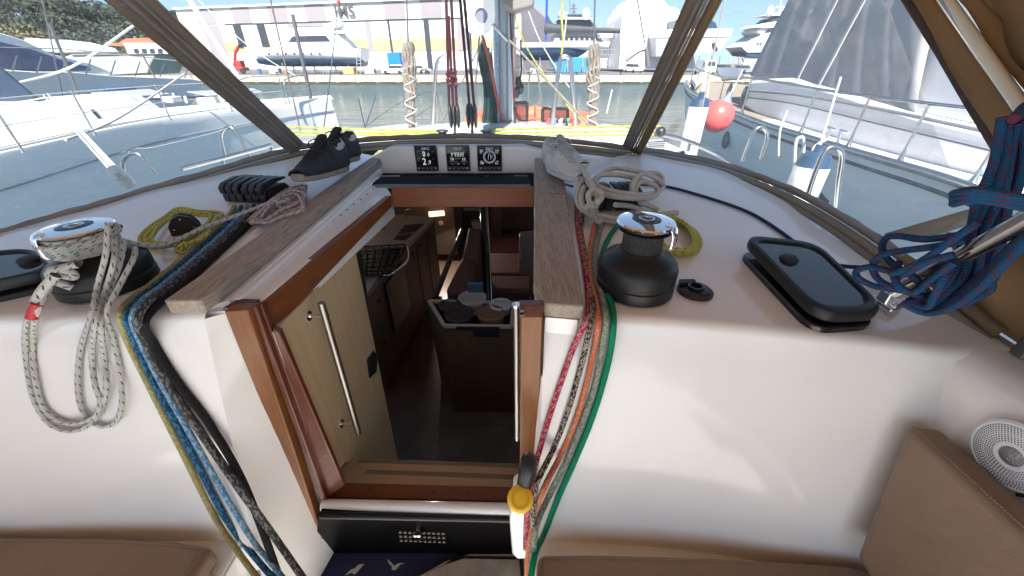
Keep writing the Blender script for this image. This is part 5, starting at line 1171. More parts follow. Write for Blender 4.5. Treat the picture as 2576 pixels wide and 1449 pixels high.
def panel(name, u0, u1, vr, z0, z1, mt, off=.15):
    a, b = FV(u0, vr, z0, 0), FV(u1, vr, z0, 0)
    m = MB(); m.prism([a, b, Vector((b.x, b.y, z1)), Vector((a.x, a.y, z1))], -n3*off); return m.build(name, mt, shed, smooth=False)
for a, b in ((492, 538), (584, 629), (675, 721), (770, 818), (968, 1019), (1059, 1112), (1165, 1212), (1262, 1300)): panel('cladding_panel', a, b, 35, zb1, zt-.2, cg)
panel('cladding_panel', 507, 548, 60, QZ, zb1-.3, cg)
panel('tan_band', 556, 1305, 115, zb3, zb2, ct, .12)
for a, b in ((588, 607), (648, 667)): panel('dark_doorway', a, b, 70, zb3+1, zb1-.4, cdk, .2)
for a, b in ((975, 980), (1066, 1079)): panel('dark_doorway', a, b, 60, QZ, zb1-.3, cdk, .2)
panel('pale_blue_door', 609, 646, 70, zb3+1.2, zb1-.5, cb_, .16)
panel('pale_blue_door', 982, 1022, 60, zb2+.3, zb1-.5, cb_, .16)
panel('cladding_panel', 984, 1028, 125, QZ, zb3-.2, cg, .16); panel('cladding_panel', 920, 932, 70, zb3, zb1-.4, cg, .16); panel('cladding_panel', 1150, 1180, 70, zb3, zb1-.4, cg, .16)
panel('cladding_panel', 722, 812, 58, zb1-1.2, zb1-.4, cg, .16)
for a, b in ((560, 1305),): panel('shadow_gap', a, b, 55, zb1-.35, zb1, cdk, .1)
ang_ = math.atan2(ks, 1); MS = Matrix.Rotation(ang_, 4, 'Z') @ MX
inkm = pm("sign_lettering", (.07, .07, .08), .6)
c_ = FP(868, 29, .5); text('sign_text', 'IMS', 4.3, inkm, c_, MS, shed, .02, sx=1.05, off=.05)
c_ = FP(919, 36, .3); text('sign_text', 'Shipyard', 1.9, pm("sign_script", (.35, .35, .36), .6), c_, MS, shed, .02, sx=1.3, shear=.3)
m = MB(); a, b = FV(985, 140, QZ, .6), FV(1016, 140, QZ, .6); m.prism([a, b, Vector((b.x, b.y, QZ+4.3)), Vector((a.x, a.y, QZ+4.3))], -n3*2); tag(m.build('shipping_container', pm("container_blue", (.01, .15, .45), .5)), 'blue container door at the foot of the shed, behind the white hatchback', 'container')
tree_trunk = pm("bark", (.09, .06, .045), .9)
# ---------------------------------------------------------------- white shrink-wrap tent
wrapm, g, p = new("shrink_wrap"); p.inputs['Base Color'].default_value = (.66, .66, .66, 1); p.inputs['Roughness'].default_value = .45
g.L(g.bump(g.noise(g.obj((1, 1, .35)), .35, 4), .8, 1.2), p.inputs['Normal'])
yt = 100; prof = [(1572, 0), (1592, 0), (1660, 0), (1700, 40), (1730, 175), (1557, 175), (1557, 130), (1562, 60)]
m = MB(); rows = []
outline = [(1556, 172), (1558, 130), (1562, 90), (1566, 55), (1580, 25), (1592, 2), (1600, -14), (1650, -16), (1668, -8), (1678, 14), (1704, 22), (1722, 60), (1740, 110), (1750, 172)]
for k, (dy, s) in enumerate(((0, 1), (3, 1.0), (8, .98), (16, .95), (24, .9))):
    cx_ = Y(1650, 172, yt); rows.append([Vector((cx_.x+(Y(u, v, yt).x-cx_.x)*s+.25*math.sin(v*.11+k*2), yt+dy+.35*math.sin(u*.13+v*.21+k), Y(u, v, yt).z)) for u, v in outline])
m.grid(rows); tag(m.build('wrapped_boat', wrapm, ang=60), 'tall boat shrouded in white shrink wrap on the quay, right of centre', 'wrapped boat')
m = MB(); m.add([r for r in rows[0]], [tuple(range(len(outline)))[::-1]]); f_ = m.build('front_sheet', wrapm, bpy.data.objects['wrapped_boat'], smooth=False)
# ---------------------------------------------------------------- boats
navy = pm("boat_navy", (.02, .05, .10), .3); blueb = pm("keel_blue_cover", (.02, .18, .42), .6); bwh = pm("boat_white", (.78, .78, .76), .25, var=.03); bgr = pm("boat_grey", (.34, .34, .36), .3); dkg = pm("boat_dark_glass", (.03, .035, .045), .12); bluecov = pm("blue_canvas_cover", (.03, .12, .34), .7, var=.15, vs=1); redp = pm("red_paint", (.36, .03, .03), .5); woodb = pm("pallet_wood", (.45, .26, .12), .8); stand = pm("cradle_steel", (.2, .2, .22), .6); carw = pm("car_white", (.75, .75, .75), .2); card = pm("car_grey", (.12, .12, .13), .25); tyre = pm("tyre", (.02, .02, .02), .8)
def hull3(L, B, H, fl=.25, keel=.5, bow=.18, n=20):
    """hull with bow at +X; deck at z=H, bottom at 0"""
    rows = []
    for i in range(n+1):
        t = i/n; x = -L/2+L*t; w = B/2*(1-max(0, (t-.45)/.55)**2.2)*(.88+.12*min(1, t/.3)); sh = H*(1+.22*max(0, t-.4)**1.6)
        bl = keel*H*(max(0, t-.72)/.28)**2*.9; row = []
        for q, (yy_, zf) in enumerate(((1.0, 1), (1.0-.04, .75), (.9-fl*t*.7, .42), (.62-.3*t, .15), (.02, 0))):
            z = bl+(sh-bl)*zf; xo = x+(bow*H*zf*t**4); row.append((xo, w*yy_+.01, z))
        rows.append([Vector((a, b, c)) for a, b, c in row]+[Vector((a, -b, c)) for a, b, c in row[::-1]])
    return rows
def addhull(m, rows, M):
    r2 = [[M @ p for p in r] for r in rows]; m.grid(r2)
    m.add(r2[0], [tuple(range(len(r2[0])))]); n = len(rows)
    deck = [[r[0], r[0].lerp(r[-1], .5)+Vector((0, 0, .05)), r[-1]] for r in r2]; m.grid(deck)
def sup(parent, name, mat, M, prof, hw_, taper=.85):
    """block from a side profile [(x,z)..] (closed), half width hw_ at base tapering with height"""
    z0 = min(z for x, z in prof); z1 = max(z for x, z in prof); m = MB()
    L_ = [M @ Vector((x, hw_*(1-(1-taper)*(z-z0)/(z1-z0+1e-6)), z)) for x, z in prof]; R_ = [M @ Vector((x, -hw_*(1-(1-taper)*(z-z0)/(z1-z0+1e-6)), z)) for x, z in prof]
    n = len(prof); m.add(L_+R_, [tuple(range(n)), tuple(range(2*n-1, n-1, -1))]+[(i, i+n, (i+1) % n+n, (i+1) % n) for i in range(n)]); return m.build(name, mat, parent, smooth=False)
def win(parent, mat, M, quads, hw_, z0, z1, taper=.85, e=.03, name='window'):
    for q in quads:
        for s in (-1, 1):
            m = MB(); pts = [M @ Vector((x, s*(hw_*(1-(1-taper)*(z-z0)/(z1-z0))+e), z)) for x, z in q]; inn = [M @ Vector((x, s*(hw_*(1-(1-taper)*(z-z0)/(z1-z0))-.05), z)) for x, z in q]
            n = len(q); m.add(pts+inn, [tuple(range(n)), tuple(range(2*n-1, n-1, -1))]+[(i, i+n, (i+1) % n+n, (i+1) % n) for i in range(n)]); m.build(name, mat, parent, smooth=False)
def TM(x, y, z, deg, s=1): return Matrix.Translation((x, y, z)) @ Matrix.Rotation(R(deg), 4, 'Z') @ Matrix.Scale(s, 4)
def cradle(t, M, xs, w, h):
    for x in xs:
        m = MB()
        for s in (-1, 1):
            m.tube([M @ Vector((x, s*w, 0)), M @ Vector((x, s*w*.7, h))], .07, 6); m.tube([M @ Vector((x-.6, s*w*1.15, 0)), M @ Vector((x, s*w*.8, h*.7))], .05, 6); m.tube([M @ Vector((x+.6, s*w*1.15, 0)), M @ Vector((x, s*w*.8, h*.7))], .05, 6)
        m.build('boat_stand', stand, t)
# white motor yacht on stands, bow left
yb = 84; a, b = Y(600, 120, yb), Y(940, 165, yb); L_ = b.x-a.x-.5; c = Vector(((a.x+b.x)/2, yb, QZ))
hb = 1.9; Mb = TM(c.x, c.y, c.z+hb, 177); H_ = Y(620, 114, yb).z-(QZ+hb)
t = thing('motor_yacht', 'white flybridge motor yacht on stands in front of the shed, bow to the left', 'motor yacht', c)
m = MB(); addhull(m, hull3(L_*.93, 5.6, H_*.80, .3), Mb @ Matrix.Translation((0, 0, .0))); m.build('hull', bwh, t, ang=40)
m = MB(); addhull(m, hull3(L_*.86, 5.0, H_*.42, .3, .5), Mb @ Matrix.Translation((-.5, 0, -.75))); m.build('antifouling', navy, t, ang=40)
hh = H_*.8; s0 = L_/23
sup(t, 'superstructure', bwh, Mb, [(x*s0, z) for x, z in ((-9.0, hh-.1), (5.5, hh-.1), (3.2, hh+1.2), (1.5, hh+2.3), (-7.0, hh+2.3), (-8.2, hh+1.0))], 2.3)
win(t, dkg, Mb, [[(x*s0, z) for x, z in ((-6.0, hh+1.0), (1.6, hh+.95), (.6, hh+1.9), (-5.2, hh+2.0))]], 2.3, hh-.1, hh+2.3)
sup(t, 'flybridge', bwh, Mb, [(x*s0, z) for x, z in ((-9.6, hh+2.3), (2.5, hh+2.3), (1.0, hh+3.1), (-1.5, hh+3.1), (-2.5, hh+2.7), (-9.4, hh+2.7))], 2.2)
sup(t, 'radar_arch', bwh, Mb, [(x*s0, z) for x, z in ((-6.2, hh+2.7), (-4.0, hh+2.7), (-6.6, hh+4.1), (-8.0, hh+4.1))], 1.9, .7)
m = MB(); m.ball(Mb @ Vector((-7.2*s0, 0, hh+4.4)), .4); m.tube([Mb @ Vector((-7.4*s0, .5, hh+4.1)), Mb @ Vector((-7.6*s0, .5, hh+6.0))], .05, 5); m.build('radar_dome', bwh, t)
m = MB()
for k in range(7): m.lathe([(.0001, .02), (.20, .02), (.20, -.02)], Mb @ Matrix.Translation(((5.2-1.5*k)*s0, 2.78-.03*k*0, hh*.60)) @ Matrix.Rotation(-PI/2, 4, 'X'), 10)
m.build('portholes', dkg, t)
cradle(t, Mb @ Matrix.Translation((0, 0, -hb)), [-8*s0, -4*s0, 0, 4*s0], 2.2, 1.9)
m = MB(); m.tube([Mb @ Vector((-9.5*s0, 2.4, -hb)), Mb @ Vector((-10.4*s0, 2.6, hh))], .06, 6); m.tube([Mb @ Vector((-10.2*s0, 2.4, -hb)), Mb @ Vector((-11.1*s0, 2.6, hh))], .06, 6)
for k in range(8): m.tube([Mb @ Vector((-(9.5+.11*k)*s0, 2.42, -hb+k*.55)), Mb @ Vector((-(10.2+.11*k)*s0, 2.42, -hb+k*.55))], .04, 5)
tag(m.build('boarding_ladder', pm("aluminium", (.6, .6, .6), .4, .6)), 'tall boarding ladder leaning at the stern of the white motor yacht', 'ladder')
q = Y(878, 187, 80); m = MB(); m.bb(q.x-1, q.x+1, 80, 81.5, QZ, QZ+1.1); m.bb(q.x-.9, q.x-.7, 79.95, 80, QZ, QZ+1.1); m.bb(q.x+.7, q.x+.9, 79.95, 80, QZ, QZ+1.1); tag(m.build('wooden_crate', woodb), 'orange brown wooden crate under the stern of the white motor yacht', 'crate')
# red lifting machine left of it
q = Y(610, 188, 82); t = thing('boat_crane', 'small red hydraulic crane working at the bow of the white motor yacht', 'crane', (q.x, 82, QZ)); o = Vector((q.x, 82, QZ))
m = MB(); m.bb(o.x-1.3, o.x+1.1, 81, 83, QZ+.5, QZ+1.1); m.bb(o.x-.2, o.x+.8, 81.2, 82.6, QZ+1.1, QZ+2.2); m.build('body', redp, t, bevel=.08)
m = MB(); m.tube([o+Vector((-1, 0, 1.2)), o+Vector((.0, 0, 3.4)), o+Vector((1.0, 0, 4.4))], .26, 8); m.build('boom_arm', redp, t)
m = MB()
for x in (-1.1, .9): m.lathe([(.5, -.15), (.5, .15)], Matrix.Translation(o+Vector((x, -1.0, .5))) @ Matrix.Rotation(PI/2, 4, 'X'), 14)
m.build('wheels', tyre, t)
m = MB(); m.tube([o+Vector((1.0, 0, 4.4)), o+Vector((2.0, 0, 4.9))], .2, 6); m.build('hook_boom', blk, t)
# cars
def car(name, label, u, v, y, Lc, Hc, Wc, deg, mat, van=False):
    q = Y(u, v, y); t = thing(name, label, 'van' if van else 'car', (q.x, y, QZ), 'vehicles parked on the quay'); M = TM(q.x, y, QZ, deg)
    if van: pf_ = [(-.5, .18), (.5, .18), (.5, .5), (.46, .58), (.36, .96), (.30, 1), (-.48, 1), (-.5, .9)]
    else: pf_ = [(-.5, .2), (.5, .2), (.5, .46), (.46, .54), (.24, .60), (.1, .60), (-.46, .64), (-.5, .56)]
    sup(t, 'body', mat, M, [(x*Lc, z*Hc) for x, z in pf_], Wc/2, .92)
    if not van:
        sup(t, 'cabin', dkg, M, [(x*Lc, z*Hc) for x, z in ((-.45, .6), (.22, .58), (.08, .93), (-.36, .95))], Wc/2*.93, .8); sup(t, 'roof', mat, M, [(x*Lc, z*Hc) for x, z in ((-.38, .92), (.09, .91), (.07, .99), (-.34, 1.0))], Wc/2*.80, .9)
    else:
        win(t, dkg, M, [[(x*Lc, z*Hc) for x, z in ((.22, .55), (.43, .58), (.35, .88), (.22, .88))]], Wc/2, .18*Hc, Hc, .92, name='side_window')
        m = MB(); pts = [M @ Vector((.47*Lc, s*Wc*.4, .60*Hc)) for s in (-1, 1)]+[M @ Vector((.375*Lc, s*Wc*.36, .92*Hc)) for s in (1, -1)]; m.prism(pts, M.to_3x3() @ Vector((.04, 0, .02))); m.build('windscreen', dkg, t)
    for x in (-.31, .32):
        for s in (-1, 1): MB().lathe([(.32, -.11), (.33, 0), (.32, .11)], M @ Matrix.Translation((x*Lc, s*(Wc/2-.08), .32)) @ Matrix.Rotation(PI/2, 4, 'X'), 14).build('wheel', tyre, t)
    for s in (-1, 1): m = MB(); m.box(M @ Vector((.495*Lc, s*Wc*.36, .44*Hc)), (.08, .3, .14), M.to_3x3()); m.build('headlight', chrome, t)
    return t
car('parked_car', 'white hatchback on the quay below the blue container', 992, 189, 79, 4.1, 1.5, 1.75, 180, carw)
car('parked_car', 'white car half hidden behind the rope wrapped left shroud', 1058, 188, 84, 4.1, 1.45, 1.75, 0, carw)
car('parked_car', 'white pickup style car parked at the foot of the shrink wrapped boat', 1592, 182, 92, 4.4, 1.75, 1.85, -70, carw)
car('parked_van', 'white van facing us at the right of the right seam band', 1775, 165, 78, 5.0, 2.2, 2.0, -92, carw, True)
car('parked_car', 'dark estate car between the white vans behind the teak foredeck', 1826, 165, 90, 4.4, 1.5, 1.8, -60, card)
car('parked_car', 'silver car parked left of the boxy white van', 1873, 165, 84, 4.3, 1.5, 1.8, -80, pm("car_silver", (.4, .42, .45), .2, .5))
car('parked_van', 'boxy white van rightmost on the quay, beside the grey cover', 1905, 165, 86, 5.4, 2.5, 2.1, -75, carw, True)
# motorbikes
def bike(u, y, lab):
    q = Y(u, 180, y); o = Vector((q.x, y, QZ)); t = thing('motorbike', lab, 'motorbike', o, 'motorbikes on the quay')
    for s in (-.65, .65): m = MB(); m.lathe([(.30, -.06), (.33, 0), (.30, .06)], Matrix.Translation(o+Vector((s, 0, .33))) @ Matrix.Rotation(PI/2, 4, 'X'), 14); m.build('wheel', tyre, t)
    m = MB(); m.prism([o+Vector(p) for p in ((-.7, -.15, .6), (-.2, -.15, .45), (.4, -.15, .5), (.5, -.15, .95), (.1, -.15, .85), (-.6, -.15, .85))], (0, .3, 0)); m.tube([o+Vector((.65, 0, .33)), o+Vector((.42, 0, 1.1))], .04, 6); m.tube([o+Vector((.42, -.3, 1.12)), o+Vector((.42, .3, 1.12))], .025, 6); m.build('body', card, t)
bike(1068, 80, 'dark motorbike beside the left wrapped shroud'); bike(1137, 82, 'dark motorbike behind the maroon tackle'); bike(1190, 84, 'dark motorbike left of the mast')
boll = pm("bollard_iron", (.06, .06, .065), .6)
for i, (u, w) in enumerate(((700, 'below the bow of the white flybridge yacht'), (860, 'below the wooden crate'), (1010, 'left of the wrapped shroud foot'), (1330, 'right of the mast'), (1450, 'behind the right guard hoop'), (1560, 'below the bent hose'))):
    q = Y(u, 190, 71.8); m = MB(); m.lathe([(.22, 0), (.15, .05), (.13, .35), (.24, .42), (.24, .50), (.0001, .52)], Matrix.Translation((q.x, 71.6, QZ)), 14); tag(m.build('bollard', boll), 'small iron mooring bollard on the quay edge '+w, 'bollard', 'mooring bollards on the quay edge')
oilm = [pm("drum_blue", (.03, .12, .3), .5), pm("drum_rust", (.3, .13, .06), .8), pm("tarp_grey", (.3, .3, .3), .8)]
for i, (u, kx_, lab) in enumerate(((655, 0, 'blue drum on the quay under the bow of the white flybridge yacht'), (690, 2, 'grey covered pallet under the middle of the white flybridge yacht'), (720, 1, 'rusty drum on the quay under the white flybridge yacht'), (930, 2, 'grey covered pallet at the foot of the boarding ladder'), (1240, 1, 'rusty drum on the quay behind the mast'), (1345, 2, 'grey covered pallet left of the blue keel cover'))):
    q = Y(u, 186, 80); 
    if kx_ == 2: m = MB(); m.bb(q.x-.9, q.x+.9, 80, 81.2, QZ+.12, QZ+.95); m.bb(q.x-1, q.x+1, 79.9, 81.3, QZ, QZ+.12); tag(m.build('covered_pallet', oilm[2], bevel=.1), lab, 'pallet')
    else: m = MB(); m.lathe([(.30, 0), (.32, .02), (.30, .3), (.32, .32), (.30, .6), (.32, .62), (.31, .9), (.0001, .9)], Matrix.Translation((q.x, 80, QZ)), 16); tag(m.build('oil_drum', oilm[kx_]), lab, 'drum')
# sailing yacht on the hard with white boom cover, blue keel cover and superyacht behind
ya_ = 88; c = Y(1440, 170, ya_); hgt = Y(1440, 108, ya_).z
t = thing('sailing_yacht', 'long white sailing yacht ashore with navy bottom and bright blue keel cover', 'sailboat', (c.x, ya_, QZ))
xl_, xr_ = Y(1309, 130, ya_).x, Y(1546, 118, ya_).x; Lh = xr_-xl_; zk = Y(1440, 152, ya_).z; M2 = TM((xl_+xr_)/2, ya_, zk, 0)
m = MB(); zd = Y(1440, 128, ya_).z; addhull(m, hull3(Lh*1.0, 5, hgt-zd, .1, .5), TM((xl_+xr_)/2-1.2, ya_, zd, 0)); m.build('hull', bwh, t, ang=40)
m = MB(); rows = hull3(Lh*.80, 4.6, zd-zk+.2, .3, .95); addhull(m, rows, TM((xl_+xr_)/2-3.5, ya_, zk, 0)); m.build('antifouling', navy, t, ang=40)
k0, k1 = Y(1386, 150, ya_).x, Y(1500, 150, ya_).x; m = MB(); m.prism([Vector((k0, ya_-.7, zk+.5)), Vector((k1, ya_-.7, zk+.6)), Vector((k1-.6, ya_-.7, QZ)), Vector((k0+.9, ya_-.7, QZ))], (0, 1.4, 0)); m.build('keel_cover', blueb, t, bevel=.15)
m = MB(); ybm = Y(1395, 70, ya_); m.tube([Y(1370, 70, ya_), Y(1398, 72, ya_), Y(1560, 78, ya_)], [.9, .75, .35], 10); m.build('boom_cover', pm("dark_boom_cover", (.04, .045, .05), .7), t)
m = MB(); m.prism([Y(1369, 78, ya_), Y(1375, 30, ya_), Y(1384, 50, ya_), Y(1398, 66, ya_), Y(1400, 78, ya_)], (0, .5, 0)); m.build('sail_pack', bpy.data.materials["dark_boom_cover"], t)
m = MB(); m.tube([Y(1373, 110, ya_), Y(1378, -80, ya_)], .22, 8); m.build('mast', pm("mast_blue", (.02, .06, .28), .35), t)
m = MB()
for k in range(14): m.tube([Y(1330+k*14.5, 108, ya_-2.3), Y(1330+k*14.5, 100, ya_-2.3)], .03, 5)
m.tube([Y(1330, 101, ya_-2.3), Y(1530, 101, ya_-2.3)], .025, 5); m.build('lifelines', steel, t)
cradle(t, TM((xl_+xr_)/2-3, ya_, QZ, 0), [-6, -2.5, 3, 6], 2.2, zk-QZ+.6)
# superyacht behind, bow view
yc_ = 112; t = thing('superyacht', 'grey and white superyacht seen bow on behind the sailing yacht ashore', 'superyacht', Vector((Y(1450, 150, yc_).x, yc_, QZ)))
def fr2(name, mat, pts, dy, y=yc_): m = MB(); m.prism([Y(u, v, y) for u, v in pts], (0, dy, 0)); return m.build(name, mat, t, smooth=False)
fr2('hull', bwh, [(1385, 106), (1560, 106), (1548, 170), (1400, 170)], 18)
fr2('main_deck', bgr, [(1400, 82), (1500, 82), (1518, 106), (1392, 106)], 12)
for u in range(1408, 1500, 13): fr2('window', dkg, [(u, 92), (u+8, 92), (u+8, 98), (u, 98)], -.3, yc_-.02)
fr2('upper_deck', bwh, [(1392, 66), (1512, 68), (1506, 82), (1398, 82)], 12, yc_-1)
fr2('bridge', dkg, [(1400, 58), (1412, 48), (1480, 48), (1502, 66), (1396, 66)], 8, yc_-.5)
fr2('flybridge', bgr, [(1406, 46), (1420, 42), (1486, 44), (1492, 49), (1404, 49)], 8, yc_-2)
fr2('flybridge', dkg, [(1408, 44), (1412, 36), (1476, 36), (1484, 44)], 6, yc_)
m = MB(); m.ball(Y(1413, 38, yc_), 1.0); m.ball(Y(1474, 37, yc_), 1.1, sz=(1, 1, 1.3)); m.build('radar_dome', bpy.data.materials["boat_grey"], t)
m = MB(); m.tube([Y(1444, 38, yc_), Y(1443, 8, yc_)], .22, 6)
for v, w in ((30, 6), (22, 8), (15, 5)): m.tube([Y(1443-w, v, yc_), Y(1443+w, v, yc_)], .14, 5)
m.tube([Y(1434, 38, yc_), Y(1433, -5, yc_)], .1, 5); m.build('mast', card, t)
# container frames and clutter by the wrapped boat
sc_ = thing('scaffold', 'metal scaffold frame between the superyacht and the wrapped boat', 'scaffold', Y(1530, 170, 95))
m = MB()
for u in (1500, 1515, 1530, 1545): m.tube([Y(u, 172, 95), Y(u, 122, 95)], .09, 5)
for v in (125, 138, 152, 165): m.tube([Y(1500, v, 95), Y(1545, v, 95)], .07, 5)
m.build('frame', stand, sc_)
m = MB(); m.tube(spl([Y(1575, 152, 94), Y(1600, 132, 94), Y(1618, 124, 94), Y(1626, 128, 94), Y(1630, 168, 94)], 5), .45, 8); tag(m.build('extraction_hose', card), 'thick dark bent hose in front of the wrapped boat', 'hose')
m = MB(); q = Y(1527, 60, 110); m.prism([Y(1510, 95, 108), Y(1545, 95, 108), Y(1545, 84, 108), Y(1510, 84, 108)], (0, 4, 0)); tag(m.build('deck_house', bwh, bevel=.1), 'small white block between the dark boom cover and the wrapped boat', 'deckhouse')
# grey explorer yacht hull right of the right seam and the big white motor yacht
ye = 95; t = thing('motor_yacht', 'high grey and white motor yacht bow ashore just right of the right seam band', 'motor yacht', Vector((Y(1790, 150, ye).x, ye, QZ)))
hx_ = [(1690, 64), (1838, 72), (1832, 90), (1818, 112), (1800, 128), (1730, 138), (1690, 140)]
fr2('hull', bgr, [(1650, 92), (1840, 90), (1830, 104), (1812, 128), (1740, 140), (1650, 142)], 8, ye)
fr2('bulwark', bwh, [(1650, 74), (1842, 72), (1840, 91), (1650, 94)], 8, ye-.2)
fr2('superstructure', navy, [(1700, 50), (1800, 56), (1806, 74), (1700, 76)], 6, ye)
fr2('flybridge', card, [(1760, 42), (1790, 44), (1798, 57), (1760, 57)], 4, ye)
fr2('anchor_pocket', dkg, [(1790, 108), (1797, 108), (1805, 126), (1797, 127)], -.3, ye-.02)
m = MB()
for u in (1760, 1790, 1812): m.tube([Y(u, 140, ye), Y(u-4, 172, ye)], .12, 5)
m.build('boat_stand', stand, t)
yf = 90; t = thing('motor_yacht', 'large white three deck motor yacht ashore, left of the grey windscreen cover', 'motor yacht', Vector((Y(1940, 150, yf).x, yf, QZ)))
fr2('hull', pm("yacht_silver", (.48, .49, .52), .25, .1), [(1866, 118), (1890, 104), (1925, 82), (2100, 60), (2100, 130), (1880, 132)], 7, yf)
fr2('antifouling', navy, [(1872, 132), (2100, 130), (2100, 146), (1960, 150), (1880, 140)], 6, yf+.3)
fr2('saloon', pm("yacht_white", (.62, .63, .66), .25), [(1905, 80), (1925, 62), (2100, 44), (2100, 82), (1920, 90)], 6.4, yf+.2)
fr2('window', dkg, [(1922, 82), (1935, 72), (1960, 70), (1980, 76)], -.3, yf+.18); fr2('window', dkg, [(1985, 64), (2030, 56), (2035, 66), (1998, 70)], -.3, yf+.18)
fr2('upper_deck', bwh, [(1902, 68), (1925, 58), (2000, 48), (2100, 40), (2100, 56), (1930, 70)], 6.4, yf-.3)
fr2('wheelhouse', dkg, [(1935, 56), (1950, 44), (1985, 42), (1985, 52)], 5, yf+.4)
fr2('hardtop', bwh, [(1925, 38), (1960, 30), (2100, 22), (2100, 30), (1990, 40)], 5, yf)
fr2('hardtop_support', bwh, [(1985, 50), (1993, 50), (1982, 34), (1976, 34)], 5, yf)
m = MB(); m.ball(Y(1937, 28, yf), .8, sz=(.8, .8, 1.1)); m.ball(Y(1972, 26, yf), .5); m.tube([Y(1960, 30, yf), Y(1966, -5, yf)], .12, 6); m.tube([Y(1952, 18, yf), Y(1975, 17, yf)], .12, 6); m.build('mast', bwh, t)
for u, v in ((1905, 108), (1912, 108), (1925, 110), (1945, 106), (1952, 105)): fr2('porthole', dkg, [(u, v), (u+3, v), (u+3, v+4), (u, v+4)], -.2, yf-.05)
m = MB()
for k in range(14):
    u = 1838+random.uniform(0, 50); y = random.uniform(95, 120); m.bar(Y(u, 168, y), Y(u+random.uniform(-12, 12), 168-random.uniform(20, 38), y), .15, .15)
cl_ = m.build('scaffold_poles', pm("rust_clutter", (.42, .26, .18), .8)); tag(cl_, 'tangle of rusty and pale scaffold poles between the two motor yachts', 'scaffold poles')
# ---------------------------------------------------------------- hill, pines, villa
hill = pm("hill_green", (.045, .06, .03), .95, var=.4, vs=.05)
G3 = []
for i in range(26):
    u = -500+i*48; row = []
    ht = 46+8*math.sin(i*.6)+6*math.sin(i*1.7)-30*sm(380, 620, u)
    for j in range(9):
        t = j/8; y = 210+150*t; z = QZ+(ht-4)*(1-(1-t)**2.0)*.62; q = Y(u, 150, y); row.append(Vector((q.x, y, z)))
    G3.append(row)
struct(MB().grid(G3, flip=True).build('hill', hill, ang=80))
def leafm(name, c1, c2):
    m, g, p = new(name); oi = g.N('ShaderNodeObjectInfo'); gm = g.N('ShaderNodeNewGeometry'); f = g.noise(g.obj(), .8, 3)
    col = g.mix(g.M('MULTIPLY_ADD', f, 1.6, -.3), c1, c2); g.L(col, p.inputs['Base Color']); p.inputs['Roughness'].default_value = .8; p.inputs['Specular IOR Level'].default_value = .2; return m
pine = leafm("pine_needles", (.028, .045, .034), (.060, .082, .052)); pine2 = leafm("olive_leaves", (.09, .10, .045), (.14, .15, .07)); dry = leafm("dry_leaves", (.08, .075, .045), (.13, .11, .07))
def crown(c, r, sz, n, ls):
    m = MB(); lobes = [(c+Vector((random.uniform(-.7, .7)*r*sz[0], random.uniform(-.5, .5)*r, random.uniform(-.35, .5)*r*sz[2])), r*random.uniform(.35, .62)) for _ in range(9)]
    for k in range(n):
        lc, lr = random.choice(lobes); d = Vector((random.gauss(0, 1), random.gauss(0, 1), random.gauss(0, 1))).normalized(); p_ = lc+Vector((d.x, d.y, d.z*.6))*lr*random.uniform(.75, 1.05)
        a = Vector((random.gauss(0, 1), random.gauss(0, 1), random.gauss(0, 1))).normalized(); b = a.orthogonal().normalized()*ls*random.uniform(.5, 1); e = a.cross(b.normalized())*ls*random.uniform(.5, 1)
        m.add([p_+b, p_+e, p_-b, p_-e], [(0, 1, 2, 3)])
    return m
random.seed(11)
def tree(name, lab, u, vtop, vbase, y, r, mat, n=700, flat=.55, grp='trees on the hill'):
    top = Y(u, vtop, y); base = Y(u, vbase, y); c = Vector((top.x, y, top.z-r*flat*.8)); t = thing(name, lab, 'tree', (c.x, y, base.z), grp)
    crown(c, r, (1, 1, flat), n, r*.10).build('crown', mat, t, smooth=False)
    m = MB(); m.tube(spl([Vector((c.x-.5, y, base.z-3)), Vector((c.x+.3, y, (base.z+c.z)/2)), c], 3), [.7, .65, .6, .5, .45, .4, .35][:7], 7)
    for k in range(3): m.tube([c.lerp(base, .25), c+Vector((random.uniform(-.5, .5)*r, 0, .1*r))], .22, 5)
    m.build('trunk', tree_trunk, t)
spec_ = [(-40, 2, 1), (25, -14, 1), (80, -6, 1), (150, -10, 0), (205, 8, 1), (255, 14, 1), (300, 18, 1), (345, 28, 1), (385, 34, 1), (425, 30, 1), (470, 46, 1), (515, 60, 1)]
pos_w = ['farthest left of the crest', 'second from the left', 'third from the left', 'tallest, left of the dark stay', 'left of the gap of sky', 'first one under open sky', 'second one under open sky', 'left of the seam band', 'behind the seam band foot', 'just left of the shed', 'low beside the shed', 'lowest at the shed corner']
for i, ((u, v, _), w) in enumerate(zip(spec_, pos_w)): tree('pine_tree', 'dark umbrella pine on the hill crest, '+w, u+random.uniform(-5, 5), v, 95, 232+random.uniform(-8, 15), random.uniform(8.5, 11.5), pine, 1300)
for i, (u, v, mt_, w) in enumerate(((-30, 40, pine, 'at the left frame edge'), (45, 34, pine, 'above the yacht roof'), (110, 30, pine, 'crossed by the dark stay'), (175, 42, pine, 'right of the dark stay'), (235, 50, pine, 'above the villa on its left'), (300, 52, pine, 'directly above the villa'), (355, 60, pine, 'right of the villa'), (410, 70, pine, 'near the seam band'))): tree('pine_tree', 'dark pine lower on the slope, '+w, u, v, 125, 212+random.uniform(-4, 4), random.uniform(8, 10), mt_, 1300, .7)
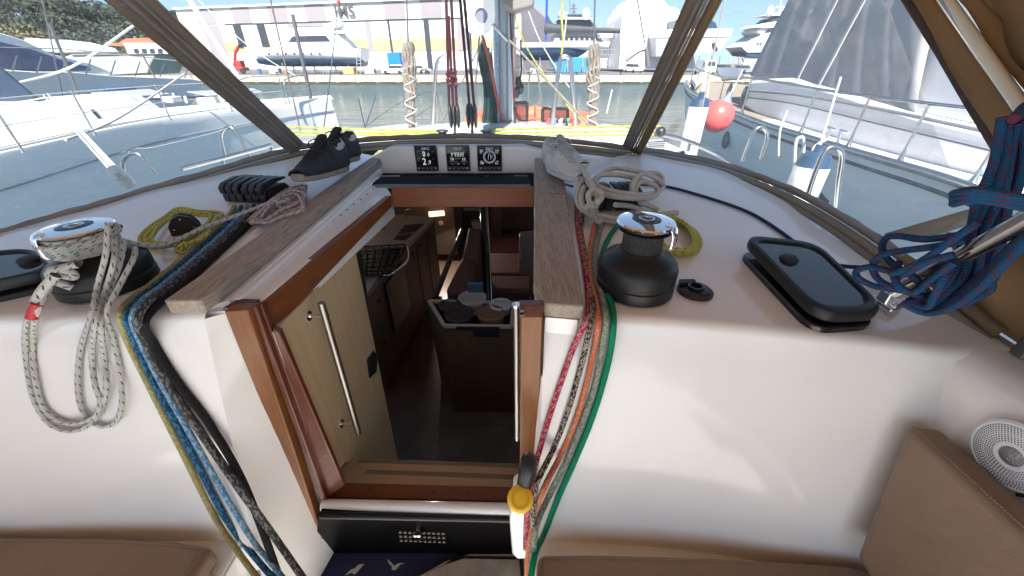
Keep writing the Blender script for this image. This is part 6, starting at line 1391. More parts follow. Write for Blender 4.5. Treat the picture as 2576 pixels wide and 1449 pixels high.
for i, (u, v, mt_, w) in enumerate(((20, 62, pine2, 'at the left edge above the white roof'), (70, 72, dry, 'brownish, left of the pale roofs'), (120, 80, pine2, 'behind the stay'), (215, 84, pine, 'left of the red roof'), (365, 88, pine2, 'right of the red roof'), (420, 100, dry, 'brownish, under the seam band'), (260, 100, pine2, 'below the villa'), (150, 92, dry, 'brownish, above the long white roof'), (310, 118, pine2, 'below the red roof'))): tree('broadleaf_tree', 'low tree at the foot of the hill, '+w, u, v, 150, 178+random.uniform(-4, 4), random.uniform(6.5, 8.5), mt_, 900, .7, 'low trees at the foot of the hill')
t = thing('villa', 'villa with a red tiled roof among the trees on the hill', 'house', Y(345, 125, 170)); tile = pm("roof_tile", (.42, .13, .07), .8, var=.25, vs=2)
def vf(name, mat, pts, dy, y): m = MB(); m.prism([Y(u, v, y) for u, v in pts], (0, dy, 0)); m.build(name, mat, t, smooth=False)
vf('wall', pm("villa_wall", (.55, .42, .3), .8), [(306, 108), (376, 106), (376, 125), (306, 125)], 8, 170); vf('roof', tile, [(296, 108), (316, 97), (366, 95), (384, 107)], 12, 168); vf('roof', tile, [(255, 115), (275, 109), (320, 108), (330, 116)], 8, 166)
# low white marina shed (left of seam) and far white building
t = thing('marina_building', 'low white flat roofed marina building with dark openings at the foot of the hill', 'building', Y(420, 150, 120))
vf('wall', bwh, [(310, 108), (440, 108), (470, 150), (330, 150)], 10, 120)
for u in (338, 358, 378, 398): vf('opening', dkg, [(u, 122), (u+9, 122), (u+11, 134), (u+2, 134)], -.3, 119.9)
# grey green laid-up boat, white tent boats at left
t = thing('wooden_boat', 'pale grey green hull of a boat moored below the villa', 'boat', Y(300, 180, 45))
def boatside(pts, name, mat, y, dy): m = MB(); m.prism([Y(u, v, y) for u, v in pts], (0, dy, 0)); return m.build(name, mat, t, bevel=.12)
gghull = pm("grey_green_hull", (.30, .33, .29), .5, var=.15, vs=.4)
boatside([(140, 150), (180, 136), (392, 136), (380, 160), (372, 186), (260, 192), (150, 186)], 'hull', gghull, 40, 4)
boatside([(180, 137), (392, 134), (394, 138), (180, 141)], 'gunwale', card, 39.9, 4.2)
boatside([(60, 95), (130, 102), (200, 118), (212, 132), (140, 134), (60, 122)], 'cabin_roof', bwh, 44, 4)
# big motor yacht with blue windows (left)
t = thing('motor_yacht', 'large white motor yacht with swooping blue side windows at the far left', 'motor yacht', Vector((-26, 26, WZ)))
xx0 = -26.0
def boatx(pts, name, mat, x, dx): m = MB(); m.prism([X(u, v, x) for u, v in pts], (-dx, 0, 0)); return m.build(name, mat, t, bevel=.05)
boatx([(-120, 176), (0, 174), (90, 180), (180, 180), (280, 190), (480, 198), (512, 204), (500, 240), (460, 290), (-120, 330)], 'hull', pm("yacht_hull_grey", (.60, .60, .62), .2), xx0, 5)
boatx([(-120, 40), (0, 82), (60, 100), (130, 135), (230, 160), (290, 186), (180, 182), (0, 172), (-120, 170)], 'superstructure', bwh, xx0-.15, 4)
boatx([(-120, 90), (0, 104), (60, 118), (95, 128), (150, 148), (225, 168), (232, 178), (180, 180), (60, 176), (0, 170), (-120, 165)], 'side_window', pm("blue_tinted_glass", (.02, .07, .22), .15), xx0-.1, .12)
boatx([(270, 222), (345, 218), (345, 224), (275, 228)], 'blue_cover', bluecov, xx0+.3, .5)
m = MB()
for k in range(9): u = 30+k*62; m.tube([X(u, 182+k*2, xx0+.05), X(u+12, 140+k*3, xx0+.05)], .035, 5)
m.tube([X(-60, 118, xx0+.05), X(150, 122, xx0+.05), X(500, 158, xx0+.05)], .035, 6); m.build('rail', steel, t)
# ---------------------------------------------------------------- neighbouring sailing yacht, left
t = thing('sailing_yacht', 'white sailing yacht moored close on our left, bow pointing at the quay', 'sailboat', (-7.6, 6, WZ)); nb = pm("neighbour_gelcoat", (.80, .79, .78), .45, var=.03, spec=.25)
zs_ = -1.0
gun = [Z(-420, 470, zs_), Z(-150, 430, zs_), Z(0, 398, zs_), Z(333, 320, zs_), Z(500, 291, zs_), Z(667, 268, zs_), Z(760, 257, zs_), Z(833, 249, zs_)]
bowp = gun[-1]; gx = gun[3].x
far_ = [Vector((2*(bowp.x-1.9)-p.x+0, p.y, p.z)) if False else Vector((bowp.x-2.05-(p.x-(bowp.x)), p.y, p.z)) for p in gun]
gun_s = spl(gun, 5); rows = []
for i, p_ in enumerate(gun_s):
    w = 4.2*min(1, ((bowp.y-p_.y)/9.0))**.62 if p_.y < bowp.y else 0; w = max(w, .02); q_ = Vector((p_.x-w, p_.y, p_.z))
    rows.append([Vector((p_.x-.25*min(1, w), p_.y-.35*(1-min(1, w)), WZ-.3)), Vector((p_.x-.03, p_.y-.1, -1.9)), Vector((p_.x+.0, p_.y, -1.12)), p_, Vector((p_.x-.02, p_.y, p_.z+.05)), Vector((p_.x-.08, p_.y, p_.z+.05)), Vector((p_.x-.1, p_.y, p_.z)), Vector((p_.x-w*.5, p_.y, p_.z+.10)), Vector((q_.x+.1, p_.y, p_.z)), q_, Vector((q_.x+.2, p_.y, WZ-.3))])
MB().grid(rows, flip=False).build('hull', nb, t, ang=50)
for z_, c_ in ((-1.33, navy),):
    m = MB(); m.tube([Vector((p_.x+.012, p_.y-.02, z_)) for p_ in gun_s], .011, 5); m.build('cove_line', pm("stripe_grey", (.2, .22, .26), .4), t)
# coachroof, cockpit and dark windscreen panel
m = MB(); q = [Vector((x, y, zs_)) for x, y in ((-7.6, 3), (-7.4, 6.5), (-7.9, 9.4), (-9.3, 9.4), (-9.6, 6.5), (-9.6, 3))]; c0_ = sum(q, Vector())/6
m.add(q+[c0_+(p_-c0_)*.86+Vector((0, 0, .42)) for p_ in q], [(0, 1, 7, 6), (1, 2, 8, 7), (2, 3, 9, 8), (3, 4, 10, 9), (4, 5, 11, 10), (5, 0, 6, 11), (6, 7, 8, 9, 10, 11)]); m.build('coachroof', nb, t, bevel=.06)
m = MB(); m.prism([Y(u, v, 7.2) for u, v in ((-200, 60), (-10, 165), (130, 282), (60, 292), (-200, 305))], (0, .05, 0)); m.build('windscreen', pm("dark_blue_glass", (.015, .03, .055), .08), t)
m = MB(); m.prism([Y(u, v, 7.25) for u, v in ((-200, 292), (140, 284), (150, 300), (-200, 318))], (0, .3, 0)); m.build('windscreen_base', nb, t)
m = MB()
for (u, v, w) in ((230, 262, 14), (330, 250, 10), (380, 262, 14), (470, 245, 10), (440, 236, 8), (560, 248, 8), (610, 240, 8)):
    q = Z(u, v+14, zs_+.1); m.box(q+Vector((-.6, .3, .06)), (w*.03, .35, .14)); m.tube([q, q+Vector((.02, 0, .16))], .03, 8)
m.build('deck_fittings', nb, t, bevel=.02)
m = MB(); m.prism([Z(u, v, zs_+.14) for u, v in ((230, 238), (380, 228), (420, 240), (300, 248))], (0, 0, .06)); m.prism([Z(u, v, zs_+.16) for u, v in ((470, 234), (640, 226), (660, 234), (520, 243))], (0, 0, .05)); m.build('deck_hatch', bgr, t, bevel=.03)
# stanchions and lifelines
st_px = [((45, 115), (165, 330)), ((168, 250), (100, 166)), ((270, 164), (312, 245))]
lines = thing('guard_rail', 'stainless stanchions and guard wires along the deck edge of the left sailing yacht', 'guard rail', Z(300, 328, zs_))
def TT(u, v, ub, vb):   # stanchion: base on gunwale at (ub,vb); top straight above reaching v
    b_ = Z(ub, vb, zs_+.03); d = D(u, v); return b_, Vector((b_.x, b_.y, d.z*(b_.y/d.y)))
stn = [TT(0, 150, 60, 384), TT(0, 130, 240, 340), TT(250, 150, 430, 303), TT(0, 170, 585, 281), TT(0, 190, 720, 262)]
tops = []
for b_, tt in stn: m = MB(); tp1 = b_+Vector((0, 0, .62)); tops.append((b_, tp1)); m.tube([b_, tp1], .014, 8); m.lathe([(.03, 0), (.025, .02), (.015, .05)], Matrix.Translation(b_), 10); m.build('stanchion', steel, lines)
ext = Z(-300, 455, zs_+.03); pts = [ext]+[b for b, _ in tops]
m = MB()
for h_ in (.60, .32): m.tube([p_+Vector((0, 0, h_)) for p_ in pts]+[bowp+Vector((-.3, -.2, h_))], .006, 6)
m.build('guard_wires', pm("wire", (.75, .75, .74), .4, .3), lines)
m = MB(); b1 = Z(730, 262, zs_); b2 = Z(800, 254, zs_); m.tube(spl([b1, b1+Vector((0, 0, .55)), b1.lerp(b2, .5)+Vector((0, 0, .68)), b2+Vector((-.1, 0, .66)), b2+Vector((-.7, .1, .66)), b1+Vector((-1.2, 0, .6)), b1+Vector((-1.3, 0, 0))], 5), .016, 8); m.build('pulpit', steel, lines)
nbt = [o for o in bpy.data.objects if o.get('label', '').startswith('white sailing yacht moored close')][0]
MB().tube([p_+Vector((-.16, 0, .05)) for p_ in gun_s], .018, 6).build('toe_rail', pm("toe_rail_grey", (.22, .23, .25), .4), nbt)
MB().tube([p_+Vector((-.42*min(1, (bowp.y-p_.y)/3), 0, .035)) for p_ in gun_s], .010, 6).build('jackstay', pm("jackstay_grey", (.3, .3, .3), .7), nbt)
for a_, b_ in ((-7.48, 6.0), (-7.56, 7.4)):
    m = MB(); m.prism([Vector((a_-.06, b_-.9, zs_+.12)), Vector((a_-.10, b_+.1, zs_+.12)), Vector((a_-.16, b_+.1, zs_+.27)), Vector((a_-.12, b_-.8, zs_+.27))], (.05, 0, 0)); m.build('portlight', dkg, nbt)
for u, v in ((430, 250), (520, 246), (300, 262)):
    q = Z(u, v, zs_+.12); m = MB(); m.box(q+Vector((-.5, .2, .02)), (.55, .5, .05)); m.build('deck_hatch', dkg, nbt, bevel=.02)
# rigging and mooring lines over there
def wire(name, lab, a, b, r, mat, cat='rigging', mid=None): 
    P = [Y(*a)]+([Y(*mid)] if mid else [])+[Y(*b)]; return tag(MB().tube(spl(P, 6) if mid else P, r, 7).build(name, mat), lab, cat)
dk_ = pm("dark_spar", (.10, .10, .11), .4, .3); sail = pm("furled_sail_cloth", (.50, .47, .42), .8, bump=.5, bs=8)
wire('backstay', 'thin dark stay rising over the pines at the far left', (205, 255, 9), (125, 60, 9), .03, dk_); wire('backstay', 'thinner dark stay beside the first one over the pines', (160, 255, 10), (103, -20, 10), .015, dk_)
wire('furled_jib', 'pale furled jib rising left of the shed, behind the seam band', (605, 205, 13), (465, -20, 13), .075, sail, 'furled sail'); wire('halyard', 'thin white halyard crossing the shed front', (770, 205, 13.2), (478, -20, 13.2), .010, rm['plain'], mid=(630, 120, 13.3))
wire('stay', 'dark brown stay in front of the lilac panels', (756, 330, 9), (676, -20, 9), .016, pm("brown_stay", (.12, .08, .07), .6)); wire('spar', 'short black spar standing on the left neighbour foredeck', (782, 248, 12), (736, 36, 12), .050, dk_, 'spar'); wire('stay', 'grey stay with a red tip in front of the sign lettering', (815, 320, 8.5), (856, -20, 8.5), .012, steel)
wire('red_flag_tip', 'small red tell tale near the sign lettering', (851, 14, 8.45), (853, 2, 8.45), .03, redp, 'tell tale')
wire('boat_hook', 'pale diagonal pole from the bow rail up to the seam band, far left', (40, 210, 8), (335, 65, 8), .020, pm("grey_pole", (.5, .5, .48), .5), 'pole', (180, 168, 8.05))
wire('mooring_line', 'dark shock absorber and stay standing on the left yacht deck', (414, 240, 12), (356, 133, 12), .02, dk_)
ml = thing('mooring_line', 'white mooring ropes running down to a white fender on our left side', 'rope', Y(290, 450, 2.2))
for a_, b_ in (((110, 240, 4.6), (300, 452, 1.9)), ((120, 236, 4.7), (318, 448, 1.9)), ((128, 250, 4.6), (310, 452, 1.9))): MB().tube([Y(*a_), Y(*b_)], .007, 7).build('strand', rm['plain'], ml)
for a_, b_, mid in (((0, 262, 4.4), (115, 246, 4.6), (60, 256, 4.5)),): MB().tube(spl([Y(*a_), Y(*mid), Y(*b_)], 4), .010, 7).build('strand', rm['plain'], ml)
wire('mooring_line', 'grey brace line slanting up to the seam band over the left deck', (165, 352, 3.0), (465, 185, 5.0), .010, pm("grey_line", (.42, .42, .42), .8), 'rope', (300, 296, 3.8))
f = Y(303, 444, 2.0); tag(MB().lathe([(.0001, -.07), (.026, -.06), (.035, -.03), (.035, .03), (.024, .055), (.0001, .06)], Matrix.Translation(f) @ Matrix.Rotation(R(-30), 4, 'Y'), 20).build('fender', pm("fender_white", (.6, .58, .54), .5)), 'white fender hanging over our left rail below the mooring ropes', 'fender')
# our own stainless hoops, handrail and jackstay on the left side deck
def hoop(label, px, y, r=.011, grp='stainless hoops on the side decks'):
    P = spl([Y(u, v, y) for u, v in px], 6); return tag(MB().tube(P, r, 10).build('hoop', steel), label, 'hoop', grp)
hoop('polished hoop on the left side deck, nearer one beside the white fender', [(316, 462, 2.2)[:2], (310, 430), (312, 400), (330, 386), (352, 390), (372, 415), (390, 440)], 2.25)
hoop('polished hoop on the left side deck, farther one nearer the seam band', [(568, 400), (558, 360), (556, 338), (566, 324), (584, 322), (606, 350), (630, 396)], 2.75)
m = MB(); m.tube(spl([Y(300, 388, 2.25), Y(316, 380, 2.25), Y(345, 372, 2.3), Y(390, 368, 2.4), Y(540, 332, 2.7), Y(556, 326, 2.7), Y(590, 316, 2.8)], 5), .004, 6); tag(m.build('guard_wire', steel), 'thin guard wire linking the two hoops on the left side deck', 'guard wire')
m = MB(); m.tube([Y(455, 425, 2.2), Y(560, 398, 2.5), Y(682, 365, 2.75)], .014, 12); m.tube([Y(682, 365, 2.75), Y(684, 378, 2.75)], .012, 8); m.tube([Y(560, 398, 2.5), Y(562, 412, 2.5)], .012, 8); tag(m.build('handrail', steel), 'long low stainless handrail outside the left window', 'handrail')
# ================================================================ our mast and rigging, forward of the sprayhood
alu = pm("painted_mast", (.40, .46, .50), .3, .2); alud = pm("boom_grey", (.16, .155, .14), .5)
ym = 3.9
mast = thing('mast', 'pale blue grey aluminium mast rising from the coachroof', 'mast', Y(1268, 306, ym))
m = MB(); P0, P1 = Y(1270, 312, ym), Y(1262, -60, ym); P1 = Vector((P0.x-.01, P0.y, 2.2)); m.tube([P0, P1], .085, 28, sq=(1.1, .72)); m.build('extrusion', alu, mast)
m = MB()
for dx, r in ((-.035, .010), (.03, .008)): m.tube([P0+Vector((dx, -.105, 0)), P1+Vector((dx, -.105, 0))], r, 8)
m.build('sail_track', pm("track_grey", (.22, .23, .25), .4, .5), mast)
m = MB(); m.lathe([(.15, 0), (.15, .02), (.12, .05)], Matrix.Translation(P0+Vector((0, 0, -.01))), 28); m.build('mast_foot', alud, mast)
# boom above the sprayhood
bm = thing('boom', 'grey boom leading aft from the mast above the sprayhood', 'boom', Y(1262, 20, 3.7)); g1 = Vector((P0.x, 3.72, .62)); g2 = Vector((-.42, -1.4, .86))
MB().tube([g1, g2], .12, 20, sq=(1.3, .8)).build('tube', alud, bm)
m = MB(); m.prism([Y(u, v, 3.55) for u, v in ((1262, 12), (1255, -40), (1346, -40), (1344, 18), (1296, 30), (1284, 28))], (0, .22, 0)); m.build('gooseneck_cover', alud, bm, bevel=.02)
# round white sheave housing
hs = thing('vang_housing', 'white oval housing with a round opening hanging beside the mast', 'sheave box', Y(1215, 70, 3.3)); M_ = Matrix.Translation(Y(1211, 33, 3.3)) @ Matrix.Rotation(PI/2+.15, 4, 'X') @ Matrix.Scale(.74, 4)
ov = []
for k in range(28): a = 2*PI*k/28; ov.append((.135*math.cos(a), .175*math.sin(a)+(.05 if math.sin(a) > 0 else 0)))
inn = [(.062*math.cos(2*PI*k/28), -.02+.062*math.sin(2*PI*k/28)) for k in range(28)]
m = MB(); z0, z1 = -.02, .03; vs = [M_ @ Vector((x, y, z)) for z in (z0, z1) for x, y in ov]+[M_ @ Vector((x, y, z)) for z in (z0, z1) for x, y in inn]; fs = []
for k in range(28):
    q = (k+1) % 28; fs += [(k, q, 28+q, 28+k), (56+k, 84+k, 84+q, 56+q), (k, 56+k, 56+q, q), (28+k, 28+q, 84+q, 84+k)]
m.add(vs, fs); m.build('cheek', bwh, hs, bevel=.004)
m = MB(); m.add([p_+Vector((-.06, .03, .01)) for p_ in vs], fs); m.build('cheek', bwh, hs, bevel=.004)
MB().lathe([(.060, -.012), (.045, 0), (.060, .012)], M_ @ Matrix.Translation((0, -.02, 0)), 24).build('sheave', pm("sheave_grey", (.25, .28, .34), .3, .4), hs)
# rigid vang strut
vs_ = thing('rigging_strut', 'pale diagonal rope and strut running from the white housing down to the right', 'strut', Y(1490, 318, 3.0))
MB().tube([Y(1236, 58, 3.3), Y(1300, 120, 3.25), Y(1482, 316, 2.9)], .0085, 10).build('rope', rm['hemp'], vs_); MB().tube([Y(1236, 58, 3.3), Y(1278, 102, 3.27)], .012, 10).build('terminal', steel, vs_)
# halyards beside the mast
def hal(lab, px, r, mk, y=3.75, name='halyard', grp='halyards at the mast'): return tag(MB().tube(spl([Y(u, v, y) for u, v in px], 4), r, 8).build(name, rm[mk] if isinstance(mk, str) else mk), lab, 'rope', grp)
hal('red halyard slanting from above the white housing to the mast foot', [(1185, -15), (1205, 60), (1232, 160), (1262, 305)], .012, 'redp', 3.6)
hal('white halyard left of the mast', [(1215, 110), (1240, 240), (1256, 306)], .009, 'plain'); hal('black halyard left of the mast', [(1228, 120), (1246, 240), (1259, 306)], .009, 'black'); hal('light blue halyard against the mast', [(1246, 60), (1252, 180), (1254, 306)], .008, 'lblue', 3.7); hal('thin white halyard, leftmost at the mast', [(1232, 80), (1240, 180), (1244, 306)], .007, 'plain', 3.78)
hal('dark red halyard right of the mast', [(1283, -15), (1286, 100), (1290, 180), (1296, 306)], .008, 'maroon', 3.7); hal('brown halyard right of the mast', [(1290, -15), (1291, 150), (1293, 306)], .007, 'hemp', 3.72)
gc = thing('rope_hank', 'dark green rope hank hanging at the left side of the mast', 'rope', Y(1222, 305, 3.7))
for k in range(7):
    o = k*4; P = [Y(u, v, 3.72+.02*(k % 3)) for u, v in ((1212+o*.5, 110+k*5), (1206+o*.9, 150), (1218+o*.6, 210), (1220+o*.8, 260), (1216+o, 305), (1226+o, 306), (1230+o*.5, 230), (1224+o*.4, 140))]; MB().tube(spl(P, 4, True), .012, 7, True).build('strand', rm['dgreen'], gc)
# rolled cream sail sock right of the mast
t = thing('furled_staysail', 'cream furled sail lashed upright right of the mast', 'furled sail', Y(1298, 215, 4.2)); MB().tube([Y(1303, 40, 4.2), Y(1301, 120, 4.2), Y(1297, 205, 4.2)], [.035, .045, .035], 12).build('roll', pm("cream_sailcloth", (.48, .40, .33), .85, bump=.6, bs=30), t)
m = MB(); m.tube([Y(1301+8*math.cos(k*.8), 60+k*3.4, 4.2-.05*math.sin(k*.8)) for k in range(42)], .006, 5); m.build('lashing', rm['plain'], t)
t = thing('block', 'cluster of black blocks hanging below the cream furled sail', 'block', Y(1304, 245, 4.1)); m = MB()
for u, v in ((1304, 208), (1310, 222), (1300, 232)): m.ball(Y(u, v, 4.1), .045, 8, 12, (.7, .5, 1.2))
m.build('blocks', blk, t); MB().tube([Y(1308, 205, 4.1), Y(1312, 175, 4.1), Y(1310, 100, 4.1)], .007, 6).build('strop', rm['black'], t)
# maroon tackle: two double blocks, ropes up to the boom
tk = thing('mainsheet_tackle', 'maroon mainsheet tackle rising from two black blocks on the coachroof', 'tackle', Y(1165, 340, 2.35)); yk = 2.35
for (a_, b_) in (((1122, -20), (1130, 285)), ((1134, -20), (1150, 290)), ((1156, -20), (1183, 290)), ((1166, -20), (1195, 290)), ((1128, 40), (1141, 285))):
    MB().tube([Y(*a_, 2.2), Y(*b_, yk)], .0075, 8).build('rope', rm['maroon'], tk)
for u in (1143, 1187):
    m = MB(); c = Y(u, 292, yk); 
    for s in (-.018, 0, .018): m.ball(c+Vector((s*1.2, 0, 0)), .050, 8, 14, (.24, .8, 1.35))
    m.build('block', blk, tk, ang=60); MB().bar(c+Vector((0, 0, -.04)), Y(u+1, 340, yk-.03), .012, .022).build('shackle', blkg, tk)
m = MB()
for k in range(10): a = k*.7; p_ = Y(1136, 200, 2.3); m.ball(p_+Vector((.02*math.cos(a), .015*math.sin(a), .025*math.sin(k*1.9))), .013, 5, 8)
m.build('knot', rm['maroon'], tk)
m = MB(); m.bar(Y(1098, 341, 2.30), Y(1240, 339, 2.30), .03, .012); m.build('base_track', blkm, tk)
# turning blocks + yellow sheets across the roof
for u, lab in ((1113, 'black turning block left of the maroon tackle'), (1224, 'black turning block right of the maroon tackle')):
    c = Y(u, 334, 2.33); t = thing('turning_block', lab, 'block', c-Vector((0, 0, .025))); m = MB()
    for h_ in (-.018, .006): m.lathe([(.0001, 0), (.034, 0), (.036, .004), (.034, .009), (.0001, .009)], Matrix.Translation(c+Vector((0, 0, h_))), 18)
    m.build('cheek', blk, t); MB().lathe([(.028, -.01), (.022, 0), (.028, .008)], Matrix.Translation(c), 18).build('sheave', rubber, t)
for k, dv in enumerate((0, 11, 20)):
    yq = 2.42-.05*k
    w_ = ('rearmost', 'middle', 'nearest')[k]
    tag(MB().tube([Y(715, 319+dv*1.05, yq), Y(1000, 328+dv*.6, yq), Y(1105, 329+dv*.5, yq)], .0065, 8).build('control_line', rm['neon']), 'yellow line left of the blocks, '+w_+' of three outside the front window', 'rope', 'yellow lines across the coachroof')
    tag(MB().tube([Y(1228, 327+dv*.7, yq), Y(1400, 322+dv, yq), Y(1576, 318+dv*1.1, yq), Y(1662, 317+dv*1.1, yq)], .0065, 8).build('control_line', rm['neon']), 'yellow line right of the blocks, '+w_+' of three outside the front window', 'rope', 'yellow lines across the coachroof')
# shrouds wrapped with rope bundles
def wrapped(lab, u0, v0, u1, v1, y, utop):
    t = thing('wrapped_shroud', lab, 'rope bundle', Y(u1, v1, y), 'rope bundles lashed to the lower shrouds'); a, b = Y(u0, v0, y), Y(u1, v1, y)
    MB().tube([Y(utop, -25, y), b], .0065, 8).build('wire', dk_, t)
    for k in range(9):
        an = k*2*PI/9; e = Vector((math.cos(an), math.sin(an), 0)); rr = .038; P = []
        for i in range(15): f_ = i/14; an2 = an+f_*2.4+.4*math.sin(i); r_ = rr*(.55+.6*math.sin(PI*min(1, f_*1.2+.12)))*(1+.18*math.sin(i*1.9+k)); P.append(a.lerp(b, f_)+Vector((math.cos(an2)*r_, math.sin(an2)*r_, .008*math.sin(i*3+k))))
        MB().tube(spl(P, 3), .013, 7).build('strand', rm['hemp'], t)
    for s in (1, -1):
        P = [a.lerp(b, .22+.76*i/60)+Vector((math.cos(s*i*.42)*.046, math.sin(s*i*.42)*.046, 0)) for i in range(61)]; MB().tube(P, .0048, 6).build('lashing', rm['plain'], t)
wrapped('brown rope bundle with criss cross white lashing on the left shroud', 1027, 108, 1035, 318, 3.5, 1022)
wrapped('brown rope bundle with criss cross white lashing on the right shroud', 1494, 112, 1490, 318, 3.5, 1497)
# mast hoops (granny bars)
hoop('tall stainless guard hoop left of the mast', [(1087, 312), (1092, 240), (1097, 170), (1106, 148), (1120, 143)], 3.7, .016, 'mast guard hoops'); hoop('tall stainless guard hoop right of the mast', [(1388, 318), (1400, 220), (1408, 158), (1416, 143), (1430, 145), (1436, 165), (1450, 312)], 3.3, .017, 'mast guard hoops')
hoop('thin stainless hoop behind the left guard hoop', [(1100, 312), (1098, 240), (1096, 225), (1112, 300)], 3.9, .008, 'mast guard hoops'); hoop('thin stainless hoop behind the right guard hoop', [(1326, 310), (1330, 240), (1333, 190), (1350, 180), (1362, 250), (1366, 300)], 4.6, .010, 'mast guard hoops')
# lines and stays right of the mast
hal('yellow green line slanting from the mast to the right deck edge', [(1292, 30), (1320, 110), (1370, 190), (1430, 268), (1475, 314)], .006, 'neon', 3.6, 'stay', 'stays right of the mast'); hal('grey stay crossing toward the blue keel cover', [(1327, 22), (1355, 95), (1395, 165), (1432, 220)], .006, 'plain', 5.0, 'stay', 'stays right of the mast'); hal('pale green line rising to the right guard hoop', [(1412, 144), (1416, 100), (1413, 40), (1418, -20)], .010, 'neon', 4.2, 'stay', 'stays right of the mast'); hal('thin white line beside the pale green line', [(1412, 144), (1420, 90), (1426, 30)], .006, 'plain', 4.2, 'stay', 'stays right of the mast')
wire('stay', 'thin grey stay in front of the shrink wrapped boat', (1622, 110, 8), (1600, -20, 8), .012, dk_); wire('stay', 'brown stay right of the right seam band', (1745, 372, 3.3), (1828, -20, 3.3), .0055, pm("stay_brown", (.28, .23, .2), .5))
# boom vang pieces and hanging hooks left of the mast
wire('hanging_line', 'grey line hanging from the white housing, left side', (1190, 238, 3.4), (1182, 70, 3.4), .007, dk_); wire('hanging_line', 'second grey line hanging from the white housing', (1194, 240, 3.4), (1206, 90, 3.4), .006, dk_)
wire('diagonal_line', 'thin grey line from the left hoop up to the mast', (1112, 312, 3.8), (1214, 100, 3.6), .005, dk_)
for a_, b_, lab in (((945, 245, 7), (920, 318, 6.5), 'short grey stanchion left of the wrapped shroud'), ((902, 250, 7), (918, 320, 6.5), 'leaning grey stanchion near the left neighbour bow'), ((1540, 225, 6), (1526, 285, 6), 'white loop of rope on the right rail'), ((1500, 230, 6), (1478, 315, 5), 'grey stanchion right of the wrapped shroud')): wire('stanchion', lab, a_, b_, .011, steel if 'rope' not in lab else rm['plain'], 'stanchion')
wire('guard_wire', 'thin guard wire running along our left bow rail', (920, 318, 6.5), (1086, 228, 8.5), .005, dk_, 'guard wire', (1000, 262, 7.5)); wire('guard_wire', 'low guard wire along our left bow rail', (1012, 318, 5.5), (1092, 262, 8), .006, dk_, 'guard wire')
# orange dinghy upside down with smoked hatch lids in front
org = pm("orange_rubber", (.45, .13, .06), .55, var=.1, vs=4, bump=.2, bs=30); t = thing('inflatable_dinghy', 'orange inflatable lying on the foredeck beyond the mast', 'dinghy', Y(1330, 315, 4.9))
m = MB(); m.tube(spl([Y(1190, 308, 4.4), Y(1215, 300, 4.7), Y(1300, 290, 5.2), Y(1400, 290, 5.2), Y(1470, 305, 4.7), Y(1480, 318, 4.4)], 5), .10, 16); m.build('tube', org, t); m = MB(); m.prism([Y(1345, 302, 4.6), Y(1370, 302, 4.6), Y(1370, 270, 4.6), Y(1347, 268, 4.6)], (0, .25, 0)); m.build('box', org, t, bevel=.02)
m = MB(); m.prism([Y(1180, 318, 5.0), Y(1470, 322, 5.0), Y(1440, 288, 5.2), Y(1220, 288, 5.2)], (0, .3, 0)); m.build('floor', pm("dinghy_red", (.40, .12, .10), .6), t)
smk = vinyl("smoked_lid", (.32, .25, .26), .05, 3, .1)
for px, lab in ((((1285, 258), (1326, 258), (1326, 306), (1283, 306)), 'open smoked hatch lid right behind the mast'), (((1365, 272), (1428, 274), (1428, 308), (1364, 306)), 'open smoked hatch lid behind the right guard hoop')):
    y_ = 4.25; t = thing('hatch_lid', lab, 'hatch', Y(px[3][0], px[3][1], y_), 'open foredeck hatch lids'); P = [Y(u, v, y_) for u, v in px]; m = MB()
    for i in range(4): m.bar(P[i], P[(i+1) % 4], .03, .035, (0, 1, 0))
    m.build('frame', blkg, t, bevel=.004); m = MB(); m.add([p_+Vector((0, .004, 0)) for p_ in P], [(0, 1, 2, 3)]); m.build('lens', smk, t, smooth=False)
m = MB()
cols = []
for k, (u, c) in enumerate(((1376, (.5, .06, .05)), (1392, (.05, .2, .5)), (1408, (.5, .5, .48)), (1424, (.05, .3, .2)), (1440, (.4, .06, .06)))):
    mm = MB(); a_ = Y(u, 316, 3.6); mm.tube([a_, a_+Vector((.02, .03, .05)), a_+Vector((.0, .06, .03))], .012, 7); tag(mm.build('coloured_line_end', pm("line_end_%s" % 'abcde'[k], c, .8)), ['crimson', 'blue', 'white', 'green', 'dark red'][k]+' rope end among the clutches at the right of the mast foot', 'rope end', 'rope ends at the mast foot')
# genoa car and track right, handrails on right
t = thing('genoa_car', 'black and steel genoa car on its track outside the right seam foot', 'track car', Y(1650, 385, 2.15)); m = MB(); m.prism([Y(u, v, 2.15) for u, v in ((1628, 352), (1672, 350), (1675, 378), (1630, 380))], (0, .10, 0)); m.build('body', pm("car_grey_plastic", (.22, .2, .2), .35), t, bevel=.01); m = MB(); m.tube([Y(1628, 362, 2.14), Y(1672, 360, 2.14)], .012, 10); m.tube([Y(1630, 372, 2.14), Y(1670, 370, 2.14)], .010, 10); m.build('roller', steel, t); m = MB(); m.ball(Y(1662, 332, 2.3), .03, 8, 12); m.build('end_block', blk, t)
m = MB(); m.tube(spl([Y(1660, 338, 2.6), Y(1720, 352, 2.4), Y(1800, 385, 2.1), Y(1900, 440, 1.85), Y(1990, 490, 1.6)], 6), .013, 12)
for u, v, y in ((1735, 358, 2.33), (1905, 443, 1.83)): p_ = Y(u, v, y); m.tube([p_, p_+Vector((0, 0, -.05))], .012, 8); 
tag(m.build('handrail', steel), 'long bright stainless handrail outside the right window', 'handrail')
hoop('polished hoop on the right side deck, farther one near the red fender', [(1868, 406), (1880, 372), (1895, 335), (1906, 322), (1922, 322), (1930, 345), (1914, 400)], 2.4, .011)
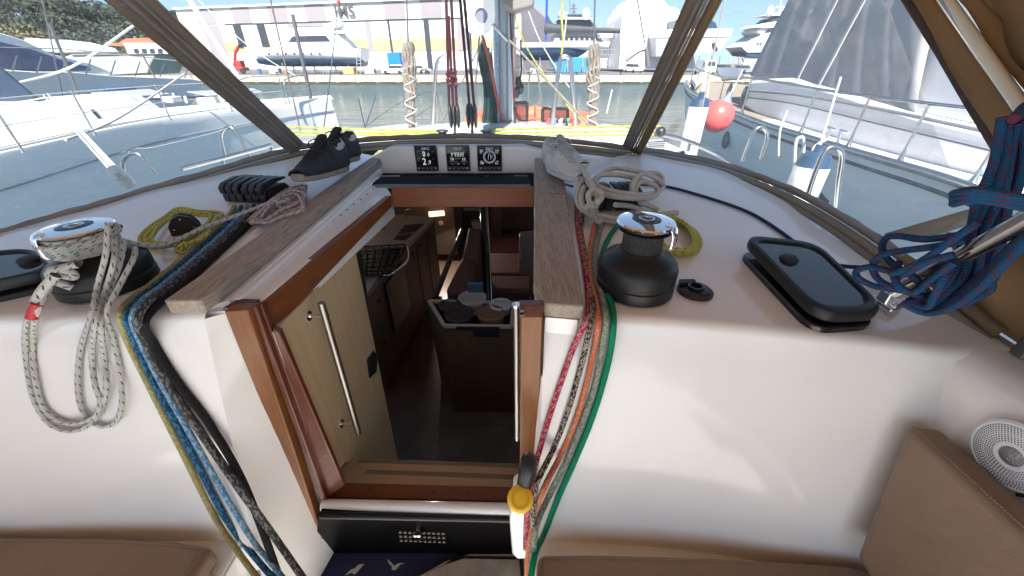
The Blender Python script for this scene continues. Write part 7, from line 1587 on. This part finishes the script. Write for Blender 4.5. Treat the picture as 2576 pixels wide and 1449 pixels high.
hoop('polished hoop on the right side deck, nearer one beside the round fender', [(2032, 490), (2052, 430), (2072, 385), (2090, 370), (2110, 374), (2118, 395), (2110, 455), (2104, 520)], 1.9, .012)
# ================================================================ neighbouring motor yacht, right
t = thing('motor_yacht', 'white motor yacht moored close on our right with a grey windscreen cover', 'motor yacht', (6.5, 5, WZ)); mh = pm("motor_yacht_hull", (.72, .72, .71), .4, spec=.25, var=.02); mw = pm("motor_yacht_white", (.66, .66, .67), .25, var=.02)
gpx = [(2900, 640, -1.0), (2650, 545, -1.0), (2484, 484, -1.0), (2340, 436, -1.0), (2184, 391, -.99), (2030, 345, -.96), (1904, 305, -.90), (1800, 262, -.80), (1742, 232, -.68), (1726, 213, -.55), (1728, 204, -.50)]
gq = spl([Z(*q) for q in gpx], 5); stem = gq[-1]
rows = []
for i, p_ in enumerate(gq):
    fl = .9*sm(4, 9, p_.y); k = i/(len(gq)-1)
    rows.append([Vector((p_.x+.75*fl+.15, p_.y-.9*sm(.75, 1, k), WZ-.3)), Vector((p_.x+.45*fl+.1, p_.y-.55*sm(.75, 1, k), -2.2)), Vector((p_.x+.16*fl, p_.y-.15*sm(.7, 1, k), -1.45)), Vector((p_.x, p_.y, p_.z-.10)), p_])
MB().grid(rows, flip=True).build('hull', mh, t, ang=60)
farx = 4.4
deck = []
for i, p_ in enumerate(gq):
    w = max(.02, 4.6*min(1, max(0, (stem.y+.2-p_.y)/6.5))**.55); deck.append([p_+Vector((.0, 0, .0)), p_+Vector((.12, 0, -.04)), p_+Vector((w*.5, 0, -.0)), p_+Vector((w, 0, -.02)), Vector((p_.x+w, p_.y, WZ-.3))])
tk_ = wood("teak_deck", (.30, .25, .20), (.22, .18, .145), (14, 1.2, 10), .8, .2)
ia = max(i for i, p_ in enumerate(gq) if p_.y < 8.0); MB().grid(deck[:ia+1], flip=True).build('side_deck', mw, t, ang=60); MB().grid(deck[ia:], flip=True).build('foredeck', tk_, t, ang=60)
MB().tube([p_+Vector((-.01, 0, 0)) for p_ in gq], .045, 10).build('rub_rail', steel, t); MB().tube([p_+Vector((-.0, 0, -.14)) for p_ in gq], .022, 8).build('rub_rail', pm("rub_black", (.08, .085, .1), .5), t)
# rail and stanchions
rail_px = [(2900, 372), (2500, 284), (2260, 255), (2120, 238), (2000, 219), (1870, 197), (1800, 178), (1748, 158), (1738, 172)]
def onx(u, v, g_i): return None
rr = []
for (u, v), (gu, gv) in zip(rail_px, ((2700, 560), (2430, 465), (2235, 405), (2110, 368), (2000, 336), (1862, 290), (1800, 262), (1745, 232), (1730, 214))):
    b_ = min(gq, key=lambda p_: abs((1288+F*p_.x/(p_.y*CP-p_.z*SP))-gu)); d = D(u, v); rr.append((b_, d*(b_.y/d.y)))
rail = []
for b_, q in rr: rail.append(Vector((b_.x+.06, b_.y, b_.z+(.62 if b_.y < 8.5 else .52))))
MB().tube(spl(rail, 5), .019, 10).build('hand_rail', steel, t)
for b_, q in zip([r[0] for r in rr], rail):
    m = MB(); m.tube([b_+Vector((.06, 0, 0)), q], .014, 8); m.lathe([(.045, 0), (.03, .03), (.02, .10), (.016, .14)], Matrix.Translation(b_+Vector((.06, 0, .01))), 12); m.build('stanchion', steel, t)
# trunk cabin with portholes and wheelhouse with grey cover
def MX3(u, v, x): return X(u, v, x)
xc = 5.02
m = MB(); m.prism([X(u, v, xc) for u, v in ((1880, 205), (1905, 200), (1990, 195), (2310, 290), (2900, 420), (2900, 700), (2440, 560), (2184, 425), (1960, 330), (1868, 268))], (1.6, 0, 0)); m.build('trunk_cabin', mw, t, bevel=.06)
xw = 5.4
m = MB(); m.prism([X(u, v, xw-.2) for u, v in ((1880, 215), (1995, 0), (2010, -60), (2900, -200), (2900, 420), (2320, 296))], (3.0, .3, 0)); m.build('wheelhouse', mw, t, bevel=.08)
cov = vinyl("grey_mesh_cover", (.1, .1, .1), .9, 1, .3); covm, g, p = new("grey_cover_cloth"); f = g.noise(g.obj(), .8, 5); g.L(g.mix(g.M('MULTIPLY_ADD', f, 1.4, -.2), (.25, .255, .265), (.29, .295, .31)), p.inputs['Base Color']); p.inputs['Roughness'].default_value = .75; g.L(g.bump(g.noise(g.obj((1.5, .5, .5), (0, .4, 0)), 1.1, 4, .6), .5, .03), p.inputs['Normal'])
rows = []
c4 = [(1892, 190), (2005, -30), (2262, -30), (2350, 135), (2316, 286)]
A1_, A2_ = X(1890, 190, xw-.26), X(2312, 287, xw-.26); B1_, B2_ = X(2005, -30, xw-.26), X(2368, -30, xw-.26)
for j in range(19):
    t_ = j/18; rows.append([A1_.lerp(B1_, t_).lerp(A2_.lerp(B2_, t_), i/26)+Vector((-.02-.03*abs(math.sin(i*.9+t_*3)), 0, .0)) for i in range(27)])
MB().grid(rows, flip=True).build('windscreen_cover', covm, t, solid=.01, ang=80)
m = MB()
for a_ in ((2005, 200, 2120, -30), (2060, 212, 2190, -30)): m.bar(X(a_[0], a_[1], xw-.33), X(a_[2], a_[3], xw-.33), .05, .02, (1, 0, 0))
m.build('cover_seam', pm("seam_pale", (.42, .43, .44), .7), t)
m = MB()
for s_ in (0,): m.tube(spl([X(u, v, xc-.03) for u, v in ((1885, 228), (2000, 238), (2180, 268), (2440, 322), (2900, 420))], 5), .022, 8)
m.build('grey_trim', pm("trim_dark_grey", (.16, .17, .2), .5), t)
m = MB(); m.tube(spl([X(u, v, xc-.03) for u, v in ((1880, 245), (2000, 262), (2180, 305), (2420, 362), (2900, 480))], 5), .010, 8); m.build('trim_line', bpy.data.materials["trim_dark_grey"], t)
for u, v in ((1834, 232), (1872, 240)):
    c = X(u, v, xc-.03); m = MB(); m.lathe([(.0001, .01), (.10, .01), (.115, 0)], Matrix.Translation(c) @ Matrix.Rotation(-PI/2, 4, 'Y') @ Matrix.Scale(1.6, 4, Vector((1, 0, 0))), 24); m.build('porthole', dkg, t)
for u, v in ((1828, 352), (2086, 488)):
    b_ = min(gq, key=lambda p_: abs((1288+F*p_.x/(p_.y*CP-p_.z*SP))-u)); c = X(u, v, b_.x+.10); m = MB(); m.lathe([(.0001, .04), (.11, .04), (.125, .0)], Matrix.Translation(c) @ Matrix.Rotation(-PI/2, 4, 'Y') @ Matrix.Scale(1.5, 4, Vector((1, 0, 0))), 24); m.build('porthole', dkg, t)
MY = Matrix.Rotation(-PI/2, 4, 'Z') @ MX
text('name_lettering', 'Pali', .17, pm("name_grey", (.3, .31, .34), .5), X(2452, 262, xw-.26), MY, t, .004, shear=.25, sx=1.2)
m = MB(); m.prism([Z(u, v, -.62) for u, v in ((1800, 175), (1850, 172), (1870, 200), (1815, 205))], (0, 0, .18)); m.build('windlass', card, t, bevel=.05)
m = MB(); b_ = gq[-8]; m.prism([Z(u, v, -.52) for u, v in ((1738, 205), (1766, 186), (1790, 185), (1748, 226))], (0, 0, .12)); m.build('bow_bulwark', pm("bulwark_cream", (.72, .68, .55), .4), t, bevel=.02)
m = MB()
for u, v in ((2055, 344), (2090, 352)): b_ = min(gq, key=lambda p_: abs((1288+F*p_.x/(p_.y*CP-p_.z*SP))-u)); m.tube([b_+Vector((.1, 0, 0)), b_+Vector((.12, .06*(u > 2070), .16))], .022, 10); m.tube([b_+Vector((.1, -.09, .16)), b_+Vector((.13, .09, .17))], .018, 8)
m.build('mooring_cleat', chrome, t)
# fenders on the right boat and loose rope ends
c = Y(1805, 292, 5.6); rf_ = thing('ball_fender', 'round coral red ball fender hanging at the right yacht bow', 'fender', c-Vector((0, 0, .2))); r_ = .205
MB().ball(c, r_, 18, 28, (1, 1, 1.02)).build('ball', pm("coral_pvc", (.85, .10, .085), .3), rf_, ang=90); MB().lathe([(.12, .16), (.08, .20), (.035, .26), (.03, .31)], Matrix.Translation(c) @ Matrix.Rotation(R(18), 4, 'Y'), 18).build('neck', pm("fender_grey", (.16, .18, .24), .5), rf_)
MB().tube([c+Vector((.1, 0, .29)), c+Vector((.2, .05, .55))], .009, 6).build('lanyard', rm['plain'], rf_)
def cyl_f(lab, u, v, y, r, h, base=True):
    c = Y(u, v, y); t = thing('cylinder_fender', lab, 'fender', c-Vector((0, 0, h/2)), 'white fenders with navy ends'); MB().lathe([(.0001, -h/2), (r*.6, -h/2+.01), (r, -h/2+r*.8), (r, h/2-r*.9)], Matrix.Translation(c), 22).build('body', bwh, t)
    MB().lathe([(r*1.01, h/2-r*.9), (r*.8, h/2-r*.2), (r*.3, h/2), (r*.25, h/2+.05)], Matrix.Translation(c), 22).build('cap', navy, t); MB().tube([c+Vector((0, 0, h/2)), c+Vector((.02, .1, h/2+.5))], .008, 6).build('lanyard', rm['plain'], t)
cyl_f('tall white fender with a navy cap, left of the red ball fender', 1742, 335, 4.6, .105, .75); cyl_f('cream fender with navy top between the two hoops', 2030, 450, 3.0, .12, .42)
for px, y, lab in (([(1998, 425), (2002, 360), (2012, 346), (2022, 356), (2016, 440)], 3.2, 'white rope loop hanging beside the nearer right hoop'), ([(2045, 408), (2045, 376), (2062, 360), (2080, 350)], 3.4, 'short white rope end hanging from the bow cleat'), ([(1958, 392), (1962, 330), (1980, 278)], 4.6, 'thin white lanyard tied to the rail stanchion'), ([(1772, 238), (1775, 210), (1782, 212), (1778, 245)], 8, 'white rope loop on the teak foredeck rail')):
    tag(MB().tube(spl([Y(u, v, y) for u, v in px], 5), .012 if y < 5 else .02, 8).build('rope_end', rm['plain']), lab, 'rope')
